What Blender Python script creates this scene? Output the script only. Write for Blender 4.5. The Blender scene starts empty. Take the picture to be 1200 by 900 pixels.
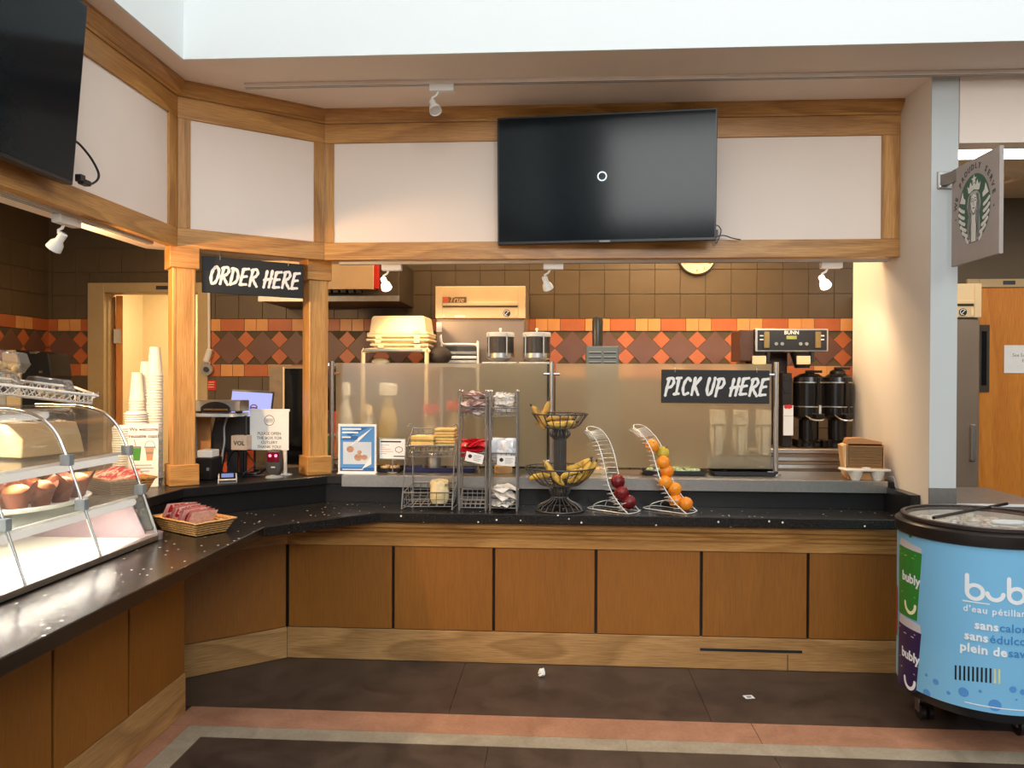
import bpy, bmesh, math, random
from mathutils import Vector, Matrix
random.seed(7)
R = math.radians
PI = math.pi
sc = bpy.context.scene
COL = sc.collection

# ------------------------------------------------------------------ camera
CAM_F, CAM_YAW, CAM_PITCH, CAM_ROLL, EYE = 900.0, R(3.5), R(-0.37), R(0.22), 1.6
_f = Vector((-math.sin(CAM_YAW)*math.cos(CAM_PITCH), math.cos(CAM_YAW)*math.cos(CAM_PITCH), math.sin(CAM_PITCH)))
_r0 = Vector((math.cos(CAM_YAW), math.sin(CAM_YAW), 0))
_u0 = _r0.cross(_f)
_r = _r0*math.cos(CAM_ROLL) + _u0*math.sin(CAM_ROLL)
_u = _u0*math.cos(CAM_ROLL) - _r0*math.sin(CAM_ROLL)
cam = bpy.data.objects.new('camera', bpy.data.cameras.new('camera'))
COL.objects.link(cam)
cam.data.sensor_width = 36.0
cam.data.lens = CAM_F/1200*36.0
cam.data.clip_start = 0.05
cam.matrix_world = Matrix(((_r.x, _u.x, -_f.x, 0), (_r.y, _u.y, -_f.y, 0), (_r.z, _u.z, -_f.z, EYE), (0, 0, 0, 1)))
sc.camera = cam

# ------------------------------------------------------------------ world, lights, exposure
sc.view_settings.view_transform = 'Standard'
sc.view_settings.look = 'None'
sc.view_settings.gamma = 1.0
sc.view_settings.exposure = 0.14
w = bpy.data.worlds.new('World'); sc.world = w
w.use_nodes = True
bg = w.node_tree.nodes['Background']
bg.inputs[0].default_value = (0.94, 0.97, 1.0, 1)
bg.inputs[1].default_value = 1.6

def area(name, loc, size, power, color, direction=(0, 0, -1), size_y=None, spread=180):
    l = bpy.data.lights.new(name, 'AREA'); l.energy = power; l.color = color
    l.shape = 'RECTANGLE'; l.size = size; l.size_y = size_y or size
    l.spread = R(spread)
    o = bpy.data.objects.new(name, l); COL.objects.link(o); o.location = loc
    o.rotation_euler = Vector(direction).to_track_quat('-Z', 'Y').to_euler()
    return o
def spot(name, loc, target, power, color, angle=70, blend=.4, radius=.03):
    l = bpy.data.lights.new(name, 'SPOT'); l.energy = power; l.color = color
    l.spot_size = R(angle); l.spot_blend = blend; l.shadow_soft_size = radius
    o = bpy.data.objects.new(name, l); COL.objects.link(o); o.location = loc
    o.rotation_euler = (Vector(target)-Vector(loc)).to_track_quat('-Z', 'Y').to_euler()
    return o
WARM = (1.0, 0.72, 0.42)
# ceiling fluorescents of the kitchen (the ones behind the fascia are out of view), plus an added wall fill
area('kitchen_light_a', (-2.6, 5.2, 2.98), 1.2, 9, WARM, size_y=.5)
area('kitchen_light_b', (-0.6, 5.2, 2.98), 1.2, 15, WARM, size_y=.5)
area('kitchen_light_c', (0.9, 5.6, 2.98), 1.2, 23, WARM, size_y=.4)
area('kitchen_light_d', (-3.5, 1.9, 2.98), .4, 100, WARM, size_y=1.6)
area('side_wall_fill', (1.1, 4.95, 2.98), .9, 17, WARM, size_y=.3)  # added area light, evens out the warm tone on the side wall
area('storeroom_light', (-3.3, 7.0, 2.7), .5, 34, (1.0, 0.82, 0.56))
# added unseen fill, standing in for atrium daylight behind and right of the camera
area('atrium_fill', (1.2, -5.2, 4.2), 4.0, 230, (0.98, 0.98, 0.97), direction=(-.05, 1, -.2), size_y=1.6)

# ------------------------------------------------------------------ point helpers (pixel of the 1200x900 photo -> point on a world plane)
def _ray(x, y): return _r*((x-600)/CAM_F) - _u*((y-450)/CAM_F) + _f
_O = Vector((0, 0, EYE))
def atY(x, y, Y): d = _ray(x, y); return _O + d*(Y/d.y)
def atX(x, y, X): d = _ray(x, y); return _O + d*(X/d.x)
def atZ(x, y, Z): d = _ray(x, y); return _O + d*((Z-EYE)/d.z)
def Xp(x, Y): return atY(x, 444, Y).x
def Zp(y, Y, x=600): return atY(x, y, Y).z

# ------------------------------------------------------------------ mesh builder
class MB:
    def __init__(s): s.v = []; s.f = []
    def add(s, vs, fs):
        o = len(s.v); s.v += [tuple(p) for p in vs]; s.f += [tuple(i+o for i in q) for q in fs]; return s
    def box(s, x0, y0, z0, x1, y1, z1):
        return s.add([(x0,y0,z0),(x1,y0,z0),(x1,y1,z0),(x0,y1,z0),(x0,y0,z1),(x1,y0,z1),(x1,y1,z1),(x0,y1,z1)],
                     [(0,3,2,1),(4,5,6,7),(0,1,5,4),(1,2,6,5),(2,3,7,6),(3,0,4,7)])
    def cbox(s, c, d):
        return s.box(c[0]-d[0]/2, c[1]-d[1]/2, c[2]-d[2]/2, c[0]+d[0]/2, c[1]+d[1]/2, c[2]+d[2]/2)
    def prism(s, poly, z0, z1, fn=None):
        # polygon (counter-clockwise) in a plane, extruded along the third axis; fn maps (a, b, c) to a point
        fn = fn or (lambda a, b, c: (a, b, c))
        n = len(poly)
        vs = [fn(a, b, z0) for a, b in poly] + [fn(a, b, z1) for a, b in poly]
        fs = [tuple(range(n-1, -1, -1)), tuple(range(n, 2*n))] + [(i, (i+1) % n, n+(i+1) % n, n+i) for i in range(n)]
        return s.add(vs, fs)
    def tube(s, pts, r, n=6, closed=False):
        pts = [Vector(p) for p in pts]; m = len(pts)
        rs = r if isinstance(r, (list, tuple)) else [r]*m
        t0 = (pts[1]-pts[0]).normalized()
        a = Vector((0, 0, 1)) if abs(t0.z) < .9 else Vector((1, 0, 0))
        nrm = (a - t0*a.dot(t0)).normalized()
        vs = []; fs = []
        for i, p in enumerate(pts):
            if closed: t = pts[(i+1) % m]-pts[i-1]
            elif i == 0: t = pts[1]-pts[0]
            elif i == m-1: t = pts[-1]-pts[-2]
            else: t = (pts[i+1]-p).normalized()+(p-pts[i-1]).normalized()
            if t.length < 1e-9: t = t0
            t = t.normalized()
            q = nrm - t*nrm.dot(t)
            nrm = q.normalized() if q.length > 1e-6 else nrm
            b = t.cross(nrm)
            for k in range(n):
                an = 2*PI*k/n
                vs.append(p + (nrm*math.cos(an)+b*math.sin(an))*rs[i])
        for i in range(m if closed else m-1):
            j = (i+1) % m
            for k in range(n):
                k2 = (k+1) % n
                fs.append((i*n+k, i*n+k2, j*n+k2, j*n+k))
        if not closed:
            fs.append(tuple(range(n-1, -1, -1))); fs.append(tuple((m-1)*n+k for k in range(n)))
        return s.add(vs, fs)
    def lathe(s, prof, n=20, c=(0, 0), caps=True):
        vs = []; fs = []; m = len(prof)
        for r, z in prof:
            for k in range(n):
                a = 2*PI*k/n; vs.append((c[0]+r*math.cos(a), c[1]+r*math.sin(a), z))
        for i in range(m-1):
            for k in range(n):
                k2 = (k+1) % n; fs.append((i*n+k, i*n+k2, (i+1)*n+k2, (i+1)*n+k))
        if caps: fs.append(tuple(range(n-1, -1, -1))); fs.append(tuple((m-1)*n+k for k in range(n)))
        return s.add(vs, fs)
    def ball(s, c, r, n=12, m=8, sz=1.0):
        prof = [(max(r*math.sin(PI*i/m), r*.02), -r*sz*math.cos(PI*i/m)) for i in range(m+1)]
        k = len(s.v); s.lathe(prof, n)
        s.v[k:] = [(x+c[0], y+c[1], z+c[2]) for x, y, z in s.v[k:]]; return s
    def cyl(s, p, q, r, n=12): return s.tube([p, q], r, n)
    def xf(s, M):
        s.v = [tuple(M @ Vector(p)) for p in s.v]; return s
    def mesh(s, name, m, smooth=None, bevel=0, seg=1):
        me = bpy.data.meshes.new(name); me.from_pydata(s.v, [], s.f)
        if bevel or True:
            bm = bmesh.new(); bm.from_mesh(me)
            bmesh.ops.recalc_face_normals(bm, faces=bm.faces)
            if bevel:
                es = [e for e in bm.edges if len(e.link_faces) == 2 and e.calc_face_angle(0) > .5]
                bmesh.ops.bevel(bm, geom=es, offset=bevel, segments=seg, affect='EDGES', profile=.5)
            bm.to_mesh(me); bm.free()
        me.materials.append(m)
        if smooth is not None:
            me.shade_smooth(); me.set_sharp_from_angle(angle=R(smooth))
        return me
    def build(s, name, m, parent=None, smooth=None, bevel=0, seg=1, loc=None, rz=0):
        o = bpy.data.objects.new(name, s.mesh(name, m, smooth, bevel, seg)); COL.objects.link(o)
        if parent:
            o.parent = parent
            if name.endswith(('print', 'lettering', 'emblem_figure', 'emblem_lines')): o['kind'] = 'stuff'
        if loc is not None: o.location = loc
        if rz: o.rotation_euler.z = rz
        return o

def tag(o, label=None, cat=None, group=None, kind=None):
    if label: o['label'] = label
    if cat: o['category'] = cat
    if group: o['group'] = group
    if kind: o['kind'] = kind
    return o
def thing(name, label, cat, loc=(0, 0, 0), rz=0, group=None):
    o = bpy.data.objects.new(name, None); COL.objects.link(o); o.empty_display_size = .05
    o.location = loc; o.rotation_euler.z = rz
    return tag(o, label, cat, group)
def struct(name, loc=(0, 0, 0), rz=0):
    o = bpy.data.objects.new(name, None); COL.objects.link(o)
    o.location = loc; o.rotation_euler.z = rz; o['kind'] = 'structure'
    return o
def inst(name, me, parent=None, loc=(0, 0, 0), rot=(0, 0, 0)):
    o = bpy.data.objects.new(name, me); COL.objects.link(o); o.location = loc; o.rotation_euler = rot
    if parent: o.parent = parent
    return o
def copy_tree(o, loc=None, rot=None, label=None, parent=None):
    c = o.copy(); COL.objects.link(c)
    if parent: c.parent = parent
    if loc is not None: c.location = loc
    if rot is not None: c.rotation_euler = rot
    if label: c['label'] = label
    for ch in list(o.children): copy_tree(ch, parent=c)
    return c

# ------------------------------------------------------------------ writing
def text_mesh(s, size, m, name='lettering', bold=0.0, depth=.0006, align='CENTER', spacing=1.0, shear=0, ay='CENTER'):
    cu = bpy.data.curves.new(name, 'FONT'); cu.body = s; cu.size = size; cu.align_x = align; cu.align_y = ay
    cu.extrude = depth; cu.offset = bold*size; cu.space_character = spacing; cu.resolution_u = 2; cu.shear = shear
    o = bpy.data.objects.new(name, cu); COL.objects.link(o)
    dg = bpy.context.evaluated_depsgraph_get()
    me = bpy.data.meshes.new_from_object(o.evaluated_get(dg))
    bpy.data.objects.remove(o); bpy.data.curves.remove(cu)
    me.name = name; me.materials.clear(); me.materials.append(m)
    return me
def text(s, size, m, parent, loc, rot=(PI/2, 0, 0), name='lettering', **k):
    # upright text facing -y by default
    return tag(inst(name, text_mesh(s, size, m, name, **k), parent, loc, rot), kind='stuff')
def smooth_line(pts, k=5):
    out = []
    n = len(pts)
    for i in range(n-1):
        p0 = pts[max(i-1, 0)]; p1 = pts[i]; p2 = pts[i+1]; p3 = pts[min(i+2, n-1)]
        for j in range(k):
            t = j/k
            out.append(tuple(.5*((2*b)+(-a+c)*t+(2*a-5*b+4*c-d)*t*t+(-a+3*b-3*c+d)*t**3) for a, b, c, d in zip(p0, p1, p2, p3)))
    out.append(tuple(pts[-1])); return out
def ribbon(mb, pts, wd, z0, z1, fn):
    # a brush stroke: one flat band round a 2-D line, with round ends, as a thin solid
    pts = [Vector((p[0], p[1])) for p in pts]; m = len(pts); L = []; Rr = []
    tans = []
    for i in range(m):
        t = pts[min(i+1, m-1)]-pts[max(i-1, 0)]; tans.append(t.normalized() if t.length > 1e-9 else Vector((1, 0)))
    h = [(wd[i] if isinstance(wd, list) else wd)/2 for i in range(m)]
    for i, p in enumerate(pts):
        nn = Vector((-tans[i].y, tans[i].x)); L.append(p+nn*h[i]); Rr.append(p-nn*h[i])
    cap1 = []; cap0 = []
    for k in (1, 2, 3):
        a = -PI/2+PI*k/4
        t, nn = tans[-1], Vector((-tans[-1].y, tans[-1].x)); cap1.append(pts[-1]+t*h[-1]*math.cos(a)+nn*h[-1]*math.sin(a))
        t, nn = -tans[0], Vector((tans[0].y, -tans[0].x)); cap0.append(pts[0]+t*h[0]*math.cos(a)+nn*h[0]*math.sin(a))
    if (pts[0]-pts[-1]).length < 1e-6: cap0 = cap1 = []
    ring = Rr+cap1+L[::-1]+cap0; n = len(ring)
    vs = [fn(q.x, q.y, z0) for q in ring]+[fn(q.x, q.y, z1) for q in ring]
    iL = lambda i: m+len(cap1)+(m-1-i)
    fs = []
    for i in range(m-1): fs.append((n+i, n+i+1, n+iL(i+1), n+iL(i)))
    if cap1: fs.append(tuple([n+m-1]+[n+m+k for k in range(len(cap1))]+[n+iL(m-1)]))
    if cap0: fs.append(tuple([n+iL(0)]+[n+n-len(cap0)+k for k in range(len(cap0))]+[n]))
    fs += [(i, (i+1) % n, n+(i+1) % n, n+i) for i in range(n)]
    mb.add(vs, fs)
GLYPH = {
 'O': ([(.34,.97),(.12,.78),(.04,.4),(.16,.06),(.42,.08),(.62,.42),(.6,.82),(.4,.98),(.3,.93)],),
 'R': ([(.16,.95),(.1,.5),(.04,.02)], [(.06,.9),(.42,.98),(.62,.8),(.48,.58),(.12,.46)], [(.2,.46),(.45,.2),(.66,.0)]),
 'D': ([(.16,.95),(.1,.5),(.04,.04)], [(.02,.94),(.4,.9),(.62,.58),(.5,.2),(.06,.03)]),
 'E': ([(.18,.94),(.1,.5),(.06,.05)], [(.14,.93),(.62,.98)], [(.12,.5),(.52,.54)], [(.04,.05),(.56,.08)]),
 'H': ([(.16,.96),(.1,.5),(.04,.02)], [(.62,1.0),(.56,.5),(.5,.04)], [(.0,.44),(.68,.56)]),
 'P': ([(.18,.95),(.1,.5),(.04,-.02)], [(.04,.92),(.44,.98),(.62,.76),(.46,.5),(.12,.42)]),
 'I': ([(.2,.96),(.14,.06)], [(.0,.95),(.38,.98)], [(-.04,.04),(.34,.07)]),
 'C': ([(.6,.84),(.42,.98),(.16,.8),(.05,.4),(.2,.05),(.54,.12)],),
 'K': ([(.16,.97),(.1,.5),(.04,.02)], [(.62,.98),(.14,.46)], [(.2,.52),(.6,.02)]),
 'U': ([(.14,.96),(.06,.4),(.18,.05),(.42,.1),(.56,.5),(.62,.98)],),
}
def brush_words(mb, s, width, height, fn, pen=.15, z0=0, z1=.001, slant=.16):
    adv = {'I': .62, ' ': .42}
    tot = sum(adv.get(c, .84) for c in s)-.2
    sx = width/tot; x = 0
    rr = random.Random(3)
    for c in s:
        if c != ' ':
            jig = rr.uniform(-.03, .03)
            for si, st in enumerate(GLYPH[c]):
                pl = smooth_line([((x+a+slant*b)*sx-width/2, (b+jig-.5)*height) for a, b in st], 5)
                n = len(pl)
                wd = [height*pen*(1.0+.15*math.sin(i*1.3)+.12*(1-i/n)) for i in range(n)]
                ribbon(mb, pl, wd, z0, z1+.0002*si, fn)
        x += adv.get(c, .84)
# ------------------------------------------------------------------ materials
def nodes(name):
    m = bpy.data.materials.new(name); m.use_nodes = True
    nt = m.node_tree; return m, nt, nt.nodes['Principled BSDF']
def N(nt, t, **k):
    n = nt.nodes.new(t)
    for a, b in k.items(): setattr(n, a, b)
    return n
def L(nt, a, b): nt.links.new(a, b)
def coords(nt, scale=(1, 1, 1), jitter=True):
    tc = N(nt, 'ShaderNodeTexCoord'); mp = N(nt, 'ShaderNodeMapping'); mp.inputs['Scale'].default_value = scale
    if jitter:
        oi = N(nt, 'ShaderNodeObjectInfo'); mu = N(nt, 'ShaderNodeVectorMath', operation='MULTIPLY')
        mu.inputs[1].default_value = (7.3, 5.1, 9.7)
        cb = N(nt, 'ShaderNodeCombineXYZ')
        for i in range(3): L(nt, oi.outputs['Random'], cb.inputs[i])
        L(nt, cb.outputs[0], mu.inputs[0])
        ad = N(nt, 'ShaderNodeVectorMath', operation='ADD')
        L(nt, tc.outputs['Object'], ad.inputs[0]); L(nt, mu.outputs[0], ad.inputs[1]); L(nt, ad.outputs[0], mp.inputs[0])
    else: L(nt, tc.outputs['Object'], mp.inputs[0])
    return mp.outputs[0]
def ramp(nt, fac, stops):
    r = N(nt, 'ShaderNodeValToRGB'); e = r.color_ramp.elements
    while len(e) < len(stops): e.new(.5)
    for i, (p, c) in enumerate(stops): e[i].position = p; e[i].color = (*c, 1)
    L(nt, fac, r.inputs[0]); return r.outputs[0]
def noise(nt, vec, scale, detail=3, rough=.5, dist=0):
    n = N(nt, 'ShaderNodeTexNoise'); n.inputs['Scale'].default_value = scale; n.inputs['Detail'].default_value = detail
    n.inputs['Roughness'].default_value = rough; n.inputs['Distortion'].default_value = dist
    L(nt, vec, n.inputs['Vector']); return n.outputs[0]
def bump(nt, h, b, strength=.2, dist=.002):
    n = N(nt, 'ShaderNodeBump'); n.inputs['Strength'].default_value = strength; n.inputs['Distance'].default_value = dist
    L(nt, h, n.inputs['Height']); L(nt, n.outputs[0], b.inputs['Normal'])
def srgb(r, g, b):
    f = lambda c: (c/255/12.92) if c/255 <= .04045 else ((c/255+.055)/1.055)**2.4
    return (f(r), f(g), f(b))
def mul(c, k): return tuple(min(1, x*k) for x in c)
def M(name, c, rough=.5, metal=0, var=.12, scale=18, spec=.5, bmp=0, emit=0, coat=0, alpha=1):
    m, nt, b = nodes(name)
    v = coords(nt)
    n = noise(nt, v, scale, 4)
    col = ramp(nt, n, [(.3, mul(c, 1-var)), (.7, mul(c, 1+var))])
    L(nt, col, b.inputs['Base Color'])
    b.inputs['Roughness'].default_value = rough; b.inputs['Metallic'].default_value = metal
    b.inputs['Specular IOR Level'].default_value = spec
    b.inputs['Coat Weight'].default_value = coat; b.inputs['Coat Roughness'].default_value = .1
    if bmp: bump(nt, n, b, bmp)
    if emit:
        b.inputs['Emission Strength'].default_value = emit; L(nt, col, b.inputs['Emission Color'])
    return m
def wood(name, dark, light, axis='x', scale=3.2, rings=9, rough=.38, contrast=1.0):
    m, nt, b = nodes(name)
    s = {'x': (.13, 1, 1), 'y': (1, .13, 1), 'z': (1, 1, .13)}[axis]
    v = coords(nt, s)
    n1 = noise(nt, v, scale, 2, .45, .3)
    mu = N(nt, 'ShaderNodeMath', operation='MULTIPLY'); mu.inputs[1].default_value = rings; L(nt, n1, mu.inputs[0])
    fr = N(nt, 'ShaderNodeMath', operation='FRACT'); L(nt, mu.outputs[0], fr.inputs[0])
    s2 = {'x': (.03, 1, 1), 'y': (1, .03, 1), 'z': (1, 1, .03)}[axis]
    n2 = noise(nt, coords(nt, s2), 260, 2, .6)
    n3 = noise(nt, v, 1.4, 2)
    mid = tuple((a+b_)/2 for a, b_ in zip(dark, light))
    c1 = ramp(nt, fr.outputs[0], [(0, light), (.55, mid), (.85, dark), (1, light)])
    mx = N(nt, 'ShaderNodeMix', data_type='RGBA'); mx.inputs[0].default_value = .55*contrast
    L(nt, c1, mx.inputs['B']); mx.inputs['A'].default_value = (*light, 1)
    c2 = ramp(nt, n2, [(.35, mul(mid, .8)), (.6, (1, 1, 1))])
    m2 = N(nt, 'ShaderNodeMix', data_type='RGBA', blend_type='MULTIPLY'); m2.inputs[0].default_value = .45*contrast
    L(nt, mx.outputs['Result'], m2.inputs['A']); L(nt, c2, m2.inputs['B'])
    c3 = ramp(nt, n3, [(.3, (.82, .82, .82)), (.7, (1.0, 1.0, 1.0))])
    m3 = N(nt, 'ShaderNodeMix', data_type='RGBA', blend_type='MULTIPLY'); m3.inputs[0].default_value = .7
    L(nt, m2.outputs['Result'], m3.inputs['A']); L(nt, c3, m3.inputs['B'])
    L(nt, m3.outputs['Result'], b.inputs['Base Color'])
    b.inputs['Roughness'].default_value = rough
    bump(nt, n2, b, .06, .001)
    return m
OD, OL = srgb(146, 94, 40), srgb(212, 158, 88)
oak_x = wood('oak_x', OD, OL, 'x'); oak_z = wood('oak_z', OD, OL, 'z'); oak_y = wood('oak_y', OD, OL, 'y')
post_oak = wood('post_oak', srgb(150, 104, 52), srgb(212, 162, 96), 'z', 2.6, 6)
plinth_oak = wood('plinth_oak', srgb(134, 94, 48), srgb(196, 152, 96), 'x', 3.4, 9)
panel_wood = wood('stained_panel', srgb(128, 80, 24), srgb(158, 100, 34), 'z', 2.0, 3, .42, .55)
door_wood = wood('door_wood', srgb(196, 112, 30), srgb(228, 148, 56), 'z', 2.4, 7, .4, .8)
def granite():
    m, nt, b = nodes('black_granite')
    v = coords(nt, jitter=False)
    vo = N(nt, 'ShaderNodeTexVoronoi'); vo.inputs['Scale'].default_value = 30; L(nt, v, vo.inputs['Vector'])
    th = N(nt, 'ShaderNodeMath', operation='LESS_THAN'); th.inputs[1].default_value = .16; L(nt, vo.outputs['Distance'], th.inputs[0])
    sx = N(nt, 'ShaderNodeSeparateColor'); L(nt, vo.outputs['Color'], sx.inputs[0])
    g = N(nt, 'ShaderNodeMath', operation='GREATER_THAN'); g.inputs[1].default_value = .70; L(nt, sx.outputs[0], g.inputs[0])
    a = N(nt, 'ShaderNodeMath', operation='MULTIPLY'); L(nt, th.outputs[0], a.inputs[0]); L(nt, g.outputs[0], a.inputs[1])
    n = noise(nt, v, 210, 2)
    base = ramp(nt, n, [(.5, (.007, .006, .0055)), (.68, (.036, .028, .022))])
    mx = N(nt, 'ShaderNodeMix', data_type='RGBA'); L(nt, a.outputs[0], mx.inputs[0]); L(nt, base, mx.inputs['A']); mx.inputs['B'].default_value = (.85, .8, .72, 1)
    L(nt, mx.outputs['Result'], b.inputs['Base Color'])
    b.inputs['Roughness'].default_value = .23; b.inputs['Specular IOR Level'].default_value = .6
    return m
GRANITE = granite()
BLACKLAM = M('black_laminate', (.008, .0075, .008), .3)
STEEL = M('brushed_steel', (.55, .53, .5), .32, 1, .06, 60)
STEEL2 = M('satin_steel', (.42, .40, .37), .42, 1, .08, 30)
DULLSTEEL = M('dull_steel_front', srgb(150, 128, 104), .4, .7, .06, 8)
CHROME = M('chrome', (.75, .75, .75), .12, 1, .02)
WIRE = M('grey_wire', srgb(150, 148, 146), .35, .6, .05)
BLACKWIRE = M('dark_wire', (.10, .092, .086), .36, .6)
WHITEWIRE = M('white_wire', srgb(226, 224, 218), .25, .35, .03)
WHITE = M('white_paint', srgb(226, 230, 228), .6, 0, .02, 2)
BULK = M('bulkhead_white', srgb(236, 241, 240), .7, 0, .01, 1)
CREAMW = M('side_wall_paint', srgb(226, 216, 202), .55, 0, .02, 2)
GREYW = M('column_paint', srgb(198, 202, 200), .6, 0, .02, 2)
CEIL = M('ceiling_paint', srgb(242, 226, 212), .8, 0, .02, 2)
KCEIL = M('kitchen_ceiling_paint', srgb(224, 206, 178), .8, 0, .02, 2)
PANELW = M('white_panel', srgb(222, 226, 230), .45, 0, .015, 1.5)
BROWNW = M('brown_wall', srgb(92, 78, 58), .55, 0, .06, 3)
BROWNT = M('brown_block', srgb(96, 80, 58), .42, 0, .07, 6)
GROUT = M('grout', srgb(92, 78, 56), .8)
T_OR = M('orange_tile', srgb(190, 104, 58), .4, 0, .10, 6)
T_LT = M('peach_tile', srgb(222, 156, 92), .4, 0, .08, 6)
T_BR = M('maroon_tile', srgb(112, 76, 62), .42, 0, .08, 6)
T_OL = M('olive_tile', srgb(98, 80, 56), .42, 0, .08, 6)
BLACK = M('black_plastic', (.012, .012, .013), .35)
BLACKG = M('gloss_black', (.004, .004, .005), .06)
SCREEN = M('tv_screen', (.006, .010, .013), .12, spec=.16)
DARKGREY = M('dark_grey', (.04, .04, .042), .4)
GREYP = M('grey_plastic', srgb(140, 146, 148), .45)
LIGHTGREY = M('light_grey', srgb(196, 196, 192), .4)
WHITEP = M('white_plastic', srgb(236, 234, 228), .35, 0, .02)
PAPER = M('paper', srgb(240, 238, 232), .7, 0, .02)
CREAMP = M('cream_plastic', srgb(232, 206, 158), .4, 0, .04)
CUPW = M('cup_paper', srgb(240, 234, 222), .5, 0, .02)
BOARD = M('chalkboard', (.014, .014, .014), .55)
CHALK = M('chalk_white', srgb(244, 244, 240), .7, 0, .03)
INK = M('ink', (.03, .03, .035), .6)
GREYINK = M('grey_ink', (.25, .25, .26), .6)
RED = M('red_wrap', srgb(200, 28, 40), .35, 0, .2, 40, bmp=.2)
REDL = M('red_label', srgb(214, 40, 30), .45)
ORANGEB = M('orange_box', srgb(214, 92, 44), .6)
CARD = M('cardboard', srgb(176, 126, 76), .7, 0, .1, 12)
KRAFT = M('kraft_paper', srgb(206, 164, 112), .65, 0, .1, 20, bmp=.2)
PULP = M('pulp_tray', srgb(206, 200, 188), .85, 0, .06, 40, bmp=.4)
WICK = None
def wicker():
    m, nt, b = nodes('wicker')
    v = coords(nt)
    wv = N(nt, 'ShaderNodeTexWave', bands_direction='Z'); wv.inputs['Scale'].default_value = 27; wv.inputs['Distortion'].default_value = 3; L(nt, v, wv.inputs[0])
    ck = N(nt, 'ShaderNodeTexChecker'); ck.inputs['Scale'].default_value = 70; L(nt, v, ck.inputs[0])
    c1 = ramp(nt, wv.outputs['Fac'], [(.2, srgb(186, 124, 60)), (.75, srgb(238, 190, 122))])
    mx = N(nt, 'ShaderNodeMix', data_type='RGBA', blend_type='MULTIPLY'); mx.inputs[0].default_value = .3
    L(nt, c1, mx.inputs['A']); L(nt, ck.outputs['Color'], mx.inputs['B'])
    L(nt, mx.outputs['Result'], b.inputs['Base Color']); b.inputs['Roughness'].default_value = .55
    bump(nt, wv.outputs['Fac'], b, .7, .004)
    return m
WICK = wicker()
def packets():
    # red and white printed sachets: stripes across the wrapper
    m, nt, b = nodes('red_striped_wrap')
    v = coords(nt)
    n = noise(nt, v, 34, 2)
    c = ramp(nt, n, [(.48, srgb(186, 30, 46)), (.53, srgb(236, 214, 206)), (.60, srgb(240, 232, 222)), (.64, srgb(190, 40, 54))])
    L(nt, c, b.inputs['Base Color']); b.inputs['Roughness'].default_value = .4
    return m
SACHET = packets()
def thin_glass(name, tint=(1, 1, 1), refl=1.0, haze=0.0, rough=.03):
    m = bpy.data.materials.new(name); m.use_nodes = True; nt = m.node_tree; nt.nodes.clear()
    out = N(nt, 'ShaderNodeOutputMaterial'); tr = N(nt, 'ShaderNodeBsdfTransparent'); tr.inputs[0].default_value = (*tint, 1)
    gl = N(nt, 'ShaderNodeBsdfGlossy'); gl.inputs['Roughness'].default_value = rough
    fr = N(nt, 'ShaderNodeFresnel'); fr.inputs[0].default_value = 1.45
    mu = N(nt, 'ShaderNodeMath', operation='MULTIPLY'); mu.inputs[1].default_value = refl; L(nt, fr.outputs[0], mu.inputs[0])
    mx = N(nt, 'ShaderNodeMixShader'); L(nt, mu.outputs[0], mx.inputs[0]); L(nt, tr.outputs[0], mx.inputs[1]); L(nt, gl.outputs[0], mx.inputs[2])
    last = mx.outputs[0]
    if haze:
        df = N(nt, 'ShaderNodeBsdfDiffuse'); df.inputs[0].default_value = (.8, .78, .74, 1)
        m2 = N(nt, 'ShaderNodeMixShader'); m2.inputs[0].default_value = haze
        L(nt, last, m2.inputs[1]); L(nt, df.outputs[0], m2.inputs[2]); last = m2.outputs[0]
    L(nt, last, out.inputs[0]); return m
GLASS = thin_glass('case_glass', (.97, .98, .97), 1.0, .035)
CLEAR = thin_glass('clear_plastic', (.96, .95, .93), .9, .06, .08)
COOLLID = thin_glass('cooler_lid_glass', (.97, .95, .92), .45, .03)
def frosted():
    m = bpy.data.materials.new('frosted_guard_glass'); m.use_nodes = True; nt = m.node_tree; nt.nodes.clear()
    out = N(nt, 'ShaderNodeOutputMaterial')
    v = coords(nt)
    n = noise(nt, v, 3.0, 4)
    rf = N(nt, 'ShaderNodeBsdfRefraction'); rf.inputs['Color'].default_value = (.97, .96, .90, 1); rf.inputs['Roughness'].default_value = .30; rf.inputs['IOR'].default_value = 1.16
    tl = N(nt, 'ShaderNodeBsdfTranslucent'); tl.inputs[0].default_value = (.95, .86, .68, 1)
    df = N(nt, 'ShaderNodeBsdfDiffuse'); df.inputs[0].default_value = (.62, .56, .44, 1)
    gl = N(nt, 'ShaderNodeBsdfGlossy'); gl.inputs['Roughness'].default_value = .16
    a = N(nt, 'ShaderNodeMixShader'); a.inputs[0].default_value = .25; L(nt, tl.outputs[0], a.inputs[1]); L(nt, df.outputs[0], a.inputs[2])
    f = N(nt, 'ShaderNodeMapRange'); f.inputs['To Min'].default_value = .23; f.inputs['To Max'].default_value = .33; L(nt, n, f.inputs[0])
    b_ = N(nt, 'ShaderNodeMixShader'); L(nt, f.outputs[0], b_.inputs[0]); L(nt, rf.outputs[0], b_.inputs[1]); L(nt, a.outputs[0], b_.inputs[2])
    c = N(nt, 'ShaderNodeMixShader'); c.inputs[0].default_value = .07; L(nt, b_.outputs[0], c.inputs[1]); L(nt, gl.outputs[0], c.inputs[2])
    L(nt, c.outputs[0], out.inputs[0]); return m
FROST = frosted()
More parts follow.
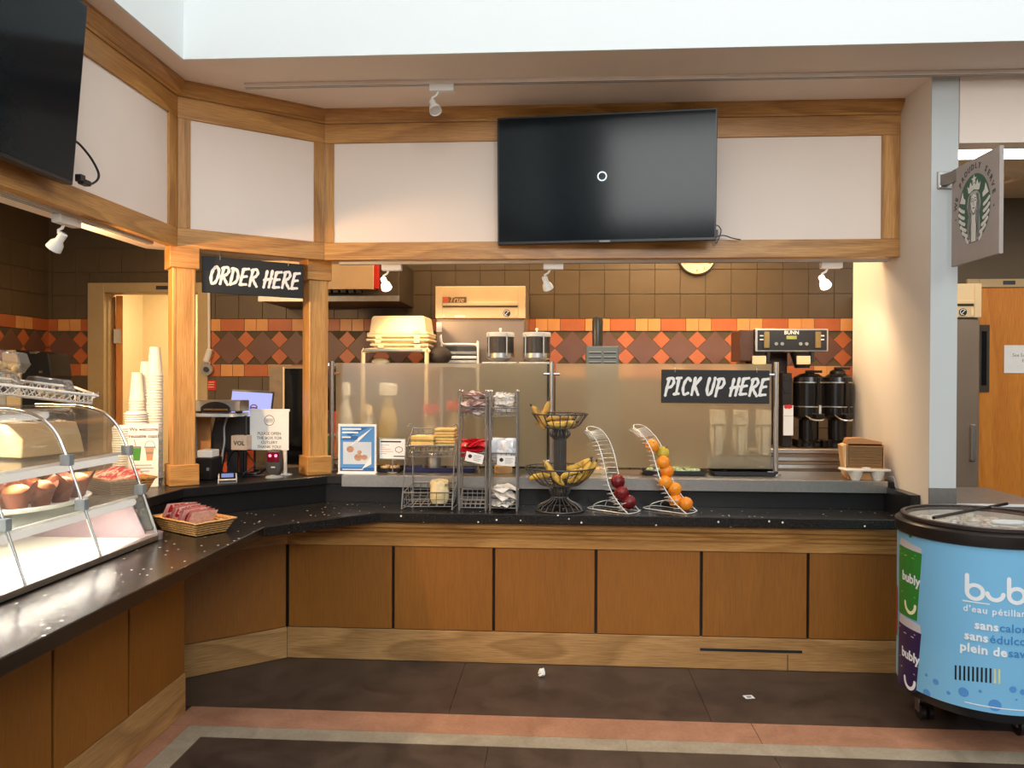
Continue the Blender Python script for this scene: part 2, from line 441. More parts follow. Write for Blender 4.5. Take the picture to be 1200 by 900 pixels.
def emission(name, c, s):
    m = bpy.data.materials.new(name); m.use_nodes = True; nt = m.node_tree; nt.nodes.clear()
    out = N(nt, 'ShaderNodeOutputMaterial'); e = N(nt, 'ShaderNodeEmission'); e.inputs[0].default_value = (*c, 1); e.inputs[1].default_value = s
    L(nt, e.outputs[0], out.inputs[0]); return m
def floor_mat(name, c1, c2, rough=.38):
    m, nt, b = nodes(name)
    v = coords(nt, jitter=False)
    a = noise(nt, v, 5, 6, .65, .6); d = noise(nt, v, 60, 3)
    col = ramp(nt, a, [(.3, c1), (.7, c2)])
    g = ramp(nt, d, [(.3, (.8, .8, .8)), (.7, (1.1, 1.1, 1.1))])
    mx = N(nt, 'ShaderNodeMix', data_type='RGBA', blend_type='MULTIPLY'); mx.inputs[0].default_value = .6
    L(nt, col, mx.inputs['A']); L(nt, g, mx.inputs['B']); L(nt, mx.outputs['Result'], b.inputs['Base Color'])
    r = N(nt, 'ShaderNodeMapRange'); r.inputs['To Min'].default_value = rough-.08; r.inputs['To Max'].default_value = rough+.12; L(nt, a, r.inputs[0]); L(nt, r.outputs[0], b.inputs['Roughness'])
    return m
F_DARK = floor_mat('dark_floor', srgb(48, 38, 33), srgb(84, 68, 58))
F_SAL = floor_mat('salmon_floor', srgb(150, 106, 82), srgb(182, 134, 106), .5)
F_GREY = floor_mat('grey_floor', srgb(142, 130, 110), srgb(172, 160, 140), .5)
# ------------------------------------------------------------------ setting: floor
fl = MB().box(-4.6, -6, -.06, 6.2, 8.2, -.004).build('floor', F_DARK); fl['kind'] = 'structure'
def slab(poly, m): return MB().prism(poly, -.004, 0.0).build('floor_panel', m, fl)
G = .0015
for x0, x1 in ((-2.3, -.52), (-.52, .72), (.72, 1.96), (1.96, 3.2), (3.2, 4.6)):
    slab([(x0+G, 3.632), (x1-G, 3.632), (x1-G, 4.6), (x0+G, 4.6)], F_DARK)
for x0, x1 in ((-1.78, .9), (.9, 3.2), (3.2, 5.5)):
    slab([(x0+G if x0 > -1.7 else x0, 3.43 if x0 > -1.7 else 3.43), (x1-G, 3.43), (x1-G, 3.63), (x0+G if x0 > -1.7 else x0, 3.63)], F_SAL)
slab([(-1.693, 3.43-.002), (-1.59, 3.325), (.3, 3.325), (.3, 3.428)], F_GREY)
for x0, x1 in ((.3, 2.6), (2.6, 5.5)): slab([(x0+G, 3.325), (x1-G, 3.325), (x1-G, 3.428), (x0+G, 3.428)], F_GREY)
for y0, y1 in ((-1, .8), (.8, 2.2), (2.2, 3.428)):
    slab([(-1.78, y0), (-1.695, y0), (-1.695, y1-G), (-1.78, y1-G)], F_SAL)
    e = 3.325 if y1 > 3 else y1-G
    slab([(-1.693, y0), (-1.59, y0), (-1.59, e), (-1.693, y1-G)], F_GREY)
for x0, x1 in ((-1.588, -.3), (-.3, .92), (.92, 2.14), (2.14, 3.4)):
    for y0, y1 in ((.9, 2.1), (2.1, 3.322)): slab([(x0+G, y0+G), (x1-G, y0+G), (x1-G, y1-G), (x0+G, y1-G)], F_DARK)

# ------------------------------------------------------------------ setting: walls, ceilings
def wall(name, m, boxes):
    b = MB()
    for q in boxes: b.box(*q)
    o = b.build(name, m); o['kind'] = 'structure'; return o
ZC = 3.17
wall('ceiling', CEIL, [(-1.87, 3.705, ZC, 6.2, 4.72, ZC+.08), (-2.3, -6, ZC, -1.87, 4.72, ZC+.08)])
wall('ceiling', KCEIL, [(-4.4, 4.72, 3.02, 6.2, 6.3, 3.1), (-4.4, -2, 3.02, -2.27, 4.72, 3.1)])
wall('wall_front', BULK, [(-1.87, 3.69, ZC, 6.2, 3.705, 5.6)])
wall('wall_upper_left', BULK, [(-1.87, -6, ZC, -1.855, 3.69, 5.6)])
wall('wall_upper_right', CEIL, [(2.055, 4.10, 2.825, 6.2, 4.22, ZC)])
wall('wall_rear', M('rear_wall_paint', srgb(132, 120, 110), .7, 0, .05, 1), [(-2.2, -6.1, 0, 6.2, -6, 3.4)]); wall('wall_rear', BULK, [(-2.2, -6.1, 3.4, 6.2, -6, 5.6)])
wall('wall_east', M('east_wall_paint', srgb(96, 86, 76), .7, 0, .05, 1), [(6.2, -6.1, 0, 6.3, 6.3, 3.2)]); wall('wall_east', BULK, [(6.2, -6.1, 3.2, 6.3, 6.3, 5.6)])
wall('wall_west', BULK, [(-2.2, -6, 0, -2.1, -1.5, ZC)])
pier = wall('wall_right', CREAMW, [(1.915, 4.103, .80, 2.048, 5.147, ZC)])
pf = MB().box(1.915, 4.098, 1.04, 2.050, 4.103, ZC).build('column_face', GREYW, pier)
kp = MB().box(1.914, 4.094, .86, 2.052, 4.103, 1.045).build('kick_plate', STEEL2, pier)
# kitchen back wall with tile courses
YB = 6.2; TS = .2
DX0, DX1, DZ1 = Xp(105, YB), Xp(245, YB), 2.387       # outer edge of the store-room door frame
wb = wall('wall_back', GROUT, [(-4.4, YB, 0, DX0, YB+.12, 3.05), (DX0, YB, DZ1, DX1, YB+.12, 3.05), (DX1, YB, 0, 6.2, YB+.12, 3.05)])
wl = wall('wall_left', GROUT, [(-4.40, -2, 0, -4.28, 6.3, 3.05)])
gap = .0016
def clip_x(poly, a, b):
    # the part of a convex polygon between x = a and x = b
    for lim, keep in ((a, 1), (b, -1)):
        out = []
        for k in range(len(poly)):
            p, q = poly[k-1], poly[k]
            ip, iq = (p[0]-lim)*keep >= -1e-9, (q[0]-lim)*keep >= -1e-9
            if ip != iq:
                t = (lim-p[0])/(q[0]-p[0]); out.append((lim, p[1]+(q[1]-p[1])*t))
            if iq: out.append(q)
        poly = out
        if len(poly) < 3: return []
    return poly
def rect(w_, h_): return [(-w_/2+gap, -h_/2+gap), (w_/2-gap, -h_/2+gap), (w_/2-gap, h_/2-gap), (-w_/2+gap, h_/2-gap)]
def dia(s_, g_): h = s_/math.sqrt(2)-g_; return [(0, -h), (h, 0), (0, h), (-h, 0)]
TILES = {'block_tile': (rect(.2, .195), .008, BROWNT), 'orange': (rect(.2, .1), .008, T_OR), 'light': (rect(.1, .1), .008, T_LT), 'big': (dia(.2, gap*1.2), .006, T_BR), 'small': (dia(.1, gap), .0075, T_OR)}
TILE_ME = {}
def tile_me(kind, lo, hi):
    poly, d, m = TILES[kind]
    w0 = min(p[0] for p in poly); w1 = max(p[0] for p in poly)
    full = lo <= w0+1e-6 and hi >= w1-1e-6
    if full and kind in TILE_ME: return TILE_ME[kind]
    if not full: poly = clip_x(poly, lo, hi)
    if len(poly) < 3 or max(p[0] for p in poly)-min(p[0] for p in poly) < .012: return None
    me = MB().prism(poly, 0, d, lambda a, b_, c: (a, -c, b_)).mesh('tile', m, bevel=.0012 if full else 0)
    if full: TILE_ME[kind] = me
    return me
BT1, BB1, BT0, BB0 = 2.087, 1.987, 1.708, 1.613      # upper band top / bottom, lower band top / bottom
PD = .2*math.sqrt(2)
def course(place, x0, x1, phase, holes):
    # place(name, mesh, x, z) puts a tile on the wall; tiles are cut at the wall's ends and at the door frame
    def put_(nm, kind, x, z):
        ivs = [(x0, x1)]
        for a, b, zt_ in holes:
            if z < zt_: ivs = [iv for p, q in ivs for iv in ((p, min(q, a)), (max(p, b), q)) if iv[1]-iv[0] > .01]
        for a, b in ivs:
            if x > b+.2 or x < a-.2: continue
            me = tile_me(kind, a-x, b-x)
            if me: place(nm, me, x, z)
    k0 = int(math.floor((x0-phase)/.4))-1; k1 = int(math.ceil((x1-phase)/.4))+1
    for zb in ((BT1+BB1)/2, (BT0+BB0)/2+.0025):
        sh = .2 if zb < 1.8 else 0
        for k in range(k0, k1):
            for dx, kd in ((0, 'orange'), (.15, 'light'), (.25, 'light')): put_('band_tile', kd, phase+sh+k*.4+dx, zb)
    zc = (BB1+BT0)/2
    for k in range(int((x0-phase)/PD)-2, int((x1-phase)/PD)+2):
        x = phase+k*PD
        put_('diamond_tile', 'big', x, zc)
        for dz in (.0695, -.0695): put_('accent_tile', 'small', x+PD/2, zc+dz)
    for z in (BT1+.0975, BT1+.0975+.195, BT1+.0975+.39, BB0-.0975, BB0-.0975-.195, BB0-.0975-.39):
        for k in range(int(x0/TS)-2, int(x1/TS)+3): put_('block_tile', 'block_tile', k*TS+.06, z)
xo = atY(671, 380, YB).x
def back_place(n, me, x, z): inst(n, me, wb, (x, YB-.0005, z))
course(back_place, -4.28, 2.75, xo, [(DX0, DX1, DZ1+.1)])
def left_place(n, me, y, z): inst(n, me, wl, (-4.2795, y, z), (0, 0, PI/2))
course(left_place, 4.6, 6.195, 4.9, [])
# plain brown paint above the tiles and round the right-hand door
MB().box(-4.28, YB-.004, 2.68, 6.2, YB, 3.02).build('painted_band', BROWNW, wb)
MB().box(2.75, YB-.004, 0, 6.2, YB, 2.68).build('painted_band', BROWNW, wb)
MB().box(-4.28, 4.3, 2.68, -4.276, YB, 3.02).build('painted_band', BROWNW, wl)
MB().box(-4.28, -2, 0, -4.276, 4.58, 3.02).build('painted_band', BROWNW, wl)

# ------------------------------------------------------------------ door_1: store-room opening with open leaf, and the room behind
FRM = M('door_frame_paint', srgb(190, 164, 120), .5, 0, .03)
d1 = struct('door_1')
xi0, xi1, zi = Xp(124, YB), Xp(233, YB), 2.305
MB().box(DX0, YB-.03, 0, xi0, YB+.14, DZ1).box(xi1, YB-.03, 0, DX1, YB+.14, DZ1).box(xi0, YB-.03, zi, xi1, YB+.14, DZ1).build('door_frame', FRM, d1, bevel=.004)
MB().box(xi0-.001, YB+.02, 0, xi0+.012, YB+.05, zi).build('door_stop', FRM, d1)
leaf = MB().box(0, 0, .01, .05, .80, zi-.01).build('door_leaf', door_wood, d1, loc=(xi0+.03, YB+.10, 0), rz=R(33))
for z in (1.95, .35): MB().box(-.02, -.012, z-.06, .035, .0, z+.06).build('hinge', STEEL2, leaf)
MB().box(xi0+.45, YB-.035, 2.33, xi0+.55, YB-.03, 2.36).build('name_plate', DARKGREY, d1)
wall('wall_far', M('storeroom_paint', srgb(232, 212, 166), .6, 0, .02), [(-4.4, 7.7, 0, -2.2, 7.8, 3), (-4.4, 6.32, 0, -4.3, 7.7, 3), (-2.3, 6.32, 0, -2.2, 7.7, 3), (-4.4, 6.32, 2.95, -2.2, 7.8, 3.0)])
rk = thing('storage_shelf', 'brown wire storage shelf with cartons inside the store room doorway', 'shelf', (-2.86, 7.3, 0))
for sx in (-.38, .38):
    for sy in (-.22, .22): MB().cyl((sx, sy, 0), (sx, sy, 2.2), .012, 8).build('post', STEEL2, rk)
for z in (.4, .9, 1.4, 1.85, 2.15):
    b = MB()
    for i in range(9): b.tube([(-.38, -.22+i*.055, z), (.38, -.22+i*.055, z)], .004, 5)
    for sx in (-.38, .38): b.tube([(sx, -.22, z), (sx, .22, z)], .006, 5)
    b.build('wire_shelf', STEEL2, rk)
def carton(name, label, cat, x, y, z, wx, wy, wz, m, rz=0, group=None, tape=True, lidm=None):
    t = thing(name, label, cat, (x, y, z), rz, group)
    MB().box(-wx/2, -wy/2, 0, wx/2, wy/2, wz).build('carton_body', m, t, bevel=.003)
    if tape: MB().box(-wx/2-.001, -.02, wz*.55, wx/2+.001, .02, wz+.0012).build('tape', lidm or KRAFT, t)
    return t
carton('carton', 'brown cardboard box on the upper shelf of the store room', 'box', -3.02, 7.24, 1.856, .34, .34, .24, CARD)
carton('carton', 'dark box on the top shelf of the store room', 'box', -3.05, 7.25, 2.156, .22, .3, .16, M('dark_box', srgb(70, 56, 44), .6))
carton('carton', 'pale carton with a dark print on the middle shelf of the store room', 'box', -2.9, 7.25, 1.406, .5, .32, .3, LIGHTGREY)

# door_2: orange wooden door on the right, with a vision strip and a notice
d2 = struct('door_2')
x2 = Xp(1146, YB-.02)
MB().box(x2-.09, YB-.03, 0, x2-.0, YB-.005, 2.39).box(x2, YB-.03, 2.325, x2+1.0, YB-.005, 2.39).build('door_frame', FRM, d2, bevel=.003)
lf = MB().box(x2, YB-.022, .01, x2+.98, YB-.006, 2.32).build('door_leaf', door_wood, d2)
sx0, sx1, sz0, sz1 = x2+.0, Xp(1155, YB), Zp(459, YB, 1150), Zp(381, YB, 1150)
MB().box(sx0, YB-.034, sz0, sx1+.01, YB-.022, sz1).build('window_frame', M('bronze_frame', srgb(66, 56, 44), .4), lf)
MB().box(sx0+.018, YB-.036, sz0+.05, sx1-.012, YB-.033, sz1-.05).build('window_pane', BLACKG, lf)
MB().box(Xp(1172, YB), YB-.034, 2.345, Xp(1186, YB), YB-.03, 2.375).build('name_plate', DARKGREY, d2)
nt_ = thing('paper_notice', 'white paper notice taped to the orange wooden door', 'notice', (Xp(1196, YB), YB-.026, Zp(421, YB, 1190)))
MB().box(-.14, -.0015, -.108, .20, 0, .108).build('sheet', PAPER, nt_)
text('See Someone', .036, GREYINK, nt_, (.02, -.002, .03)); text('Else', .034, GREYINK, nt_, (.02, -.002, -.012))

# ------------------------------------------------------------------ oak fascia over the counter (trim_1 front, trim_2 corner, trim_3 left)
S_FRONT = ((-1.385, 4.46), (1.916, 4.46)); S_CORN = ((-2.03, 3.976), (-1.385, 4.46)); S_LEFT = ((-2.03, -5.9), (-2.03, 3.976))
ZB, ZP0, ZP1, ZF = 2.298, 2.400, 2.985, 3.098
def fascia(name, A, B, stl, str_, mids=(), cl=0, cr=0):
    A = Vector(A); B = Vector(B); Ln = (B-A).length; rz = math.atan2(B.y-A.y, B.x-A.x)
    t = struct(name, (A.x, A.y, 0), rz)
    dep = .24
    # mitres: the two ends are cut by the half angle between neighbouring runs (cl, cr = tangent of it)
    def rail(nm, z0, z1, y0, y1, mt, bev=.002):
        b = MB().prism([(y0*cl*1.0, y0), (Ln+y0*cr, y0), (Ln+y1*cr, y1), (y1*cl, y1)], z0, z1)
        return b.build(nm, mt, t, bevel=bev)
    rail('fascia_body', ZB+.012, ZC, .012, dep, CEIL, 0)
    rail('bottom_rail', ZB, ZP0, -.0, .05, oak_x)
    rail('top_rail', ZP1, ZF, -.0, .05, oak_x)
    # crown moulding in three steps
    pr = [(.0, ZF), (-.008, ZF), (-.012, ZF+.012), (-.02, ZF+.016), (-.03, ZF+.03), (-.05, ZF+.052), (-.056, ZF+.056), (-.056, ZC), (.0, ZC)]
    vs = [(y*cl, y, z) for y, z in pr]+[(Ln+y*cr, y, z) for y, z in pr]; n = len(pr)
    MB().add(vs, [tuple(range(n)), tuple(range(2*n-1, n-1, -1))]+[(i, n+i, n+(i+1) % n, (i+1) % n) for i in range(n)]).build('crown_moulding', oak_x, t)
    xs = [(0, stl)]+[(m-.045, m+.045) for m in mids]+[(Ln-str_, Ln)]
    for x0, x1 in xs: MB().box(x0+.0006, .001, ZP0, x1-.0006, .04, ZP1).build('stile', oak_z, t, bevel=.002)
    for (a0, a1), (b0, b1) in zip(xs[:-1], xs[1:]):
        MB().box(a1-.004, .014, ZP0-.004, b0+.004, .03, ZP1+.004).build('white_panel', PANELW, t)
    return t
ha = math.tan(R(36.9)/2); hb = math.tan(R(90-36.9)/2)
fascia('trim_1', *S_FRONT, .055, .102, cl=-ha, cr=0)
fascia('trim_2', *S_CORN, .066, .062, cl=-hb, cr=ha)
fascia('trim_3', *S_LEFT, .1, .085, mids=(1.9, 4.3, 6.9), cl=0, cr=hb)
# ------------------------------------------------------------------ posts carrying the fascia
def oak_post(label, x, y):
    t = thing('oak_post', label, 'post', (x, y, 1.021), R(38), 'oak posts under the fascia')
    h = ZB-1.021+.01
    MB().cbox((0, 0, h/2), (.118, .118, h-.03)).build('shaft', post_oak, t, bevel=.004)
    for s in (-1, 1):
        MB().box(s*.047-.006 , -.0605, .118, s*.047+.006, -.058, h-.122).build('edge_bead', post_oak, t)
    MB().cbox((0, 0, .056), (.150, .150, .112)).build('base_block', oak_x, t, bevel=.003)
    MB().cbox((0, 0, h-.0605), (.150, .150, .121)).build('cap_block', oak_x, t, bevel=.003)
    return t
oak_post('square oak post left of the ORDER HERE sign', -2.045, 4.055)
oak_post('square oak post right of the ORDER HERE sign', -1.475, 4.575)

# ------------------------------------------------------------------ counter fronts
def counter_base(label, A, B, divs, zpl, mould, ends=(0, 0)):
    A = Vector(A); B = Vector(B); Ln = (B-A).length; rz = math.atan2(B.y-A.y, B.x-A.x)
    t = thing('counter_cabinet', label, 'counter', (A.x, A.y, 0), rz)
    MB().box(-.03, .022, 0.001, Ln+.015, .24, .805).build('carcass', BLACKLAM, t)
    MB().box(-ends[0], 0, 0.001, Ln+ends[1], .022, zpl).build('plinth', plinth_oak, t, bevel=.002)
    ztop = .651 if mould else .80
    for a, b in zip(divs[:-1], divs[1:]):
        MB().box(a+.008, .002, zpl+.004, b-.008, .022, ztop).build('front_panel', panel_wood, t, bevel=.002)
    if mould:
        pr = [(.022, .651), (-.004, .651), (-.008, .655), (-.008, .698), (-.004, .702), (-.004, .708), (-.016, .711), (-.018, .724), (-.012, .728), (-.014, .733), (-.030, .738), (-.033, .752), (-.028, .757), (-.044, .762), (-.048, .768), (-.048, .806), (.022, .806)]
        n = len(pr)
        e0, e1 = ends
        vs = [(-e0 if True else 0, y, z) for y, z in pr]+[(Ln+e1, y, z) for y, z in pr]
        MB().add(vs, [tuple(range(n)), tuple(range(2*n-1, n-1, -1))]+[(i, n+i, n+(i+1) % n, (i+1) % n) for i in range(n)]).build('moulding', oak_x, t)
    return t
AF = (-1.546, 4.30)
fd = [0]+[Xp(p, 4.30)+1.546 for p in (461.3, 579.5, 699.5, 823.3, 948.7)]+[3.464]
cb = counter_base('long stained wood counter front below the black countertop, with six panels', AF, (1.918, 4.30), fd, .176, True)
for px0, px1, y in ((822, 942, 762.5),):
    MB().box(Xp(px0, 4.3)+1.546, -.0015, Zp(y+1.6, 4.3, 880), Xp(px1, 4.3)+1.546, .012, Zp(y-1.6, 4.3, 880)).build('vent_slot', BLACK, cb)
xj = Xp(925, 4.3)+1.546
MB().box(xj-.002, -.001, .002, xj+.002, .01, .09).build('plinth_joint', BLACK, cb)
AA = (-2.125, 3.848)
la = math.hypot(AF[0]-AA[0], AF[1]-AA[1])
counter_base('single slanted counter front panel in the corner between the two runs', AA, AF, [0, la], .176, True)
cl_ = counter_base('left stained wood counter front under the pastry case', (-1.775, -1.2), (-1.775, 3.56), [0]+[y+1.2 for y in (-.75, -.28, .19, .66, 1.13, 1.60, 2.07, 2.60, 3.08)]+[4.76], .19, False)
MB().box(4.70, .024, .001, 4.758, .42, .805).build('end_panel', panel_wood, cl_)

# ------------------------------------------------------------------ worktops
ct = MB().prism([(-1.462, -1.2), (-1.462, 3.738), (-.985, 4.187), (1.915, 4.187), (1.915, 4.62), (-1.42, 4.62), (-2.02, 4.07), (-2.62, 4.07), (-2.62, -1.2)], .807, .86).build('countertop', GRANITE, bevel=.004)
tag(ct, 'long polished black speckled granite countertop carrying pastry case and fruit', 'countertop')
led = MB().prism([(1.915, 4.49), (1.915, 4.93), (-1.62, 4.93), (-2.55, 4.60), (-2.62, 3.55), (-1.975, 3.55), (-1.962, 3.905), (-1.372, 4.49)][::-1], .972, 1.020).build('raised_ledge', BLACKLAM, bevel=.003)
tag(led, 'raised black ledge carrying oak posts, till equipment and cups', 'ledge')
spl = MB().prism([(1.865, 4.522), (1.865, 4.54), (-1.40, 4.54), (-2.0, 3.96), (-2.02, 3.57), (-2.0, 3.57), (-1.985, 3.945), (-1.39, 4.522)][::-1], .861, .971).build('splashback', BLACKLAM)
tag(spl, 'dark upstand between the granite countertop and the raised ledge', 'splashback')
ss = MB().box(1.862, 4.19, .861, 1.914, 4.52, .992).build('side_splash', BLACKLAM)
tag(ss, 'short black side upstand where the countertop meets the white column', 'splashback')
sx0, sx1 = Xp(401, 4.49), 1.868
stl = MB().box(sx0, 4.486, 1.0212, sx1, 4.92, 1.0262).box(sx0, 4.482, .958, sx1, 4.488, 1.0262).build('steel_shelf', STEEL, bevel=.0015)
tag(stl, 'long brushed steel shelf with folded lip along the serving ledge', 'shelf')
SZ = 1.0265
wt = thing('prep_table', 'steel prep table hidden behind the frosted serving glass', 'table', (.35, 5.14, 0))
MB().box(-1.5, -.19, .90, .65, .30, .95).build('table_top', STEEL, wt, bevel=.004)
for sx in (-1.45, .6):
    for sy in (-.15, .22): MB().cyl((sx, sy, .001), (sx, sy, .90), .02, 8).build('leg', STEEL2, wt)
bc = thing('kitchen_counter', 'steel back counter along the tiled wall', 'counter', (-1.95, 5.88, 0))
MB().box(-.85, -.3, .001, .95, .29, .86).build('cabinet', STEEL2, bc)
MB().box(-.87, -.33, .86, .97, .3, .90).build('worktop', STEEL, bc, bevel=.003)
bc2 = copy_tree(bc, (-3.55, 5.2, 0), label='steel back counter in the far left corner of the kitchen')
bc2.scale = (.36, 1, 1)
bs = thing('brewer_stand', 'steel brewer stand with ribbed lips behind the serving ledge', 'stand', (1.42, 5.10, 0))
MB().box(-.30, -.12, .001, .48, .38, 1.165).build('stand_body', DULLSTEEL, bs)
for i, z in enumerate((1.165, 1.115, 1.065)): MB().box(-.31, -.15+.012*i, z-.028, .485, -.12, z).build('lip', STEEL, bs, bevel=.003)
rc = thing('steel_counter', 'small steel counter right of the white column', 'counter', (2.36, 4.62, 0))
MB().box(-.29, -.34, .905, .30, .34, .935).build('worktop', STEEL2, rc, bevel=.002)
MB().box(-.29, -.352, .925, 1.2, -.34, .938).build('white_edge', WHITEP, rc)
MB().box(-.28, -.30, .001, .28, .33, .905).build('cabinet', BLACKLAM, rc)
MB().box(.3, -.335, .001, 1.2, -.30, .924).build('dark_front', BLACKLAM, rc)

# ------------------------------------------------------------------ frosted serving guard
sg = thing('serving_guard', 'frosted glass serving guard on round steel posts above the steel shelf', 'sneeze guard', (0, 4.72, SZ))
YG = 4.72
zt, zb2 = Zp(426, YG, 650)-SZ, Zp(547, YG, 650)-SZ
for px, nm in ((389, 'post'), (646.5, 'post'), (909.5, 'post')):
    x = Xp(px, YG)
    p = MB().cyl((x, 0, 0), (x, 0, zt+.012), .0155, 14).build('post', STEEL, sg, smooth=40)
    MB().lathe([(.032, 0), (.032, .008), (.02, .012)], 16, (x, 0)).build('foot_flange', STEEL, p, smooth=40)
    for y in (438.5, 551 if px > 700 else 540):
        for s in ((1,) if px < 500 else (-1, 1) if px < 800 else (-1,)):
            z = Zp(y, YG, 650)-SZ
            MB().cyl((x+s*.012, -.004, z), (x+s*.05, -.004, z), .0085, 8).build('clamp', CHROME, p, smooth=40)
for a, b in ((393.5, 641), (651, 904)):
    MB().box(Xp(a, YG), -.004, zb2, Xp(b, YG), .004, zt).build('frosted_pane', FROST, sg)
# left return pane
# ------------------------------------------------------------------ televisions
def television(label, loc, rz, w_, h_, tilt, ring):
    t = thing('tv', label, 'television', loc, rz)
    piv = Matrix.Rotation(tilt, 4, 'X')
    MB().box(-w_/2, -.022, -h_/2, w_/2, .022, h_/2).xf(piv).build('casing', BLACK, t, bevel=.003)
    s = MB().box(-w_/2+.009, -.0238, -h_/2+.016, w_/2-.009, -.0225, h_/2-.009).xf(piv).build('screen', SCREEN, t)
    MB().box(-.03, -.026, -h_/2+.002, .03, -.021, -h_/2+.012).xf(piv).build('badge', GREYP, t)
    MB().box(-.25, .022, -.16, .25, .058, .16).build('wall_mount', DARKGREY, t)
    if ring:
        b = MB(); n = 36; r0, r1 = .020, .027
        pts = [(math.cos(2*PI*k/n), math.sin(2*PI*k/n)) for k in range(n)]
        vs = [(x*r0, -.0242, z*r0) for x, z in pts]+[(x*r1, -.0242, z*r1) for x, z in pts]
        b.add(vs, [(k, (k+1) % n, n+(k+1) % n, n+k) for k in range(n)])
        o = b.xf(piv).build('loading_ring', emission('ring_glow', (.75, .92, 1), 1.3), s); o.location = (-.015, -.0004, .01)
    return t
YT = 4.385
tx0, tx1 = Xp(582, YT), Xp(835, YT); tz0, tz1 = Zp(285.5, YT, 700), Zp(137.5, YT, 700)
television('wall television over the serving counter with a small loading ring', ((tx0+tx1)/2, YT-.035, (tz0+tz1)/2), R(-5), tx1-tx0, tz1-tz0, R(3), True)
XT = -1.93
q = atX(91, 217, XT); qh = (atX(104.5, 8, XT).z-q.z)
lw = 1.24
television('wall television on the left fascia, dark screen seen at a slant', (XT-.01, q.y-lw/2, q.z+.36), PI/2, lw, .72, R(5), False)
def cord(label, pts, r=.004, m=BLACK, plug=None):
    t = MB().tube(smooth_line(pts, 6), r, 6).build('power_cord', m, smooth=60)
    tag(t, label, 'cord')
    if plug:
        b = MB()
        for p, d in plug: b.cbox(p, d)
        b.build('plug', BLACK, t, bevel=.003)
    return t
P = lambda x, y, X=-1.975: tuple(atX(x, y, X))
cord('black cord looping beside the left television onto the white fascia panel', [P(88, 165), P(95, 171), P(107, 186), P(115.5, 203), P(113, 212), P(103, 216.5), P(92, 213)], .005, plug=[(P(99, 214), (.03, .05, .022)), (P(94, 209), (.03, .03, .03))])
Q = lambda x, y, Y=4.42: tuple(atY(x, y, Y))
cord('thin black cord and plug at the lower right corner of the front television', [Q(834, 270), Q(840, 264), Q(845, 270), Q(842, 280), Q(839, 285), Q(837, 278), Q(848, 276), Q(858, 279), Q(868, 281)], .0035, plug=[(Q(837, 274), (.04, .02, .045))])

# ------------------------------------------------------------------ hanging signs
def hang_sign(label, words, loc, rz, w_, h_, roll, hooks, tw, th, hl):
    t = thing('hanging_sign', label, 'sign', loc, rz)
    rm = Matrix.Rotation(roll, 4, 'Y')
    MB().box(-w_/2, -.006, -h_/2, w_/2, .006, h_/2).xf(rm).build('board', BOARD, t, bevel=.0015)
    b = MB(); brush_words(b, words, tw, th, lambda a, b_, c: (a, -.0064-c, b_), slant=.22)
    b.xf(rm).build('lettering', CHALK, t)
    for x in hooks:
        z0 = (rm @ Vector((x, 0, h_/2))).z
        ring = [(x, .0, z0-.012+hl*.0)]
        MB().tube([(x, -.009, z0-.016), (x, -.010, z0+.004), (x, 0, z0+.012), (x, 0, z0+hl)], .0022, 6).build('hook', STEEL, t)
    return t
# ORDER HERE: under the slanted fascia, hung parallel to it
a0 = Vector((-2.03, 3.976)); dr = Vector((.645, .484)).normalized()
o0 = Vector((-1.7, 4.28))
hang_sign('black hanging sign reading ORDER HERE in white brush letters', 'ORDER HERE', (-1.728, 4.268, 2.168), R(37), .565, .20, 0, (-.19, .19), .49, .098, .06)
YS = 4.69
s0, s1 = Xp(775, YS), Xp(901.5, YS); z0, z1 = Zp(472.5, YS, 830), Zp(433.5, YS, 830)
hang_sign('black sign reading PICK UP HERE hooked on the frosted glass', 'PICK UP HERE', ((s0+s1)/2, YS, (z0+z1)/2), 0, s1-s0, z1-z0, R(.3), (-.24, .245), .60, .105, .028)

# ------------------------------------------------------------------ track rails and spot lamps
def rail(label, p, q, m=WHITEP, w_=.034, h_=.02):
    p = Vector(p); q = Vector(q); d = q-p
    t = thing('track_rail', label, 'track rail', p, math.atan2(d.y, d.x))
    Ln = d.length
    MB().box(0, -w_/2, -h_, Ln, w_/2, 0).build('channel', m, t)
    for s in (-1, 1): MB().box(0, s*w_*.25-.003, -h_-.0015, Ln, s*w_*.25+.003, -h_+.001).build('conductor_slot', GREYP, t)
    return t
rail('thin ceiling track rail running along the hall ceiling before the fascia', (Xp(285, 4.0), 4.02, ZC-.0005), (6.1, 4.055, ZC-.0005), CEIL)
rail('white track rail under the back of the front fascia', (-1.33, 4.585, ZB+.011), (1.90, 4.585, ZB+.011))
rail('white track rail under the left fascia', (-2.11, -2, ZB+.011), (-2.11, 3.85, ZB+.011))
LAMPON = emission('lamp_glow', (1.0, .93, .82), 30)
LAMPOFF = M('lamp_glass', srgb(214, 206, 196), .2)
LAMPHEAD = emission('glowing_reflector', (1.0, .80, .58), 3.5)
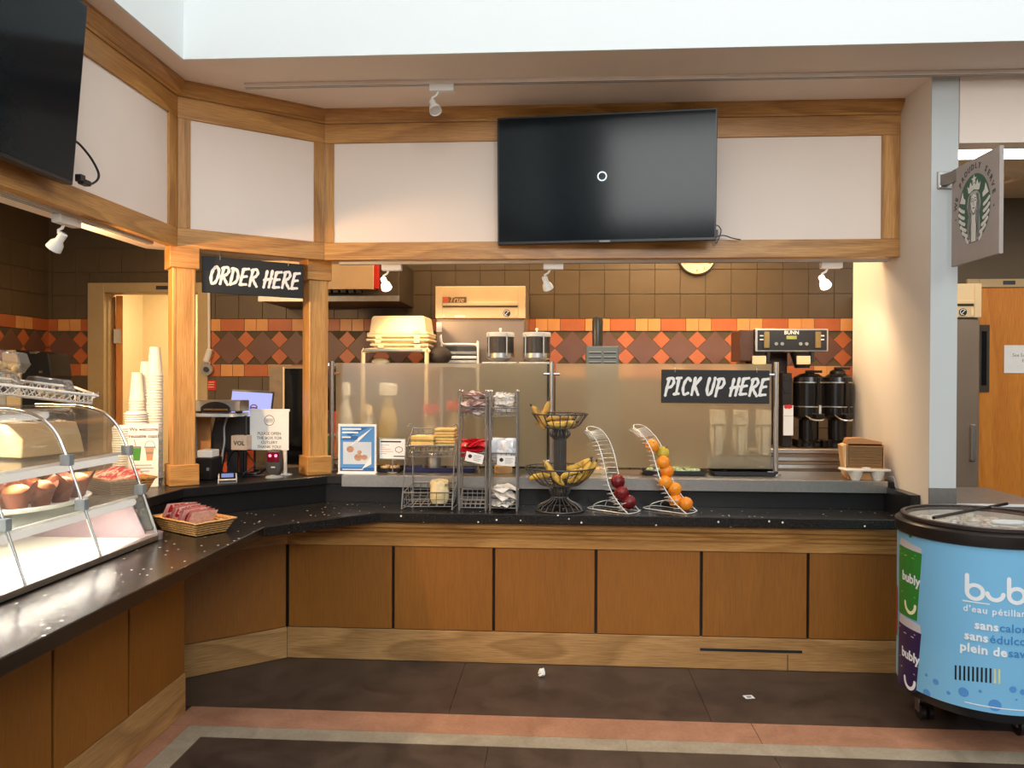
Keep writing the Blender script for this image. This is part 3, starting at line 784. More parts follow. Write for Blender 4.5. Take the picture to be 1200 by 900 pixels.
def track_lamp(label, loc, rz, aim, on, bw=.12):
    # adapter box on the rail, a bent arm, and a small lamp head aimed downwards
    t = thing('track_lamp', label, 'lamp', loc, rz, 'track lamps')
    MB().box(-bw/2, -.022, -.036, bw/2, .022, 0).build('adapter', WHITEP, t, bevel=.003)
    MB().tube([(-.02, 0, -.036), (-.03, 0, -.055), (-.052, 0, -.066), (-.052, 0, -.082)], .0065, 8).build('arm', WHITEP, t, smooth=50)
    hd = bpy.data.objects.new('lamp_head', MB().lathe([(.010, .035), (.017, .03), (.017, -.005), (.028, -.02), (.033, -.05), (.030, -.05), (.02, -.03)], 16, caps=False).mesh('lamp_head', LAMPHEAD if on else WHITEP, 40))
    COL.objects.link(hd); hd.parent = t; hd.location = (-.045, 0, -.105)
    d = Vector(aim).normalized(); hd.rotation_euler = (-d).to_track_quat('Z', 'Y').to_euler()
    MB().lathe([(.0285, -.046), (.02, -.038), (.001, -.035)], 16).build('bulb', LAMPON if on else LAMPOFF, hd)
    return t
track_lamp('white track lamp on the hall ceiling above the fascia', (Xp(517, 4.03), 4.03, ZC-.021), 0, (.3, -.5, -.8), False, .13)
l2 = track_lamp('lit track lamp under the fascia beside the steel hood', (Xp(459, 4.585), 4.585, ZB-.0105), 0, (.1, .9, -.7), True)
track_lamp('unlit track lamp under the fascia below the front television', (Xp(648, 4.585), 4.585, ZB-.0105), 0, (.3, .5, -.8), False)
l3 = track_lamp('lit track lamp under the fascia next to the white side wall', (Xp(973, 4.585), 4.585, ZB-.0105), 0, (.55, .6, -.6), True)
track_lamp('white track lamp hanging under the left fascia near the pastry case', (-2.11, atX(78, 270, -2.11).y, ZB-.0105), PI/2, (.1, .6, -.7), False, .14)
# the light the two lit lamps give, plus an added warm spot
spot('track_spot_a', (Xp(452, 4.585)+.02, 4.68, 2.12), (-.5, 5.25, .9), 17, (1.0, .70, .40), 130)
spot('track_spot_b', (Xp(962, 4.585)+.01, 4.66, 2.13), (1.7, 5.2, .9), 9, (1.0, .70, .42), 150, .6, .05)
spot('post_side_spot', (-2.35, 3.2, 2.2), (-1.9, 4.3, 1.6), 75, (1.0, .60, .28), 110)  # unseen warm lamp added at left to turn the posts' sides orange

# ------------------------------------------------------------------ blade sign on the column
def text_into(mb, s, size, fn, bold=0.0, align='CENTER', rot=0.0, at=(0, 0), depth=.0005, z0=0.0, spacing=1.0, ay='CENTER'):
    # writing bent onto any surface: fn maps (along, up, out) to a point
    me = text_mesh(s, size, INK, 'tmp', bold=bold, align=align, depth=depth, spacing=spacing, ay=ay)
    c, sn = math.cos(rot), math.sin(rot)
    vs = [fn(at[0]+v.co.x*c-v.co.y*sn, at[1]+v.co.x*sn+v.co.y*c, z0+depth+v.co.z) for v in me.vertices]
    mb.add(vs, [tuple(p.vertices) for p in me.polygons]); bpy.data.meshes.remove(me)
XB = 1.99
pa, pb = atX(1115.5, 196.7, XB), atX(1171.5, 173.7, XB); pc = atX(1115.5, 309.7, XB); pd = atX(1171.5, 300.3, XB)
bw_ = pa.y-pb.y; bt, bb = (pa.z+pb.z)/2, (pc.z+pd.z)/2; bh = bt-bb
bs_ = thing('blade_sign', 'square grey blade sign with green round emblem bracketed to the white column', 'sign', (XB, (pa.y+pb.y)/2, (bt+bb)/2))
BSIGN = M('blade_sign_grey', srgb(168, 156, 148), .5, 0, .03)
MB().box(0, -bw_/2, -bh/2, .02, bw_/2, bh/2).build('sign_board', BSIGN, bs_, bevel=.002)
EG = M('emblem_green', srgb(44, 92, 68), .5, 0, .03); EW = M('emblem_white', srgb(226, 224, 216), .5, 0, .02); EL = M('emblem_hair', srgb(176, 176, 170), .5, 0, .02)
er = bh*.335; ec = bh*.015
sc_ = min(1.0, bw_*.47/er/1.0)
kx = .333*bw_/er
eb = lambda a, b_, c: (-c, -a*er*kx, ec+b_*er)
circ = [(math.cos(2*PI*k/48), math.sin(2*PI*k/48)) for k in range(48)]
em = MB().prism(circ, .0003, .0012, eb).build('emblem', EG, bs_)
wh = MB(); hr = MB(); dk = MB()
# long hair, either side of the face, down to the foot of the disc
hr.prism([(-.1, -.985), (.12, -.985), (.34, -.92), (.40, -.6), (.36, -.2), (.43, .12), (.36, .36), (.2, .48), (0, .5), (-.2, .48), (-.36, .36), (-.43, .12), (-.36, -.2), (-.40, -.6), (-.34, -.92)], .0012, .0018, eb)
wh.prism([(-.19, .15), (-.14, -.04), (-.04, -.14), (.05, -.14), (.15, -.02), (.19, .16), (.16, .34), (0, .42), (-.16, .34)], .0018, .0024, eb)
wh.prism([(-.12, -.2), (.12, -.2), (.16, -.45), (.12, -.7), (.16, -.97), (-.16, -.97), (-.12, -.7), (-.16, -.45)], .0018, .0022, eb)
# crown and star
wh.prism([(-.34, .50), (-.30, .48), (0, .55), (.30, .48), (.34, .50), (.42, .70), (.30, .64), (.22, .80), (.11, .66), (0, .76), (-.11, .66), (-.22, .80), (-.30, .64), (-.42, .70)], .0012, .002, eb)
wh.prism([(.17*(1 if k % 2 == 0 else .42)*math.cos(PI/2+k*PI/5), .84+.15*(1 if k % 2 == 0 else .42)*math.sin(PI/2+k*PI/5)) for k in range(10)], .0012, .002, eb)
# the two tails, as stripes along the rim, with fins at the top
for s in (-1, 1):
    fin = [(s*.56, .22), (s*.90, .30), (s*.84, .40), (s*.72, .60), (s*.66, .42), (s*.54, .34)]
    wh.prism(fin if s > 0 else fin[::-1], .0012, .002, eb)
    for k in range(6):
        y = .10-.19*k
        ro = math.sqrt(max(.05, 1-y*y))*.985
        ri = max(.46-.02*k, ro-.36)
        ribbon(wh, [(s*ri, y-.10), (s*(ri+ro)/2, y-.04), (s*ro*.97, y+.05)], .10, .0012, .002, eb)
    for a in (.25, .31, .37): ribbon(dk, smooth_line([(s*a*.7, .40), (s*a, .0), (s*(a*.85), -.4), (s*(a*1.0), -.88)], 4), .022, .0018, .0023, eb)
    ribbon(dk, smooth_line([(s*.2, -.1), (s*.14, -.35), (s*.20, -.6), (s*.16, -.95)], 4), .03, .0022, .0026, eb)
    ribbon(dk, [(s*.05, .21), (s*.1, .23), (s*.15, .20)], .022, .0024, .0028, eb)
    ribbon(dk, [(s*.04, .28), (s*.1, .30), (s*.16, .27)], .018, .0024, .0028, eb)
ribbon(dk, [(.0, .26), (-.01, .1), (.03, .08)], .016, .0024, .0028, eb)
ribbon(dk, [(-.05, .01), (0, .0), (.06, .01)], .03, .0024, .0028, eb)
ribbon(dk, smooth_line([(-.2, .14), (-.17, .0), (-.04, -.15), (.05, -.15), (.17, .0), (.2, .14)], 3), .025, .0024, .0028, eb)
hr.build('emblem_hair', EL, em); wh.build('emblem_figure', EW, em); dk.build('emblem_lines', M('emblem_dark', srgb(40, 52, 46), .6), em)
lt = MB(); wr = 'WE PROUDLY SERVE'
for i, ch in enumerate(wr):
    if ch == ' ': continue
    an = R(180-(12+156*i/(len(wr)-1)))
    text_into(lt, ch, .040, lambda a, b_, c: (-c, -a*kx, b_), rot=an-PI/2, at=(math.cos(an)*er*1.22, ec+math.sin(an)*er*1.22), z0=.0002, bold=.01)
for a in (R(184), R(-4)):
    lt.prism([(math.cos(a)*er*1.2+.005*math.cos(k), ec-.01+math.sin(a)*er*1.2+.005*math.sin(k)) for k in range(6)], .0002, .001, lambda a_, b_, c: (-c, -a_*kx, b_))
lt.build('lettering', INK, bs_)
yb_ = 4.10-(pa.y+pb.y)/2
zk = Zp(211, 4.09, 1105)-(bt+bb)/2
xk0, xk1 = Xp(1097, 4.09)-XB, Xp(1116, 4.09)-XB
br = MB().box(xk0, yb_-.012, zk-.045, xk1+.01, yb_-.003, zk+.045).build('bracket_plate', STEEL2, bs_, bevel=.002)
MB().prism([(xk0+.012, yb_-.010), (-.002, bw_/2-.045), (.006, bw_/2-.045), (xk0+.05, yb_-.010)], zk-.030, zk+.026).build('bracket_arm', STEEL2, br)
for sx in (xk0+.012, xk1-.006):
    for dz in (-.034, .034): MB().cyl((sx, yb_-.012, zk+dz), (sx, yb_-.016, zk+dz), .005, 8).build('screw', CHROME, br)
# ------------------------------------------------------------------ pastry case on the left run
CX, CY0, CY1 = -2.18, .55, 3.385        # centre line, near end and far end
pcs = thing('pastry_case', 'lit pastry display case with curved glass on the left granite counter', 'display case', (CX, CY1, .861))
PROF = [(-1.826, .885), (-1.864, .99), (-1.9, 1.092), (-1.938, 1.20), (-1.974, 1.30), (-2.006, 1.368), (-2.05, 1.417), (-2.10, 1.446), (-2.16, 1.463), (-2.22, 1.470), (-2.40, 1.472)]
PR = [(x-CX, z-.861) for x, z in PROF]
LEN = CY1-CY0
sm = smooth_line(PR, 3)
# curved front glass, one pane between each pair of mullions
MUL = [0, -.43, -.865, -1.30, -1.74, -2.18, -LEN]
for y0, y1 in zip(MUL[:-1], MUL[1:]):
    b = MB(); n = len(sm)
    vs = [(x, y0-.006, z) for x, z in sm]+[(x, y1+.006, z) for x, z in sm]+[(x-.005, y0-.006, z-.002) for x, z in sm]+[(x-.005, y1+.006, z-.002) for x, z in sm]
    fs = [(i, i+1, n+i+1, n+i) for i in range(n-1)]+[(2*n+i, 3*n+i, 3*n+i+1, 2*n+i+1) for i in range(n-1)]
    b.add(vs, fs).build('curved_pane', GLASS, pcs, smooth=60)
def mull(y, r=.0068):
    m = MB().tube([(x+.003, y, z+.003) for x, z in sm], r, 8).build('curved_bar', CHROME, pcs, smooth=60)
    return m
for y in MUL:
    m = mull(y)
    for zz in (1.262, 1.078):
        k = min(range(len(sm)), key=lambda i: abs(sm[i][1]+.861-zz)); x, z = sm[k]
        MB().box(x-.022, y-.016, z-.022, x+.020, y+.016, z+.022).build('shelf_clip', GREYP, m, bevel=.002)
# glass ends, floor, back, shelves with edge profiles made to glow along their fronts
BX = -2.62-CX
ep = [(x, z) for x, z in sm]+[(BX, sm[-1][1]), (BX, .024)]
MB().prism(ep[::-1], -.012, -.006, lambda a, b_, c: (a, c, b_)).build('end_glass', GLASS, pcs)
WARMWHITE = M('case_floor_white', srgb(244, 240, 230), .45, 0, .01)
MB().box(BX, -LEN, .002, PR[0][0]-.012, -.014, .012).build('case_floor', WARMWHITE, pcs)
MB().box(PR[0][0]-.024, -LEN, .002, PR[0][0]+.012, 0, .026).build('front_sill', STEEL2, pcs, bevel=.002)
MB().lathe([(.045, .0), (.045, .03), (.04, .034)], 20, (PR[0][0]-.03, .02)).build('corner_foot', M('foot_plastic', srgb(150, 132, 132), .4), pcs, smooth=40)
BACKW = M('case_back_mauve', srgb(150, 130, 136), .4, 0, .02)
MB().box(BX-.01, -LEN, .002, BX+.004, -.014, .17).build('back_panel', BACKW, pcs)
MB().box(-2.45-CX, -LEN, .012, -2.44-CX, -.026, .190).build('inner_riser', BACKW, pcs)
MB().prism([(-2.44-CX, .012), (PR[0][0]-.03, .012), (PR[2][0]-.035, .180), (-2.44-CX, .180)], -.024, -.016, lambda a, b_, c: (a, c, b_)).build('end_panel', BACKW, pcs)
for y in [0]+MUL[1:]: MB().box(BX-.012, y-.02 if y else -.03, .002, BX+.02, y+.02 if y else -.004, PR[-1][1]).build('back_post', STEEL2, pcs)
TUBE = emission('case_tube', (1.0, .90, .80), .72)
SHELF = thin_glass('shelf_glass', (.93, .97, .95), 1.0, .04, .12)
SHELVES = [(-1.985, 1.252, -2.56), (-1.905, 1.058, -2.56)]
for xf, z, xb in SHELVES:
    s = MB().box(xb-CX, -LEN+.02, z-.861, xf-CX, -.02, z-.861+.008).build('glass_shelf', SHELF, pcs)
    MB().tube([(xf-CX-.012, -LEN+.03, z-.861-.018), (xf-CX-.012, -.035, z-.861-.018)], .017, 12).build('glow_tube', TUBE, s, smooth=50)  # pale edge profile made to glow, though it is no lamp
    MB().box(xf-CX-.004, -LEN+.02, z-.861-.002, xf-CX+.004, -.02, z-.861+.010).build('edge_strip', WHITEP, s)
MB().tube([(-2.24-CX, -LEN+.03, .575), (-2.24-CX, -.16, .575)], .018, 12).build('glow_tube', TUBE, pcs, smooth=50)
MB().box(-2.30-CX, -LEN, .588, -2.20-CX, -.05, .606).build('top_rail', WHITEP, pcs, bevel=.003)
MB().box(BX, -LEN, .600, -2.36-CX, -.01, .612).build('top_deck', SHELF, pcs)
# light of the top tube and the lower case lights
for xf, z, p_ in ((-1.985, 1.252, 11), (-1.905, 1.058, 24)):
    area('case_light', (xf-.04, 1.95, z-.04), 2.6, p_, (1.0, .88, .76), (-.25, 0, -1), size_y=.03)
area('case_light', (-2.27, 1.95, 1.405), 2.6, 14, (1.0, .88, .76), (-.1, 0, -1), size_y=.03)

# muffins in brown tulip papers on a white plate (lower shelf)
ZL = 1.067
plm = MB().lathe([(.10, .0), (.19, .012), (.215, .03), (.212, .034), (.185, .018), (.02, .010)], 28).mesh('plate', WHITEP, 40)
pl_ = inst('plate', plm, None, (-2.10, 2.95, ZL+.0095)); tag(pl_, 'white plate under the muffins on the lower case shelf', 'plate')
pl_.scale = (.8, 1.3, 1)
TULIP = M('tulip_paper', srgb(112, 60, 38), .7, 0, .15, 20); MUFF = M('muffin_crumb', srgb(150, 86, 42), .8, 0, .2, 40, bmp=.5)
def muffin(label, x, y, rot, s=1.0):
    t = thing('muffin', label, 'muffin', (x-.02, y+.53, ZL+.022), rot, 'muffins on the plate in the pastry case')
    b = MB(); n = 24; prof = [(.028, 0), (.036, .035), (.046, .06)]
    vs = []; fs = []
    for r, z in prof:
        for k in range(n): a = 2*PI*k/n; vs.append((r*s*math.cos(a), r*s*math.sin(a), z*s))
    for k in range(n):
        a = 2*PI*k/n; h = .068+.040*max(0, math.cos(2*a))**2; rr_ = .051+.016*max(0, math.cos(2*a))
        vs.append((rr_*s*math.cos(a), rr_*s*math.sin(a), h*s))
    for i in range(3):
        for k in range(n): fs.append((i*n+k, i*n+(k+1) % n, (i+1)*n+(k+1) % n, (i+1)*n+k))
    fs.append(tuple(range(n-1, -1, -1)))
    b.add(vs, fs).build('tulip_paper', TULIP, t, smooth=70)
    MB().ball((0, 0, .066*s), .045*s, 14, 8, .62).build('muffin_top', MUFF, t, smooth=60)
for i, (x, y, a, n_) in enumerate([(-2.03, 2.62, .3, 'muffin in brown paper at the far end of the plate'), (-2.12, 2.60, 1.1, 'muffin in brown paper at the back far side of the plate'),
      (-2.02, 2.50, 2.0, 'muffin in brown paper second from the far end, front row'), (-2.13, 2.47, .7, 'muffin in brown paper in the middle of the back row'),
      (-2.02, 2.38, 1.5, 'muffin in brown paper in the middle of the front row'), (-2.12, 2.34, 2.4, 'muffin in brown paper toward the near end, back row'), (-2.03, 2.26, .1, 'muffin in brown paper at the near end of the plate')]):
    muffin(n_, x, y, a, 1.12)
# wicker baskets
def basket_mesh(L_, W_, h, spread=1.3, wall_=.008):
    # rectangular woven tray: tapering walls with an up-swept rim and a floor
    b = MB()
    def ring(k, z, up=0):
        pts = []
        for i, (sx, sy) in enumerate(((-1, -1), (1, -1), (1, 1), (-1, 1))): pts.append((sx*L_/2*k, sy*W_/2*k, z+up))
        return pts
    n_ = 6
    lo = []; vs = []; fs = []
    for j in range(n_+1):
        t = j/n_; k = 1/spread+(1-1/spread)*t
        vs += ring(k, h*t)
    for j in range(n_+1):
        t = 1-j/n_; k = 1/spread+(1-1/spread)*t-wall_*2/L_
        vs += ring(k, max(.006, h*t))
    m = 2*(n_+1)
    for j in range(m-1):
        for q in range(4): fs.append((j*4+q, j*4+(q+1) % 4, (j+1)*4+(q+1) % 4, (j+1)*4+q))
    fs.append((3, 2, 1, 0)); fs.append(tuple((m-1)*4+q for q in range(4)))
    return b.add(vs, fs)
def basket(label, loc, rz, L_, W_, h, tilt=0):
    t = thing('wicker_basket', label, 'basket', loc, rz)
    t.rotation_euler.x = tilt
    basket_mesh(L_, W_, h).build('woven_body', WICK, t, bevel=.003)
    MB().tube([(-L_/2, -W_/2, h), (L_/2, -W_/2, h), (L_/2, W_/2, h), (-L_/2, W_/2, h)], .006, 8, closed=True).build('rim', WICK, t, smooth=60)
    return t
def sachet_mesh(w_, l_, h_, m):
    # pillow packet with crimped ends
    b = MB(); n = 6; vs = []; fs = []
    for i in range(n+1):
        t = i/n; k = math.sin(PI*t)**.6
        for (yy, zz) in ((-w_/2, 0), (0, h_/2*k+.0006), (w_/2, 0), (0, -h_/2*k-.0006)): vs.append((l_*(t-.5), yy, zz))
    for i in range(n):
        for q in range(4): fs.append((i*4+q, i*4+(q+1) % 4, (i+1)*4+(q+1) % 4, (i+1)*4+q))
    fs += [(3, 2, 1, 0), tuple(n*4+q for q in range(4))]
    return b.add(vs, fs).mesh('sachet', m, 50)
BAR = sachet_mesh(.062, .15, .022, SACHET)
LBC, LBA = Vector((-2.235, 3.735)), R(-36)
bk = basket('wicker basket of red striped bars on the raised ledge behind the pastry case', (LBC.x, LBC.y, 1.0215), LBA, .44, .22, .085)
for i in range(13):
    u = -.17+.0275*i
    o = inst('wrapped_bar', BAR, None, (LBC.x+u*math.cos(LBA), LBC.y+u*math.sin(LBA), 1.0215+.078+.004*(i % 2)), (0, R(-24-4*(i % 3)), LBA+R(80+6*(i % 3))))
    tag(o, 'red striped wrapped bar in the basket on the raised ledge', 'snack bar', 'bars in the ledge basket')
# basket on the granite, right of the case, with striped sachets standing in a row
BKC, BKA = Vector((-1.757, 3.604)), R(-32)
bk2 = basket('small wicker basket of striped packets on the granite beside the case', (BKC.x, BKC.y, .862), BKA, .37, .21, .066)
PKM = [sachet_mesh(.13, .125, .011, m_) for m_ in (M('clear_pink_wrap', srgb(222, 196, 190), .3, 0, .18, 60), SACHET, M('rose_wrap', srgb(190, 130, 130), .35, 0, .3, 50))]
for i in range(10):
    u = -.150+.0235*i
    o = inst('wrapped_packet', PKM[i % 3], None, (BKC.x+u*math.cos(BKA), BKC.y+u*math.sin(BKA), .862+.074-.002*i), (R(3*((i % 4)-1.5)), R(-52-2.5*(i % 3)), BKA+R(3*((i % 3)-1))))
    tag(o, 'striped packet standing in the small basket beside the pastry case', 'packet', 'packets in the counter basket')
# paper bags on the upper shelf
def paper_bag(label, x, y, z, rz, s=1):
    b = MB(); vs = [(-.14, -.09, 0), (.14, -.09, 0), (.14, .09, 0), (-.14, .09, 0), (-.13, -.085, .07), (.13, -.08, .075), (.13, .085, .07), (-.13, .08, .075), (-.15, -.03, .125), (.15, -.035, .12), (.15, .03, .122), (-.15, .03, .128)]
    b.add([(a*s, b_*s, c*s) for a, b_, c in vs], [(3, 2, 1, 0), (0, 1, 5, 4), (1, 2, 6, 5), (2, 3, 7, 6), (3, 0, 4, 7), (4, 5, 9, 8), (5, 6, 10, 9), (6, 7, 11, 10), (7, 4, 8, 11), (8, 9, 10, 11)])
    o = b.build('paper_bag', M('bag_paper', srgb(214, 180, 128), .7, 0, .08, 14, bmp=.3), None, smooth=30, bevel=.004, loc=(x, y, z), rz=rz)
    tag(o, label, 'paper bag'); return o
ZU = 1.2615
paper_bag('pale brown paper bag lying on the upper shelf of the pastry case', -2.24, 3.17, ZU+.0085, R(75), 1.1)
# wire basket of clear clamshell boxes on top of the case
wbk = thing('wire_basket', 'white wire basket on top of the pastry case holding salad boxes', 'basket', (-2.245, 3.10, 1.512), R(-38))
wbk.rotation_euler.x = R(-8)
hw, hl_, hh = .14, .235, .075
rimp = [(-hw, -hl_, hh), (hw, -hl_, hh*.55), (hw, hl_, hh*.55), (-hw, hl_, hh)]
MB().tube(rimp, .006, 8, closed=True).build('rim', WHITEWIRE, wbk)
flp = [(-hw*.85, -hl_*.95, .006), (hw*.85, -hl_*.95, .006), (hw*.85, hl_*.95, .006), (-hw*.85, hl_*.95, .006)]
b = MB().tube(flp, .004, 6, closed=True)
for i in range(9): y = -hl_*.95+i*hl_*1.9/8; b.tube([(-hw*.85, y, .006), (hw*.85, y, .006)], .0025, 5)
b.build('floor_grid', WHITEWIRE, wbk)
b = MB()
for i in range(16):
    t0, t1 = -1+i/8, -1+(i+1)/8
    for xs, zt_ in ((-1, hh), (1, hh*.55)):
        b.tube([(xs*hw, hl_*t0, zt_), (xs*hw*.85, hl_*.95*t1, .006)], .0022, 5); b.tube([(xs*hw, hl_*t1, zt_), (xs*hw*.85, hl_*.95*t0, .006)], .0022, 5)
for i in range(5):
    t0, t1 = -1+i*.4, -1+(i+1)*.4
    for ys in (-1, 1):
        b.tube([(hw*t0, ys*hl_, hh*.75), (hw*.85*t1, ys*hl_*.95, .006)], .0022, 5); b.tube([(hw*t1, ys*hl_, hh*.75), (hw*.85*t0, ys*hl_*.95, .006)], .0022, 5)
b.build('lattice', WHITEWIRE, wbk)
def clamshell(label, x, y, z, rz, fill):
    t = thing('salad_box', label, 'food box', (x, y, z), rz)
    pr = [(-.085, -.07), (.085, -.07), (.085, .07), (-.085, .07)]
    b = MB(); vs = []
    for k, z_ in ((.8, 0), (1, .04), (1.03, .042), (.97, .046), (.8, .085)): vs += [(a*k, c*k, z_) for a, c in pr]
    fs = [(i*4+q, i*4+(q+1) % 4, (i+1)*4+(q+1) % 4, (i+1)*4+q) for i in range(4) for q in range(4)]+[(3, 2, 1, 0), (16, 17, 18, 19)]
    b.add(vs, fs).build('clear_shell', CLEAR, t, bevel=.003)
    b = MB(); rr_ = random.Random(int(x*1e3))
    for i in range(14): b.ball((rr_.uniform(-.05, .05), rr_.uniform(-.04, .04), .014+rr_.uniform(0, .02)), .014, 7, 5)
    f = b.build('filling', fill, t, smooth=60); f['kind'] = 'stuff'
    return t
FILL1 = M('crackers', srgb(224, 196, 142), .7, 0, .2, 30); FILL2 = M('grapes', srgb(70, 40, 52), .4, 0, .4, 30)
WM = Matrix.Translation((-2.245, 3.10, 1.512)) @ Matrix.Rotation(R(-38), 4, 'Z') @ Matrix.Rotation(R(-8), 4, 'X')
for lab, lx, ly, lz, f_ in (('clear box of dark fruit lying in the wire basket on the case', -.0, -.12, .012, FILL2), ('clear box of pale crackers in the wire basket on the case', .0, .085, .012, FILL1), ('clear box stacked on the dark fruit box in the wire basket', .0, -.10, .099, FILL1)):
    q_ = WM @ Vector((lx, ly, lz)); c_ = clamshell(lab, q_.x, q_.y, q_.z, R(52), f_); c_.rotation_euler = (0, R(8), R(52))
# ------------------------------------------------------------------ till corner between the posts
ZT = 1.0205
def on_ledge(x, y): p = atZ(x, y, ZT); return p.x, p.y
# paper cups stacked upside down left of the post, and lids in front
def cup_mesh():
    prof = [(.030, .155), (.031, .157), (.045, .012), (.047, .010), (.048, .005), (.047, .001), (.044, .0), (.0435, .012), (.0305, .150)]
    return MB().lathe(prof, 20, caps=False).add([(.031*math.cos(2*PI*k/20), .031*math.sin(2*PI*k/20), .156) for k in range(20)], [tuple(range(20))]).mesh('paper_cup', CUPW, 40)
CUP = cup_mesh()
ONES = 'zeroth first second third fourth fifth sixth seventh eighth ninth tenth eleventh twelfth thirteenth fourteenth fifteenth sixteenth seventeenth eighteenth nineteenth'.split()
TENS = {2: 'twenty', 3: 'thirty', 4: 'forty'}
def ordinal(k):
    if k < 20: return ONES[k]
    return ('%s-%s' % (TENS[k//10], ONES[k % 10])) if k % 10 else TENS[k//10][:-1]+'ieth'
for nm, px, Y, n, z0 in (('tall', 181.5, 4.30, 37, ZT), ('middle', 171, 4.42, 32, ZT), ('short', 160.5, 4.34, 28, ZT)):
    x = Xp(px, Y)
    for i in range(n):
        o = inst('paper_cup', CUP, None, (x+.0006*math.sin(i*2.1), Y, z0+i*.0163), (0, 0, i*.7)); o.scale = (.93, .93, 1.08)
        tag(o, '%s white cup from the top of the %s stack by the post' % (ordinal(n-i), {'tall': 'tallest', 'middle': 'middle', 'short': 'shortest'}[nm]), 'paper cup', 'cups in the %s stack' % nm)
LID = MB().lathe([(.050, 0), (.052, .004), (.050, .009), (.044, .010), (.042, .018), (.036, .019), (.01, .016)], 20).mesh('cup_cover', WHITEP, 40)
for px, Y, n, t_ in ((160, 4.12, 31, 'in front of the cup stacks'), (146, 4.06, 25, 'left of the other lids')):
    for i in range(n):
        o = inst('cup_cover', LID, None, (Xp(px, Y)+.002*math.sin(i), Y, ZT+.05+i*.0125 if False else ZT+i*.0125), (0, 0, i))
        o.scale = (1.2, 1.2, 1)
        tag(o, '%s white plastic lid from the top of the stack %s' % (ordinal(n-i), t_), 'lid', 'stacked lids ' + t_)
# card sign: We welcome reusable cups!
YW = 3.95
cs = thing('counter_sign', 'white upright card reading We welcome reusable cups beside the pastry case', 'sign', (Xp(168, YW), YW, ZT), R(14))
cwd, chh = .150, .335
MB().box(-cwd/2, -.003, .0, cwd/2, .003, chh).build('card', PAPER, cs)
MB().box(-cwd/2-.004, -.03, .0, cwd/2+.004, .03, .004).build('clear_foot', CLEAR, cs)
text('We welcome', .026, INK, cs, (0.003, -.0034, chh-.03), bold=.012)
text('reusable cups!', .026, INK, cs, (0.003, -.0034, chh-.066), bold=.012)
GRN = M('print_green', srgb(72, 148, 58), .6); PEACH = M('print_peach', srgb(226, 150, 104), .6)
fr_ = lambda a, b_, c: (a, -.0032-c, b_)
MB().prism([(-.048, .14), (-.016, .14), (-.010, .205), (-.054, .205)], 0, .0006, fr_).build('green_cup_print', GRN, cs)
b = MB().prism([(-.057, .206), (-.007, .206), (-.012, .216), (-.052, .216)], 0, .0006, fr_); ribbon(b, [(-.036, .216), (-.044, .25)], .004, 0, .0006, fr_); b.build('lid_and_straw_print', GREYINK, cs)
MB().prism([(.018, .14), (.046, .14), (.054, .205), (.010, .205)], 0, .0006, fr_).build('peach_cup_print', PEACH, cs)
b = MB().prism([(.014, .172), (.050, .172), (.052, .186), (.012, .186)], .0006, .001, fr_); b.prism([(.006, .206), (.058, .206), (.058, .213), (.006, .213)], 0, .0006, fr_)
ribbon(b, smooth_line([(.008, .213), (.02, .24), (.05, .238), (.062, .2)], 3), .003, 0, .0006, fr_); b.build('cup_band_print', GREYINK, cs)
b = MB()
for i, (w_, z) in enumerate(((.08, .115), (.1, .098), (.06, .083), (.09, .058), (.1, .044), (.07, .03))): ribbon(b, [(-w_/2, z), (w_/2, z)], .004, 0, .0005, fr_)
b.build('small_print', GREYP, cs)

# little shelf with silver device
xs0, ys0 = Xp(229, 4.36), 4.36
sh = thing('till_shelf', 'small raised shelf with white edge right behind the left post', 'shelf', (xs0, ys0, ZT))
hs = Zp(484, 4.36, 250)-ZT
MB().box(-.05, -.10, hs-.018, .27, .12, hs).build('shelf_board', LIGHTGREY, sh, bevel=.002)
MB().box(-.053, -.02, .0005, -.037, .11, hs-.018).build('upright', LIGHTGREY, sh)
MB().box(.253, .09, .0005, .263, .11, hs-.018).build('upright', BLACK, sh)
MB().box(-.04, .10, .05, .045, .112, hs-.018).build('back_board', CARD, sh)
dv = thing('label_printer', 'silver tray-shaped device with black arched cover on the small shelf', 'printer', (Xp(259, 4.36), 4.36, ZT+hs+.0005))
MB().box(-.14, -.06, .012, .14, .07, .075).build('silver_body', STEEL2, dv, bevel=.004)
b = MB(); n = 12
arc = [(-.085, .006)]+[(-.085+.17*i/n, .018+.05*math.sin(PI*min(1, i/n*.92+.04))**.5) for i in range(n+1)]+[(.085, .006)]
b.prism(arc[::-1], -.075, -.055, lambda a, b_, c: (a+.0, c, b_)).build('black_arch', BLACK, dv, smooth=50)
MB().box(-.07, -.079, .018, .075, -.074, .028).build('silver_lip', CHROME, dv)
for x in (-.12, .12): MB().lathe([(.018, 0), (.022, .012)], 12, (x, -.03)).build('foot', BLACK, dv)
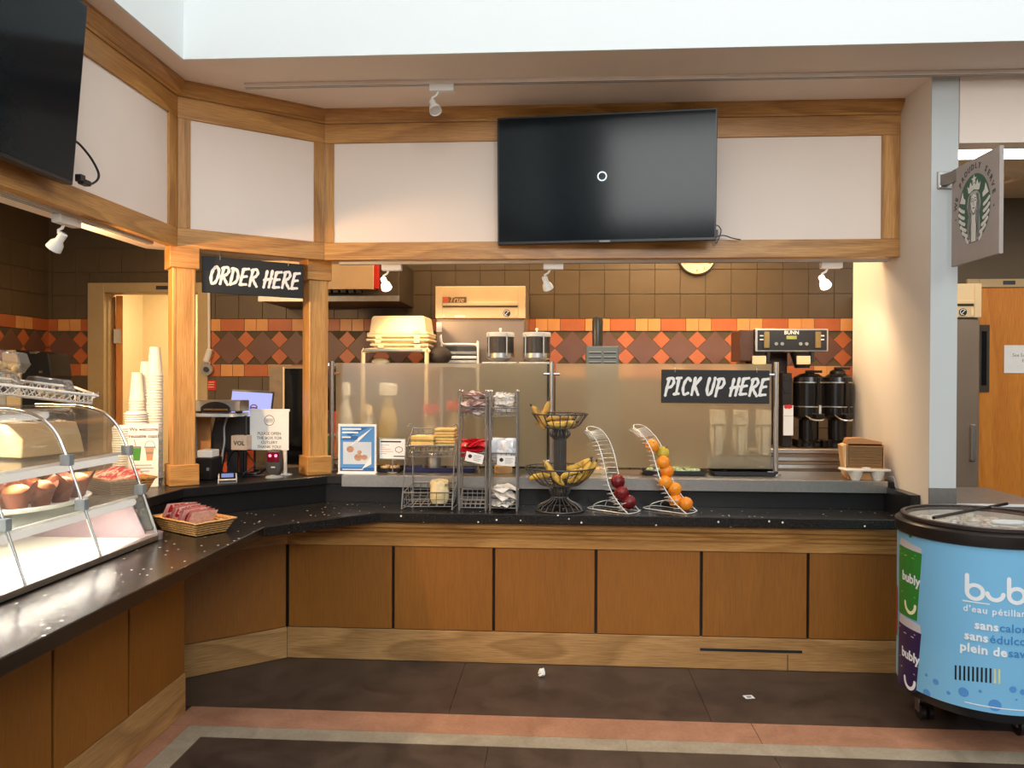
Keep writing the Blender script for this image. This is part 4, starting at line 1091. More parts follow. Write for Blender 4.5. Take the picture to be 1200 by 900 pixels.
# laptop-like point of sale screen
SCRN = emission('till_screen_glow', (.50, .52, 1.0), .95); SCR2 = emission('till_screen_logo', (.30, .12, .20), .6)
YM = 4.72
mo = thing('till_screen', 'lit lilac till screen behind the white notice', 'screen', (Xp(294, YM), YM, ZT))
mw = Xp(318, YM)-Xp(270, YM); mz0, mz1 = Zp(492, YM, 290)-ZT, Zp(459, YM, 290)-ZT
tl = Matrix.Translation((0, 0, (mz0+mz1)/2)) @ Matrix.Rotation(R(-10), 4, 'X') @ Matrix.Rotation(R(3), 4, 'Y')
mh = mz1-mz0
MB().cbox((0, 0.006, 0), (mw+.012, .012, mh+.02)).xf(tl).build('bezel', BLACK, mo, bevel=.003)
MB().cbox((0, -.0005, -.0), (mw-.004, .001, mh-.006)).xf(tl).build('display', SCRN, mo)
b = MB(); ribbon(b, [(.022*math.cos(2*PI*k/14)+.02, .022*math.sin(2*PI*k/14)*.8-.01) for k in range(15)], .007, .001, .0016, lambda a, b_, c: (a, -c, b_))
b.prism([(-.0, -.016), (.04, -.016), (.04, -.006), (0, -.006)], .001, .0016, lambda a, b_, c: (a, -c, b_)); b.xf(tl).build('display_logo', SCR2, mo)
MB().box(-.02, .01, .01, .02, .03, mz0+.03).build('stand', BLACK, mo); MB().box(-.09, -.05, .0005, .09, .09, .012).build('base', BLACK, mo, bevel=.003)
# dark back of the customer monitor
YK = 4.50
mb_ = thing('till_monitor', 'black till monitor seen from behind, leaning under the small shelf', 'monitor', (Xp(272, YK), YK, ZT), R(8))
zz0, zz1 = Zp(530, YK, 270)-ZT, Zp(488, YK, 270)-ZT
MB().prism([(Xp(243, YK)-Xp(272, YK), zz0), (Xp(296, YK)-Xp(272, YK), zz0+.01), (Xp(300, YK)-Xp(272, YK), zz1), (Xp(254, YK)-Xp(272, YK), zz1)], 0, .025, lambda a, b_, c: (a, c, b_)).build('panel_back', BLACK, mb_, bevel=.003)
MB().box(-.03, .005, .008, .03, .03, zz0+.03).build('neck', BLACK, mb_); MB().lathe([(.05, .0005), (.05, .008), (.02, .014)], 20).build('base_disc', DARKGREY, mb_, smooth=40)
# receipt printer, roll box, card terminal
x, y = on_ledge(240, 563); y += .07
rp = thing('receipt_printer', 'black receipt printer beside the left oak post', 'printer', (x, y, ZT))
MB().box(-.06, -.07, .0005, .035, .08, .125).build('housing', BLACK, rp, bevel=.006); MB().box(.01, -.0715, .055, .025, -.069, .072).build('badge', GREYP, rp)
pr_ = MB().box(-.055, -.05, 0, .03, .05, .042).build('paper_roll_box', WHITEP, None, bevel=.004, loc=(x, y, ZT+.1255)); tag(pr_, 'white box on top of the black receipt printer', 'box')
ob_x, ob_y = Xp(266, 4.52), 4.62
ob = carton('parts_box', 'orange box standing behind the receipt printer', 'box', ob_x, ob_y, ZT+.0005, Xp(286, 4.6)-Xp(246, 4.6), .09, Zp(528, 4.6, 266)-ZT, ORANGEB, tape=False)
x, y = on_ledge(262, 566); y += .05
ctm = thing('card_terminal', 'small card payment terminal with lit blue display lying on the ledge', 'card terminal', (x, y, ZT+.002), R(24))
tm = Matrix.Rotation(R(24), 4, 'X')
MB().box(-.05, -.045, .006, .05, .055, .024).xf(tm).build('terminal_body', LIGHTGREY, ctm, bevel=.006)
MB().box(-.042, -.015, .0245, .042, .05, .0262).xf(tm).build('dark_face', BLACKG, ctm)
MB().box(-.032, .0, .0263, .032, .042, .0268).xf(tm).build('display', emission('terminal_glow', (.32, .38, .75), .7), ctm)
MB().box(-.045, -.05, .0, .045, .0, .012).build('foot', DARKGREY, ctm)
# volume box
YV = 4.455
vb = carton('speaker_box', 'beige box lettered VOL half hidden by the white notice', 'box', Xp(283, YV), YV, Zp(527, YV, 290), Xp(292.5, YV)-Xp(274, YV), .07, Zp(510, YV, 290)-Zp(527, YV, 290), M('beige_box', srgb(216, 190, 166), .6), tape=False, rz=R(-4))
text('VOL', .036, INK, vb, (.004, -.0365, .04), bold=.02)
MB().box(-.012, .0, -(Zp(527, YV, 290)-ZT)+.0005, .012, .03, .0).box(-.035, -.03, -(Zp(527, YV, 290)-ZT)+.0005, .035, .04, -(Zp(527, YV, 290)-ZT)+.008).build('support', BLACK, vb)
# scanner
x, y = on_ledge(318.5, 561); y += .045
scn = thing('barcode_scanner', 'black upright barcode scanner with two glowing red lights', 'scanner', (x, y, ZT))
hsc = Zp(527, y, 318)-ZT
MB().lathe([(.052, .0005), (.052, .006), (.040, .014), (.025, .02)], 20).build('base_disc', GREYP, scn, smooth=50)
MB().prism([(-.030, .016), (.030, .016), (.046, .05), (.046, .085), (.040, hsc-.01), (.03, hsc), (-.03, hsc), (-.040, hsc-.01), (-.046, .085), (-.046, .05)], -.025, .03, lambda a, b_, c: (a, c, b_)).build('head', DARKGREY, scn, bevel=.008, seg=2, smooth=50)
MB().box(-.036, -.0285, .095, .036, -.0255, hsc-.012).build('scan_window', M('scan_window', (.10, .004, .012), .15), scn)
RG = emission('scanner_red', (1.0, .10, .22), 5)
for s in (-1, 1): MB().ball((s*.017, -.028, hsc-.032), .0085, 10, 6).build('red_light', RG, scn)
MB().box(-.012, -.027, .06, .012, -.0255, .068).build('badge', LIGHTGREY, scn)
# notice on its stand
x, y = on_ledge(333, 557); y += .02
ntc = thing('notice_stand', 'white paper notice on a white stand, PLEASE OPEN THE BOX, above the scanner', 'notice', (x, y, ZT))
MB().cyl((0, 0, .004), (0, 0, Zp(482, y, 333)-ZT), .010, 12).build('pole', WHITEP, ntc, smooth=40); MB().lathe([(.04, .0005), (.04, .005), (.012, .008)], 20).build('base', WHITEP, ntc)
nx0, nx1 = Xp(292.5, y-.02)-x, Xp(338, y-.02)-x; nz0, nz1 = Zp(527.5, y-.02, 315)-ZT, Zp(480.5, y-.02, 315)-ZT
MB().box(nx0, -.014, nz0, nx1, -.011, nz1).build('sheet', PAPER, ntc)
MB().box(nx0-.002, -.016, nz1-.008, nx1+.006, -.009, nz1+.006).build('top_clip', WHITEP, ntc)
nc = (nx0+nx1)/2; DG = M('notice_green_ink', srgb(74, 96, 86), .6)
for i, s in enumerate(('PLEASE OPEN', 'THE BOX FOR', 'CUTLERY', 'THANK YOU!')): text(s, .024, DG, ntc, (nc, -.0143, nz0+.098-.0265*i), bold=.006)
b = MB(); ribbon(b, [(nc+.030*math.cos(2*PI*k/24), nz1-.062+.030*math.sin(2*PI*k/24)) for k in range(25)], .003, 0, .0005, lambda a, b_, c: (a, -.0142-c, b_))
for dz in (-.008, .0, .008): ribbon(b, [(nc-.022, nz1-.062+dz), (nc+.022, nz1-.062+dz)], .0025, 0, .0005, lambda a, b_, c: (a, -.0142-c, b_))
b.build('round_stamp', INK, ntc)
# cables
def lp(x, y, Y): return tuple(atY(x, y, Y))
def cable(label, pts, r, m): o = MB().tube(smooth_line(pts, 6), r, 6).build('cable', m, smooth=60); tag(o, label, 'cable'); return o
cable('pale grey cable dropping from the small shelf to the ledge', [lp(267, 486, 4.44), lp(263, 500, 4.44), lp(263, 518, 4.42), (lp(261, 530, 4.42)), (lp(259, 545, 4.4))], .006, GREYP)
cable('thick black cable bundle curving across the ledge behind the card terminal', [lp(262, 524, 4.47), lp(262, 536, 4.46), (Xp(259, 4.44), 4.44, ZT+.012), (Xp(275, 4.46), 4.46, ZT+.014), (Xp(300, 4.44), 4.44, ZT+.012), (Xp(308, 4.52), 4.52, ZT+.03)], .011, BLACK)
cable('thin black cable looping above the ledge by the notice', [lp(266, 545, 4.5), lp(272, 530, 4.5), lp(284, 526, 4.5), lp(292, 534, 4.48), lp(298, 545, 4.46), (Xp(285, 4.40), 4.40, ZT+.008), (Xp(310, 4.42), 4.42, ZT+.008)], .0045, BLACK)
cable('thin black cable hanging in loops beneath the beige box', [lp(276, 520, 4.52), lp(280, 533, 4.5), lp(286, 527, 4.5), lp(281, 520, 4.52)], .003, BLACK)
# ------------------------------------------------------------------ wire rack with sandwiches (left of the condiment racks)
ZK = .8605
rk1 = thing('sandwich_rack', 'grey two-tier wire basket rack holding wrapped sandwiches', 'rack', (Xp(503, 4.36), 4.36, ZK))
ox, oy = rk1.location.x, rk1.location.y
def rl(px, py, Y): p = atY(px, py, Y); return (p.x-ox, p.y-oy, p.z-ZK)
YF, YR = 4.285, 4.47
def wire_basket(parent, fl_, fr_, br_, bl_, depth, nm='basket', nx=7, ny=4, m=WIRE, inset=.9, hl=2, r=.0022, rr_=.0042):
    # a rim of four corner points and a hanging grid below it
    F = [Vector(q) for q in (fl_, fr_, br_, bl_)]; c = sum(F, Vector())/4
    Bt = [Vector((c.x+(q.x-c.x)*inset, c.y+(q.y-c.y)*inset, q.z-depth)) for q in F]
    k = MB().tube(F, rr_, 6, closed=True).build(nm, m, parent)
    b = MB().tube(Bt, r*1.2, 5, closed=True)
    for a in range(1, hl):
        b.tube([F[i].lerp(Bt[i], a/hl) for i in range(4)], r, 5, closed=True)
    for i in range(nx+1):
        t = i/nx
        b.tube([F[0].lerp(F[1], t), Bt[0].lerp(Bt[1], t), Bt[3].lerp(Bt[2], t), F[3].lerp(F[2], t)], r, 5)
    for i in range(ny+1):
        t = i/ny
        b.tube([F[0].lerp(F[3], t), Bt[0].lerp(Bt[3], t), Bt[1].lerp(Bt[2], t), F[1].lerp(F[2], t)], r, 5)
    b.build('wire_grid', m, k)
    return Bt
up = wire_basket(rk1, rl(476.5, 522.5, YF), rl(532.5, 522.5, YF), rl(536.5, 502, YR), rl(484, 502, YR), .062, nx=9)
lo = wire_basket(rk1, rl(472.5, 577.5, YF), rl(531, 577.5, YF), rl(535.5, 565.5, YR), rl(484, 565.5, YR), .078, nx=6, inset=.96)
for sgn, xf, xb in ((-1, 472, 483), (1, 531, 536)):
    f0 = rl(xf, 577, YF); f1 = rl(476 if sgn < 0 else 532.5, 522, YF); r1 = rl(484 if sgn < 0 else 536.5, 502, YR)
    MB().tube([(f0[0]-.004*1, f0[1]-.012, .004), (f0[0], f0[1], f0[2]), (f1[0], f1[1], f1[2])], .0042, 6).build('leg', WIRE, rk1)
    MB().tube([(r1[0]-.0, r1[1], .004), (r1[0], r1[1], r1[2]), (r1[0]-.006, r1[1], r1[2]+.022), (r1[0]-.018, r1[1]-.004, r1[2]+.026), (r1[0]-.026, r1[1]-.006, r1[2]+.014)], .0042, 6).build('leg', WIRE, rk1)
    MB().tube([(f0[0]-.004, f0[1]-.012, .006), (r1[0], r1[1], .006)], .0038, 6).build('foot_bar', WIRE, rk1)
BREAD = M('sandwich_bread', srgb(226, 182, 110), .6, 0, .14, 26, bmp=.3); FILLC = M('sandwich_filling', srgb(156, 146, 70), .6, 0, .3, 60)
def sandwich(label, px, py, Y, w_, d_, h_, rz):
    p = atY(px, py, Y)
    t = thing('sandwich', label, 'sandwich', p, rz)
    MB().cbox((0, 0, h_*.22), (w_, d_, h_*.42)).build('bread_slice', BREAD, t, bevel=.006, seg=2)
    MB().cbox((0, 0, h_*.5), (w_*.96, d_*.96, h_*.16)).build('filling', FILLC, t)
    MB().cbox((0, 0, h_*.79), (w_, d_, h_*.42)).build('bread_slice', BREAD, t, bevel=.006, seg=2)
    return t
sandwich('wrapped sandwich at the left of the upper wire basket', 498, 522, 4.36, .135, .12, .058, R(-6))
sandwich('bottom sandwich of the right-hand stack in the upper wire basket', 523, 522.5, 4.38, .115, .12, .034, R(2))
sandwich('middle sandwich of the right-hand stack in the upper wire basket', 523, 515.5, 4.38, .115, .12, .034, R(-3))
sandwich('top sandwich of the right-hand stack in the upper wire basket', 523, 508.5, 4.38, .118, .12, .034, R(1))
# bag of cream packets in the lower basket
pb_ = atY(515, 592, 4.37)
b = MB(); n = 14; vs = []; fs = []
rr_ = random.Random(4)
for z, k in ((0, .8), (.03, 1), (.07, 1.02), (.10, .9), (.115, .98), (.13, .85)):
    for i in range(n):
        a = 2*PI*i/n; q = k*(1+.07*rr_.uniform(-1, 1)); vs.append((.055*q*math.cos(a), .045*q*math.sin(a), z+.008*rr_.uniform(-1, 1)*(z > 0)))
for j in range(5):
    for i in range(n): fs.append((j*n+i, j*n+(i+1) % n, (j+1)*n+(i+1) % n, (j+1)*n+i))
fs += [tuple(range(n-1, -1, -1)), tuple(5*n+i for i in range(n))]
bg_ = b.add(vs, fs).build('condiment_bag', M('cream_bag', srgb(226, 206, 158), .4, 0, .14, 30, bmp=.3), None, smooth=35, loc=(pb_.x, pb_.y, ZK+.026)); tag(bg_, 'crumpled cream bag of packets in the lower wire basket', 'bag')

# ------------------------------------------------------------------ two narrow condiment racks
TAGM = M('tag_card', srgb(244, 242, 238), .6, 0, .01)
PINKP = M('pink_white_sachet', srgb(196, 170, 166), .4, 0, .28, 40); WHP = M('white_sachet', srgb(232, 228, 222), .4, 0, .06, 40)
SILV = M('silver_sachet', srgb(222, 222, 224), .3, .2, .12, 50); REDP = M('red_sachet', srgb(206, 30, 44), .35, 0, .2, 60)
PACKS = {m_.name: sachet_mesh(.062, .076, .022, m_) for m_ in (PINKP, WHP, SILV, REDP)}
TUBM = {}
def creamer_mesh(m):
    return MB().lathe([(.012, 0), (.015, .016), (.018, .017), (.018, .019), (.003, .0195)], 10).mesh('creamer', m, 40)
CRM = creamer_mesh(WHP)
def condiment_rack(label, x0, x1, what):
    Yf, Yr = 4.275, 4.40
    cx = Xp((x0+x1)/2, Yf)
    t = thing('condiment_rack', label, 'rack', (cx, Yf, ZK))
    hw = (Xp(x1, Yf)-Xp(x0, Yf))/2-.006
    top = Zp(458, Yf, 570)-ZK
    for s in (-1, 1):
        for yy, tp in ((0, top), (Yr-Yf, top-.004)):
            l = MB().cyl((s*hw, yy, .001), (s*hw, yy, tp), .0055, 8).build('upright', WIRE, t, smooth=40)
            MB().ball((s*hw, yy, tp), .0075, 8, 6).build('cap', CHROME, l, smooth=60)
        MB().tube([(s*hw, 0, .006), (s*hw, Yr-Yf, .006)], .005, 6).build('foot_bar', WIRE, t)
    iw = hw-.004
    levels = []
    for yf, yb_, dp in ((478, 466.5, .046), (531, 519.5, .052), (585.5, 573.5, .046)):
        zf = Zp(yf, Yf, 570)-ZK; zr = Zp(yb_, Yr, 570)-ZK
        wire_basket(t, (-iw, .0, zf), (iw, .0, zf), (iw, Yr-Yf, zr), (-iw, Yr-Yf, zr), dp, nx=5, ny=3, inset=.98, hl=2)
        levels.append((zf-dp, zr-dp))
    rr_ = random.Random(int(x0))
    for lv, (nm, lab, cat, n, dens) in enumerate(what):
        if not nm: continue
        za, zb_ = levels[lv]
        for i in range(n):
            row = i//5; k = i % 5; fx = (k+.5)/5*2-1
            yy = (Yr-Yf)*(.22+.56*((row % 2)))+rr_.uniform(-.008, .008)
            z = ZK+za+(zb_-za)*yy/(Yr-Yf)+.014+(.020 if nm != 'creamer' else .017)*(row)+rr_.uniform(0, .004)
            me = CRM if nm == 'creamer' else PACKS[nm]
            upright = dens == 'up'
            o = inst('creamer' if nm == 'creamer' else 'condiment_packet', me, None, (cx+fx*(iw-.02), Yf+yy, z+(.022 if upright else 0)),
                     (R(rr_.uniform(-25, 25)), R(90+rr_.uniform(-12, 12)) if upright else R(rr_.uniform(-30, 30)), R(rr_.uniform(-60, 60)) if not upright else R(rr_.uniform(70, 110))))
            tag(o, lab, cat, lab)
    return t
condiment_rack('left narrow wire rack of sachets with red packets on its middle tier', 537.5, 571, (('pink_white_sachet', 'pink and white sachet in the top tier of the left condiment rack', 'sachet', 20, ''), ('red_sachet', 'red ketchup sachet in the middle tier of the left condiment rack', 'sachet', 25, ''), (None, '', '', 0, '')))
condiment_rack('right narrow wire rack of creamers and white packets', 573.5, 607.5, (('creamer', 'white creamer pot in the top tier of the right condiment rack', 'creamer', 25, ''), ('silver_sachet', 'silver white sachet standing in the middle tier of the right condiment rack', 'sachet', 15, 'up'), ('white_sachet', 'white packet in the bottom tier of the right condiment rack', 'packet', 22, '')))
def price_tag(label, px, py, w_, h_, rot):
    p = atY(px, py, 4.262)
    t = thing('price_tag', label, 'tag', p); t.rotation_euler = (R(8), R(rot), 0)
    MB().cbox((0, 0, 0), (w_, .0012, h_)).build('card', TAGM, t)
    MB().prism([(-w_*.26+.011*math.cos(k*PI/8), .004+.011*math.sin(k*PI/8)) for k in range(16)], .0007, .0012, lambda a, b_, c: (a, -c, b_)).build('black_dot', INK, t)
    b = MB()
    for i in range(4): ribbon(b, [(-.004+.0, .014-.009*i), (w_*.36-.008*(i % 2), .014-.009*i)], .0025, .0007, .001, lambda a, b_, c: (a, -c, b_))
    b.build('small_print', GREYP, t)
    MB().tube([(0, .004, h_/2-.004), (0, .003, h_/2+.012)], .0012, 5).build('tie', INK, t)
price_tag('white tag hung askew below the red packets', 556, 536.5, .1, .055, 12)
price_tag('white tag hung below the silver packets', 593, 540, .1, .058, 3)

# ------------------------------------------------------------------ tabletop signs on the steel shelf
YP_ = 4.565
po = thing('table_poster', 'blue and white poster in a clear frame at the left end of the steel shelf', 'poster', (Xp(419, YP_), YP_, SZ), R(2))
pw, ph = Xp(441, YP_)-Xp(396.5, YP_), Zp(497, YP_, 419)-SZ
MB().box(-pw/2, -.003, .0005, pw/2, .003, ph).build('frame', WHITEP, po, bevel=.0015)
MB().box(-pw/2, -.03, .0, pw/2, .05, .004).build('foot', WHITEP, po)
f2 = lambda a, b_, c: (a, -.0032-c, b_)
BL1 = M('poster_blue', srgb(86, 146, 206), .35, 0, .06, 8); BL2 = M('poster_dark_blue', srgb(44, 100, 164), .35, 0, .05); BL3 = M('poster_pale', srgb(206, 216, 226), .35, 0, .05, 10)
m_ = .012
MB().prism([(-pw/2+m_, .014), (pw/2-m_, .014), (pw/2-m_, ph-.014), (-pw/2+m_, ph-.014)], 0, .0004, f2).build('blue_print', BL1, po)
b = MB()
b.prism([(-pw/2+m_, .014), (pw/2-m_, .014), (pw/2-m_, .036), (-pw/2+m_, .036)], .0004, .0007, f2)
b.prism([(-pw*.18, ph*.76), (pw*.30, ph-.02), (pw*.12, ph-.02), (-pw*.3, ph*.80)], .0004, .0007, f2)
b.prism([(-pw/2+m_, ph*.68), (pw*.1, ph*.68), (pw*.0, ph*.76), (-pw*.25, ph*.76)], .0004, .0007, f2).build('dark_blue_print', BL2, po)
MB().prism([(-pw*.37, ph*.19), (pw*.37, ph*.19), (pw*.37, ph*.64), (-pw*.37, ph*.64)], .0007, .001, f2).build('photo_print', BL3, po)
b = MB()
for cx_, cy_, r_ in ((-.18, .48, .10), (.03, .32, .11), (.19, .32, .085), (.06, .42, .06)): b.prism([(pw*(cx_+r_*math.cos(k*PI/6)), pw*(cy_*1.32+r_*.85*math.sin(k*PI/6))) for k in range(12)], .001, .0014+.0002*cx_, f2)
b.build('pastry_print', M('poster_pastry', srgb(190, 146, 116), .4, 0, .25, 60), po)
b = MB()
b.prism([(pw*.40, ph*.93), (pw*.05, ph*.66), (-pw*.05, ph*.62), (pw*.02, ph*.72), (pw*.22, ph*.83)], .0014, .0018, f2)  # pale shards laid over the poster
b.prism([(-pw*.2, ph*.56), (-.0, ph*.70), (-.02, ph*.6)], .0014, .0018, f2)
b.prism([(pw*.12, ph*.09), (pw*.37, ph*.19), (pw*.37, ph*.36)], .0014, .0018, f2)
for i, (w_, z) in enumerate(((.62, .90), (.52, .83), (.26, .735), (.7, .085))): ribbon(b, [(-pw*.38, ph*z), (-pw*.38+pw*w_*.75, ph*z)], .009 if i < 3 else .005, .0007, .001, f2)
b.build('white_shards_and_print', PAPER, po)
YQ = 4.60
p = atY(460, 526, YQ)
sn = thing('table_sign', 'small white framed sign on a wire holder right of the blue poster', 'sign', (p.x, YQ, SZ), R(-2))
sw, s0, s1 = Xp(476, YQ)-Xp(444, YQ), Zp(538.5, YQ, 460)-SZ, Zp(513.5, YQ, 460)-SZ
MB().box(-sw/2, -.002, s0, sw/2, .002, s1).build('clear_frame', GREYP, sn, bevel=.001)
MB().box(-sw/2+.006, -.0028, s0+.006, sw/2-.006, -.002, s1-.006).build('card', TAGM, sn)
b = MB(); f3 = lambda a, b_, c: (a, -.003-c, b_)
ribbon(b, [(-sw*.42, s1-.021), (sw*.3, s1-.021)], .009, 0, .0004, f3); ribbon(b, [(sw*.06, s0+.02), (sw*.44, s0+.02)], .006, 0, .0004, f3)
ribbon(b, [(sw*.24+.022*math.cos(k*PI/9), (s0+s1)/2-.004+.017*math.sin(k*PI/9)) for k in range(19)], .003, 0, .0004, f3); b.build('dark_print', INK, sn)
b = MB()
for i in range(5): ribbon(b, [(-sw*.42, s1-.042-.013*i), (-sw*.42+sw*(.3, .16, .36, .44, .2)[i], s1-.042-.013*i)], .003, 0, .0004, f3)
b.build('pink_print', M('sign_pink', srgb(206, 150, 140), .6), sn)
MB().tube([(0, .004, .004), (0, .004, s0+.03)], .003, 6).build('stem', WIRE, sn); MB().tube([(.03*math.cos(k*PI/6), .02*math.sin(k*PI/6), .003) for k in range(12)], .0025, 5, closed=True).build('foot_ring', WIRE, sn)

# ------------------------------------------------------------------ two-tier fruit stand with bananas
YS_ = 4.345
fx = Xp(656.5, YS_)
fs_ = thing('fruit_stand', 'dark wire two-tier fruit stand with ribbed column and bananas', 'fruit stand', (fx, YS_, ZK))
K = YS_/900
zz = lambda y: (1.6-(y-443.6)*K)-ZK
def cage(prof, n, r, nm, rings=(), m=BLACKWIRE, parent=None):
    b = MB()
    for k in range(n):
        a = 2*PI*k/n
        b.tube(smooth_line([(rr__*math.cos(a), rr__*math.sin(a), z) for rr__, z in prof], 3), r, 5)
    o = b.build(nm, m, parent or fs_, smooth=60)
    for rr__, z, rt in rings: MB().tube([(rr__*math.cos(2*PI*k/32), rr__*math.sin(2*PI*k/32), z) for k in range(32)], rt, 6, closed=True).build('ring', m, o, smooth=60)
    return o
cage([(28*K, .004), (27.5*K, zz(596)), (23*K, zz(590.5)), (13*K, zz(585.5)), (8.5*K, zz(581))], 20, .0032, 'base_cage', [(28*K, .004, .005), (8.5*K, zz(581), .005)])
cage([(7.5*K, zz(581)), (12*K, zz(574)), (7.5*K, zz(568))], 18, .0038, 'lower_bulb', [(8*K, zz(568), .004)])
MB().lathe([(7*K, zz(581)), (7.6*K, zz(576)), (6.5*K, zz(568))], 20).build('lower_core', BLACKWIRE, fs_, smooth=60)
cage([(23*K, zz(566)), (29*K, zz(561)), (37*K, zz(553)), (41*K, zz(546.5))], 24, .0026, 'lower_basket', [(41*K, zz(546.5), .0045), (23*K, zz(566), .004), (12*K, zz(566), .003)])
b = MB()
for k in range(12): a = PI*k/12; b.tube([(23*K*math.cos(a), 23*K*math.sin(a), zz(566)), (-23*K*math.cos(a), -23*K*math.sin(a), zz(566))], .0024, 5)
b.build('basket_floor', BLACKWIRE, fs_)
MB().lathe([(7*K, zz(566)), (7*K, zz(500))], 18).build('column_core', DARKGREY, fs_, smooth=60)
cage([(7*K, zz(566)), (6.9*K, zz(540)), (6.9*K, zz(513))], 18, .0034, 'fluted_column', [(7.4*K, zz(513), .005), (7.6*K, zz(562), .005)])
cage([(6*K, zz(514)), (12*K, zz(508)), (7*K, zz(501.5))], 18, .0038, 'upper_bulb', [(8*K, zz(502), .004)])
cage([(18*K, zz(500)), (23*K, zz(497)), (28*K, zz(490)), (32.5*K, zz(484))], 20, .0026, 'upper_basket', [(32.5*K, zz(484), .0045), (18*K, zz(500), .004)])
b = MB()
for k in range(10): a = PI*k/10; b.tube([(18*K*math.cos(a), 18*K*math.sin(a), zz(500)), (-18*K*math.cos(a), -18*K*math.sin(a), zz(500))], .0024, 5)
b.build('basket_floor', BLACKWIRE, fs_)
def banana_mat(nm, c):
    m, nt, b = nodes(nm)
    v = coords(nt, (1, 1, 1))
    n = noise(nt, v, 30, 4); col = ramp(nt, n, [(.36, mul(c, .5)), (.46, c), (1, mul(c, 1.12))])
    L(nt, col, b.inputs['Base Color']); b.inputs['Roughness'].default_value = .45
    return m
BAN1 = banana_mat('banana_yellow', srgb(222, 178, 74)); BAN2 = banana_mat('banana_ripe', srgb(206, 158, 72))
TIP = M('banana_tip', srgb(70, 52, 30), .7)
def banana(label, c, ang, tilt, L_=.17, r=.0175, bend=.75, m=BAN1, grp='bananas on the fruit stand', yaw=0):
    # ang: direction in the picture plane from the horizontal, tilt: leaning out of it
    t = thing('banana', label, 'banana', c, 0, grp)
    n = 12; pts = []; rs = []
    rad = L_/bend
    for i in range(n+1):
        u = i/n; a = (u-.5)*bend
        pts.append(Vector((rad*math.sin(a), 0, rad*(1-math.cos(a))-rad*(1-math.cos(bend/2))*.5)))
        rs.append(r*(.30+.70*min(1, (u*5))**.7*min(1, (1-u)*4.5)**.6))
    mt = Matrix.Rotation(yaw, 4, 'Z') @ Matrix.Rotation(-ang, 4, 'Y') @ Matrix.Rotation(tilt, 4, 'X')
    pts = [mt @ q for q in pts]
    MB().tube(pts, rs, 8).build('peel', m, t, smooth=50)
    e = (pts[-1]-pts[-2]).normalized()
    MB().tube([pts[-1]-e*.002, pts[-1]+e*.016], [r*.34, r*.26], 6).build('stalk', TIP, t)
    s = (pts[0]-pts[1]).normalized(); MB().tube([pts[0]-s*.002, pts[0]+s*.004], [r*.32, r*.2], 6).build('tip', TIP, t)
    return t
def fb(px, py, dy): p = atY(px, py, YS_+dy); return (p.x, p.y, p.z)
banana('banana leaning up at the far left of the upper basket', fb(631.5, 489, -.045), R(118), .2, .15, bend=.6, m=BAN2)
banana('banana standing up second from the left of the upper basket', fb(637, 484, .03), R(62), -.2, .15, bend=.6, m=BAN2)
banana('banana lying across the back of the upper basket', fb(655, 490, .06), R(3), PI*.9, .15, m=BAN2)
banana('banana lying along the front of the upper basket', fb(658, 496.5, -.035), R(3), .1, .16, bend=.5)
banana('banana slanting down over the front of the lower basket', fb(649, 555, -.13), R(-52), .25, .17, bend=.5)
banana('banana lying at the left of the lower basket', fb(632, 559, -.04), R(8), PI*.95, .12)
banana('banana rising toward the right rim of the lower basket, nearest the column', fb(677, 545, .02), R(24), .2, .16, bend=.55)
banana('banana slanting in the right half of the lower basket', fb(682, 554, -.05), R(48), .1, .16, bend=.5)
banana('banana standing at the right rim of the lower basket', fb(690, 553, -.01), R(52), .0, .14, bend=.5)
banana('short banana lying in the middle of the lower basket', fb(668, 556, -.07), R(20), PI*.9, .12)
banana('banana at the back right of the lower basket', fb(674, 560, .04), R(35), .2, .15)

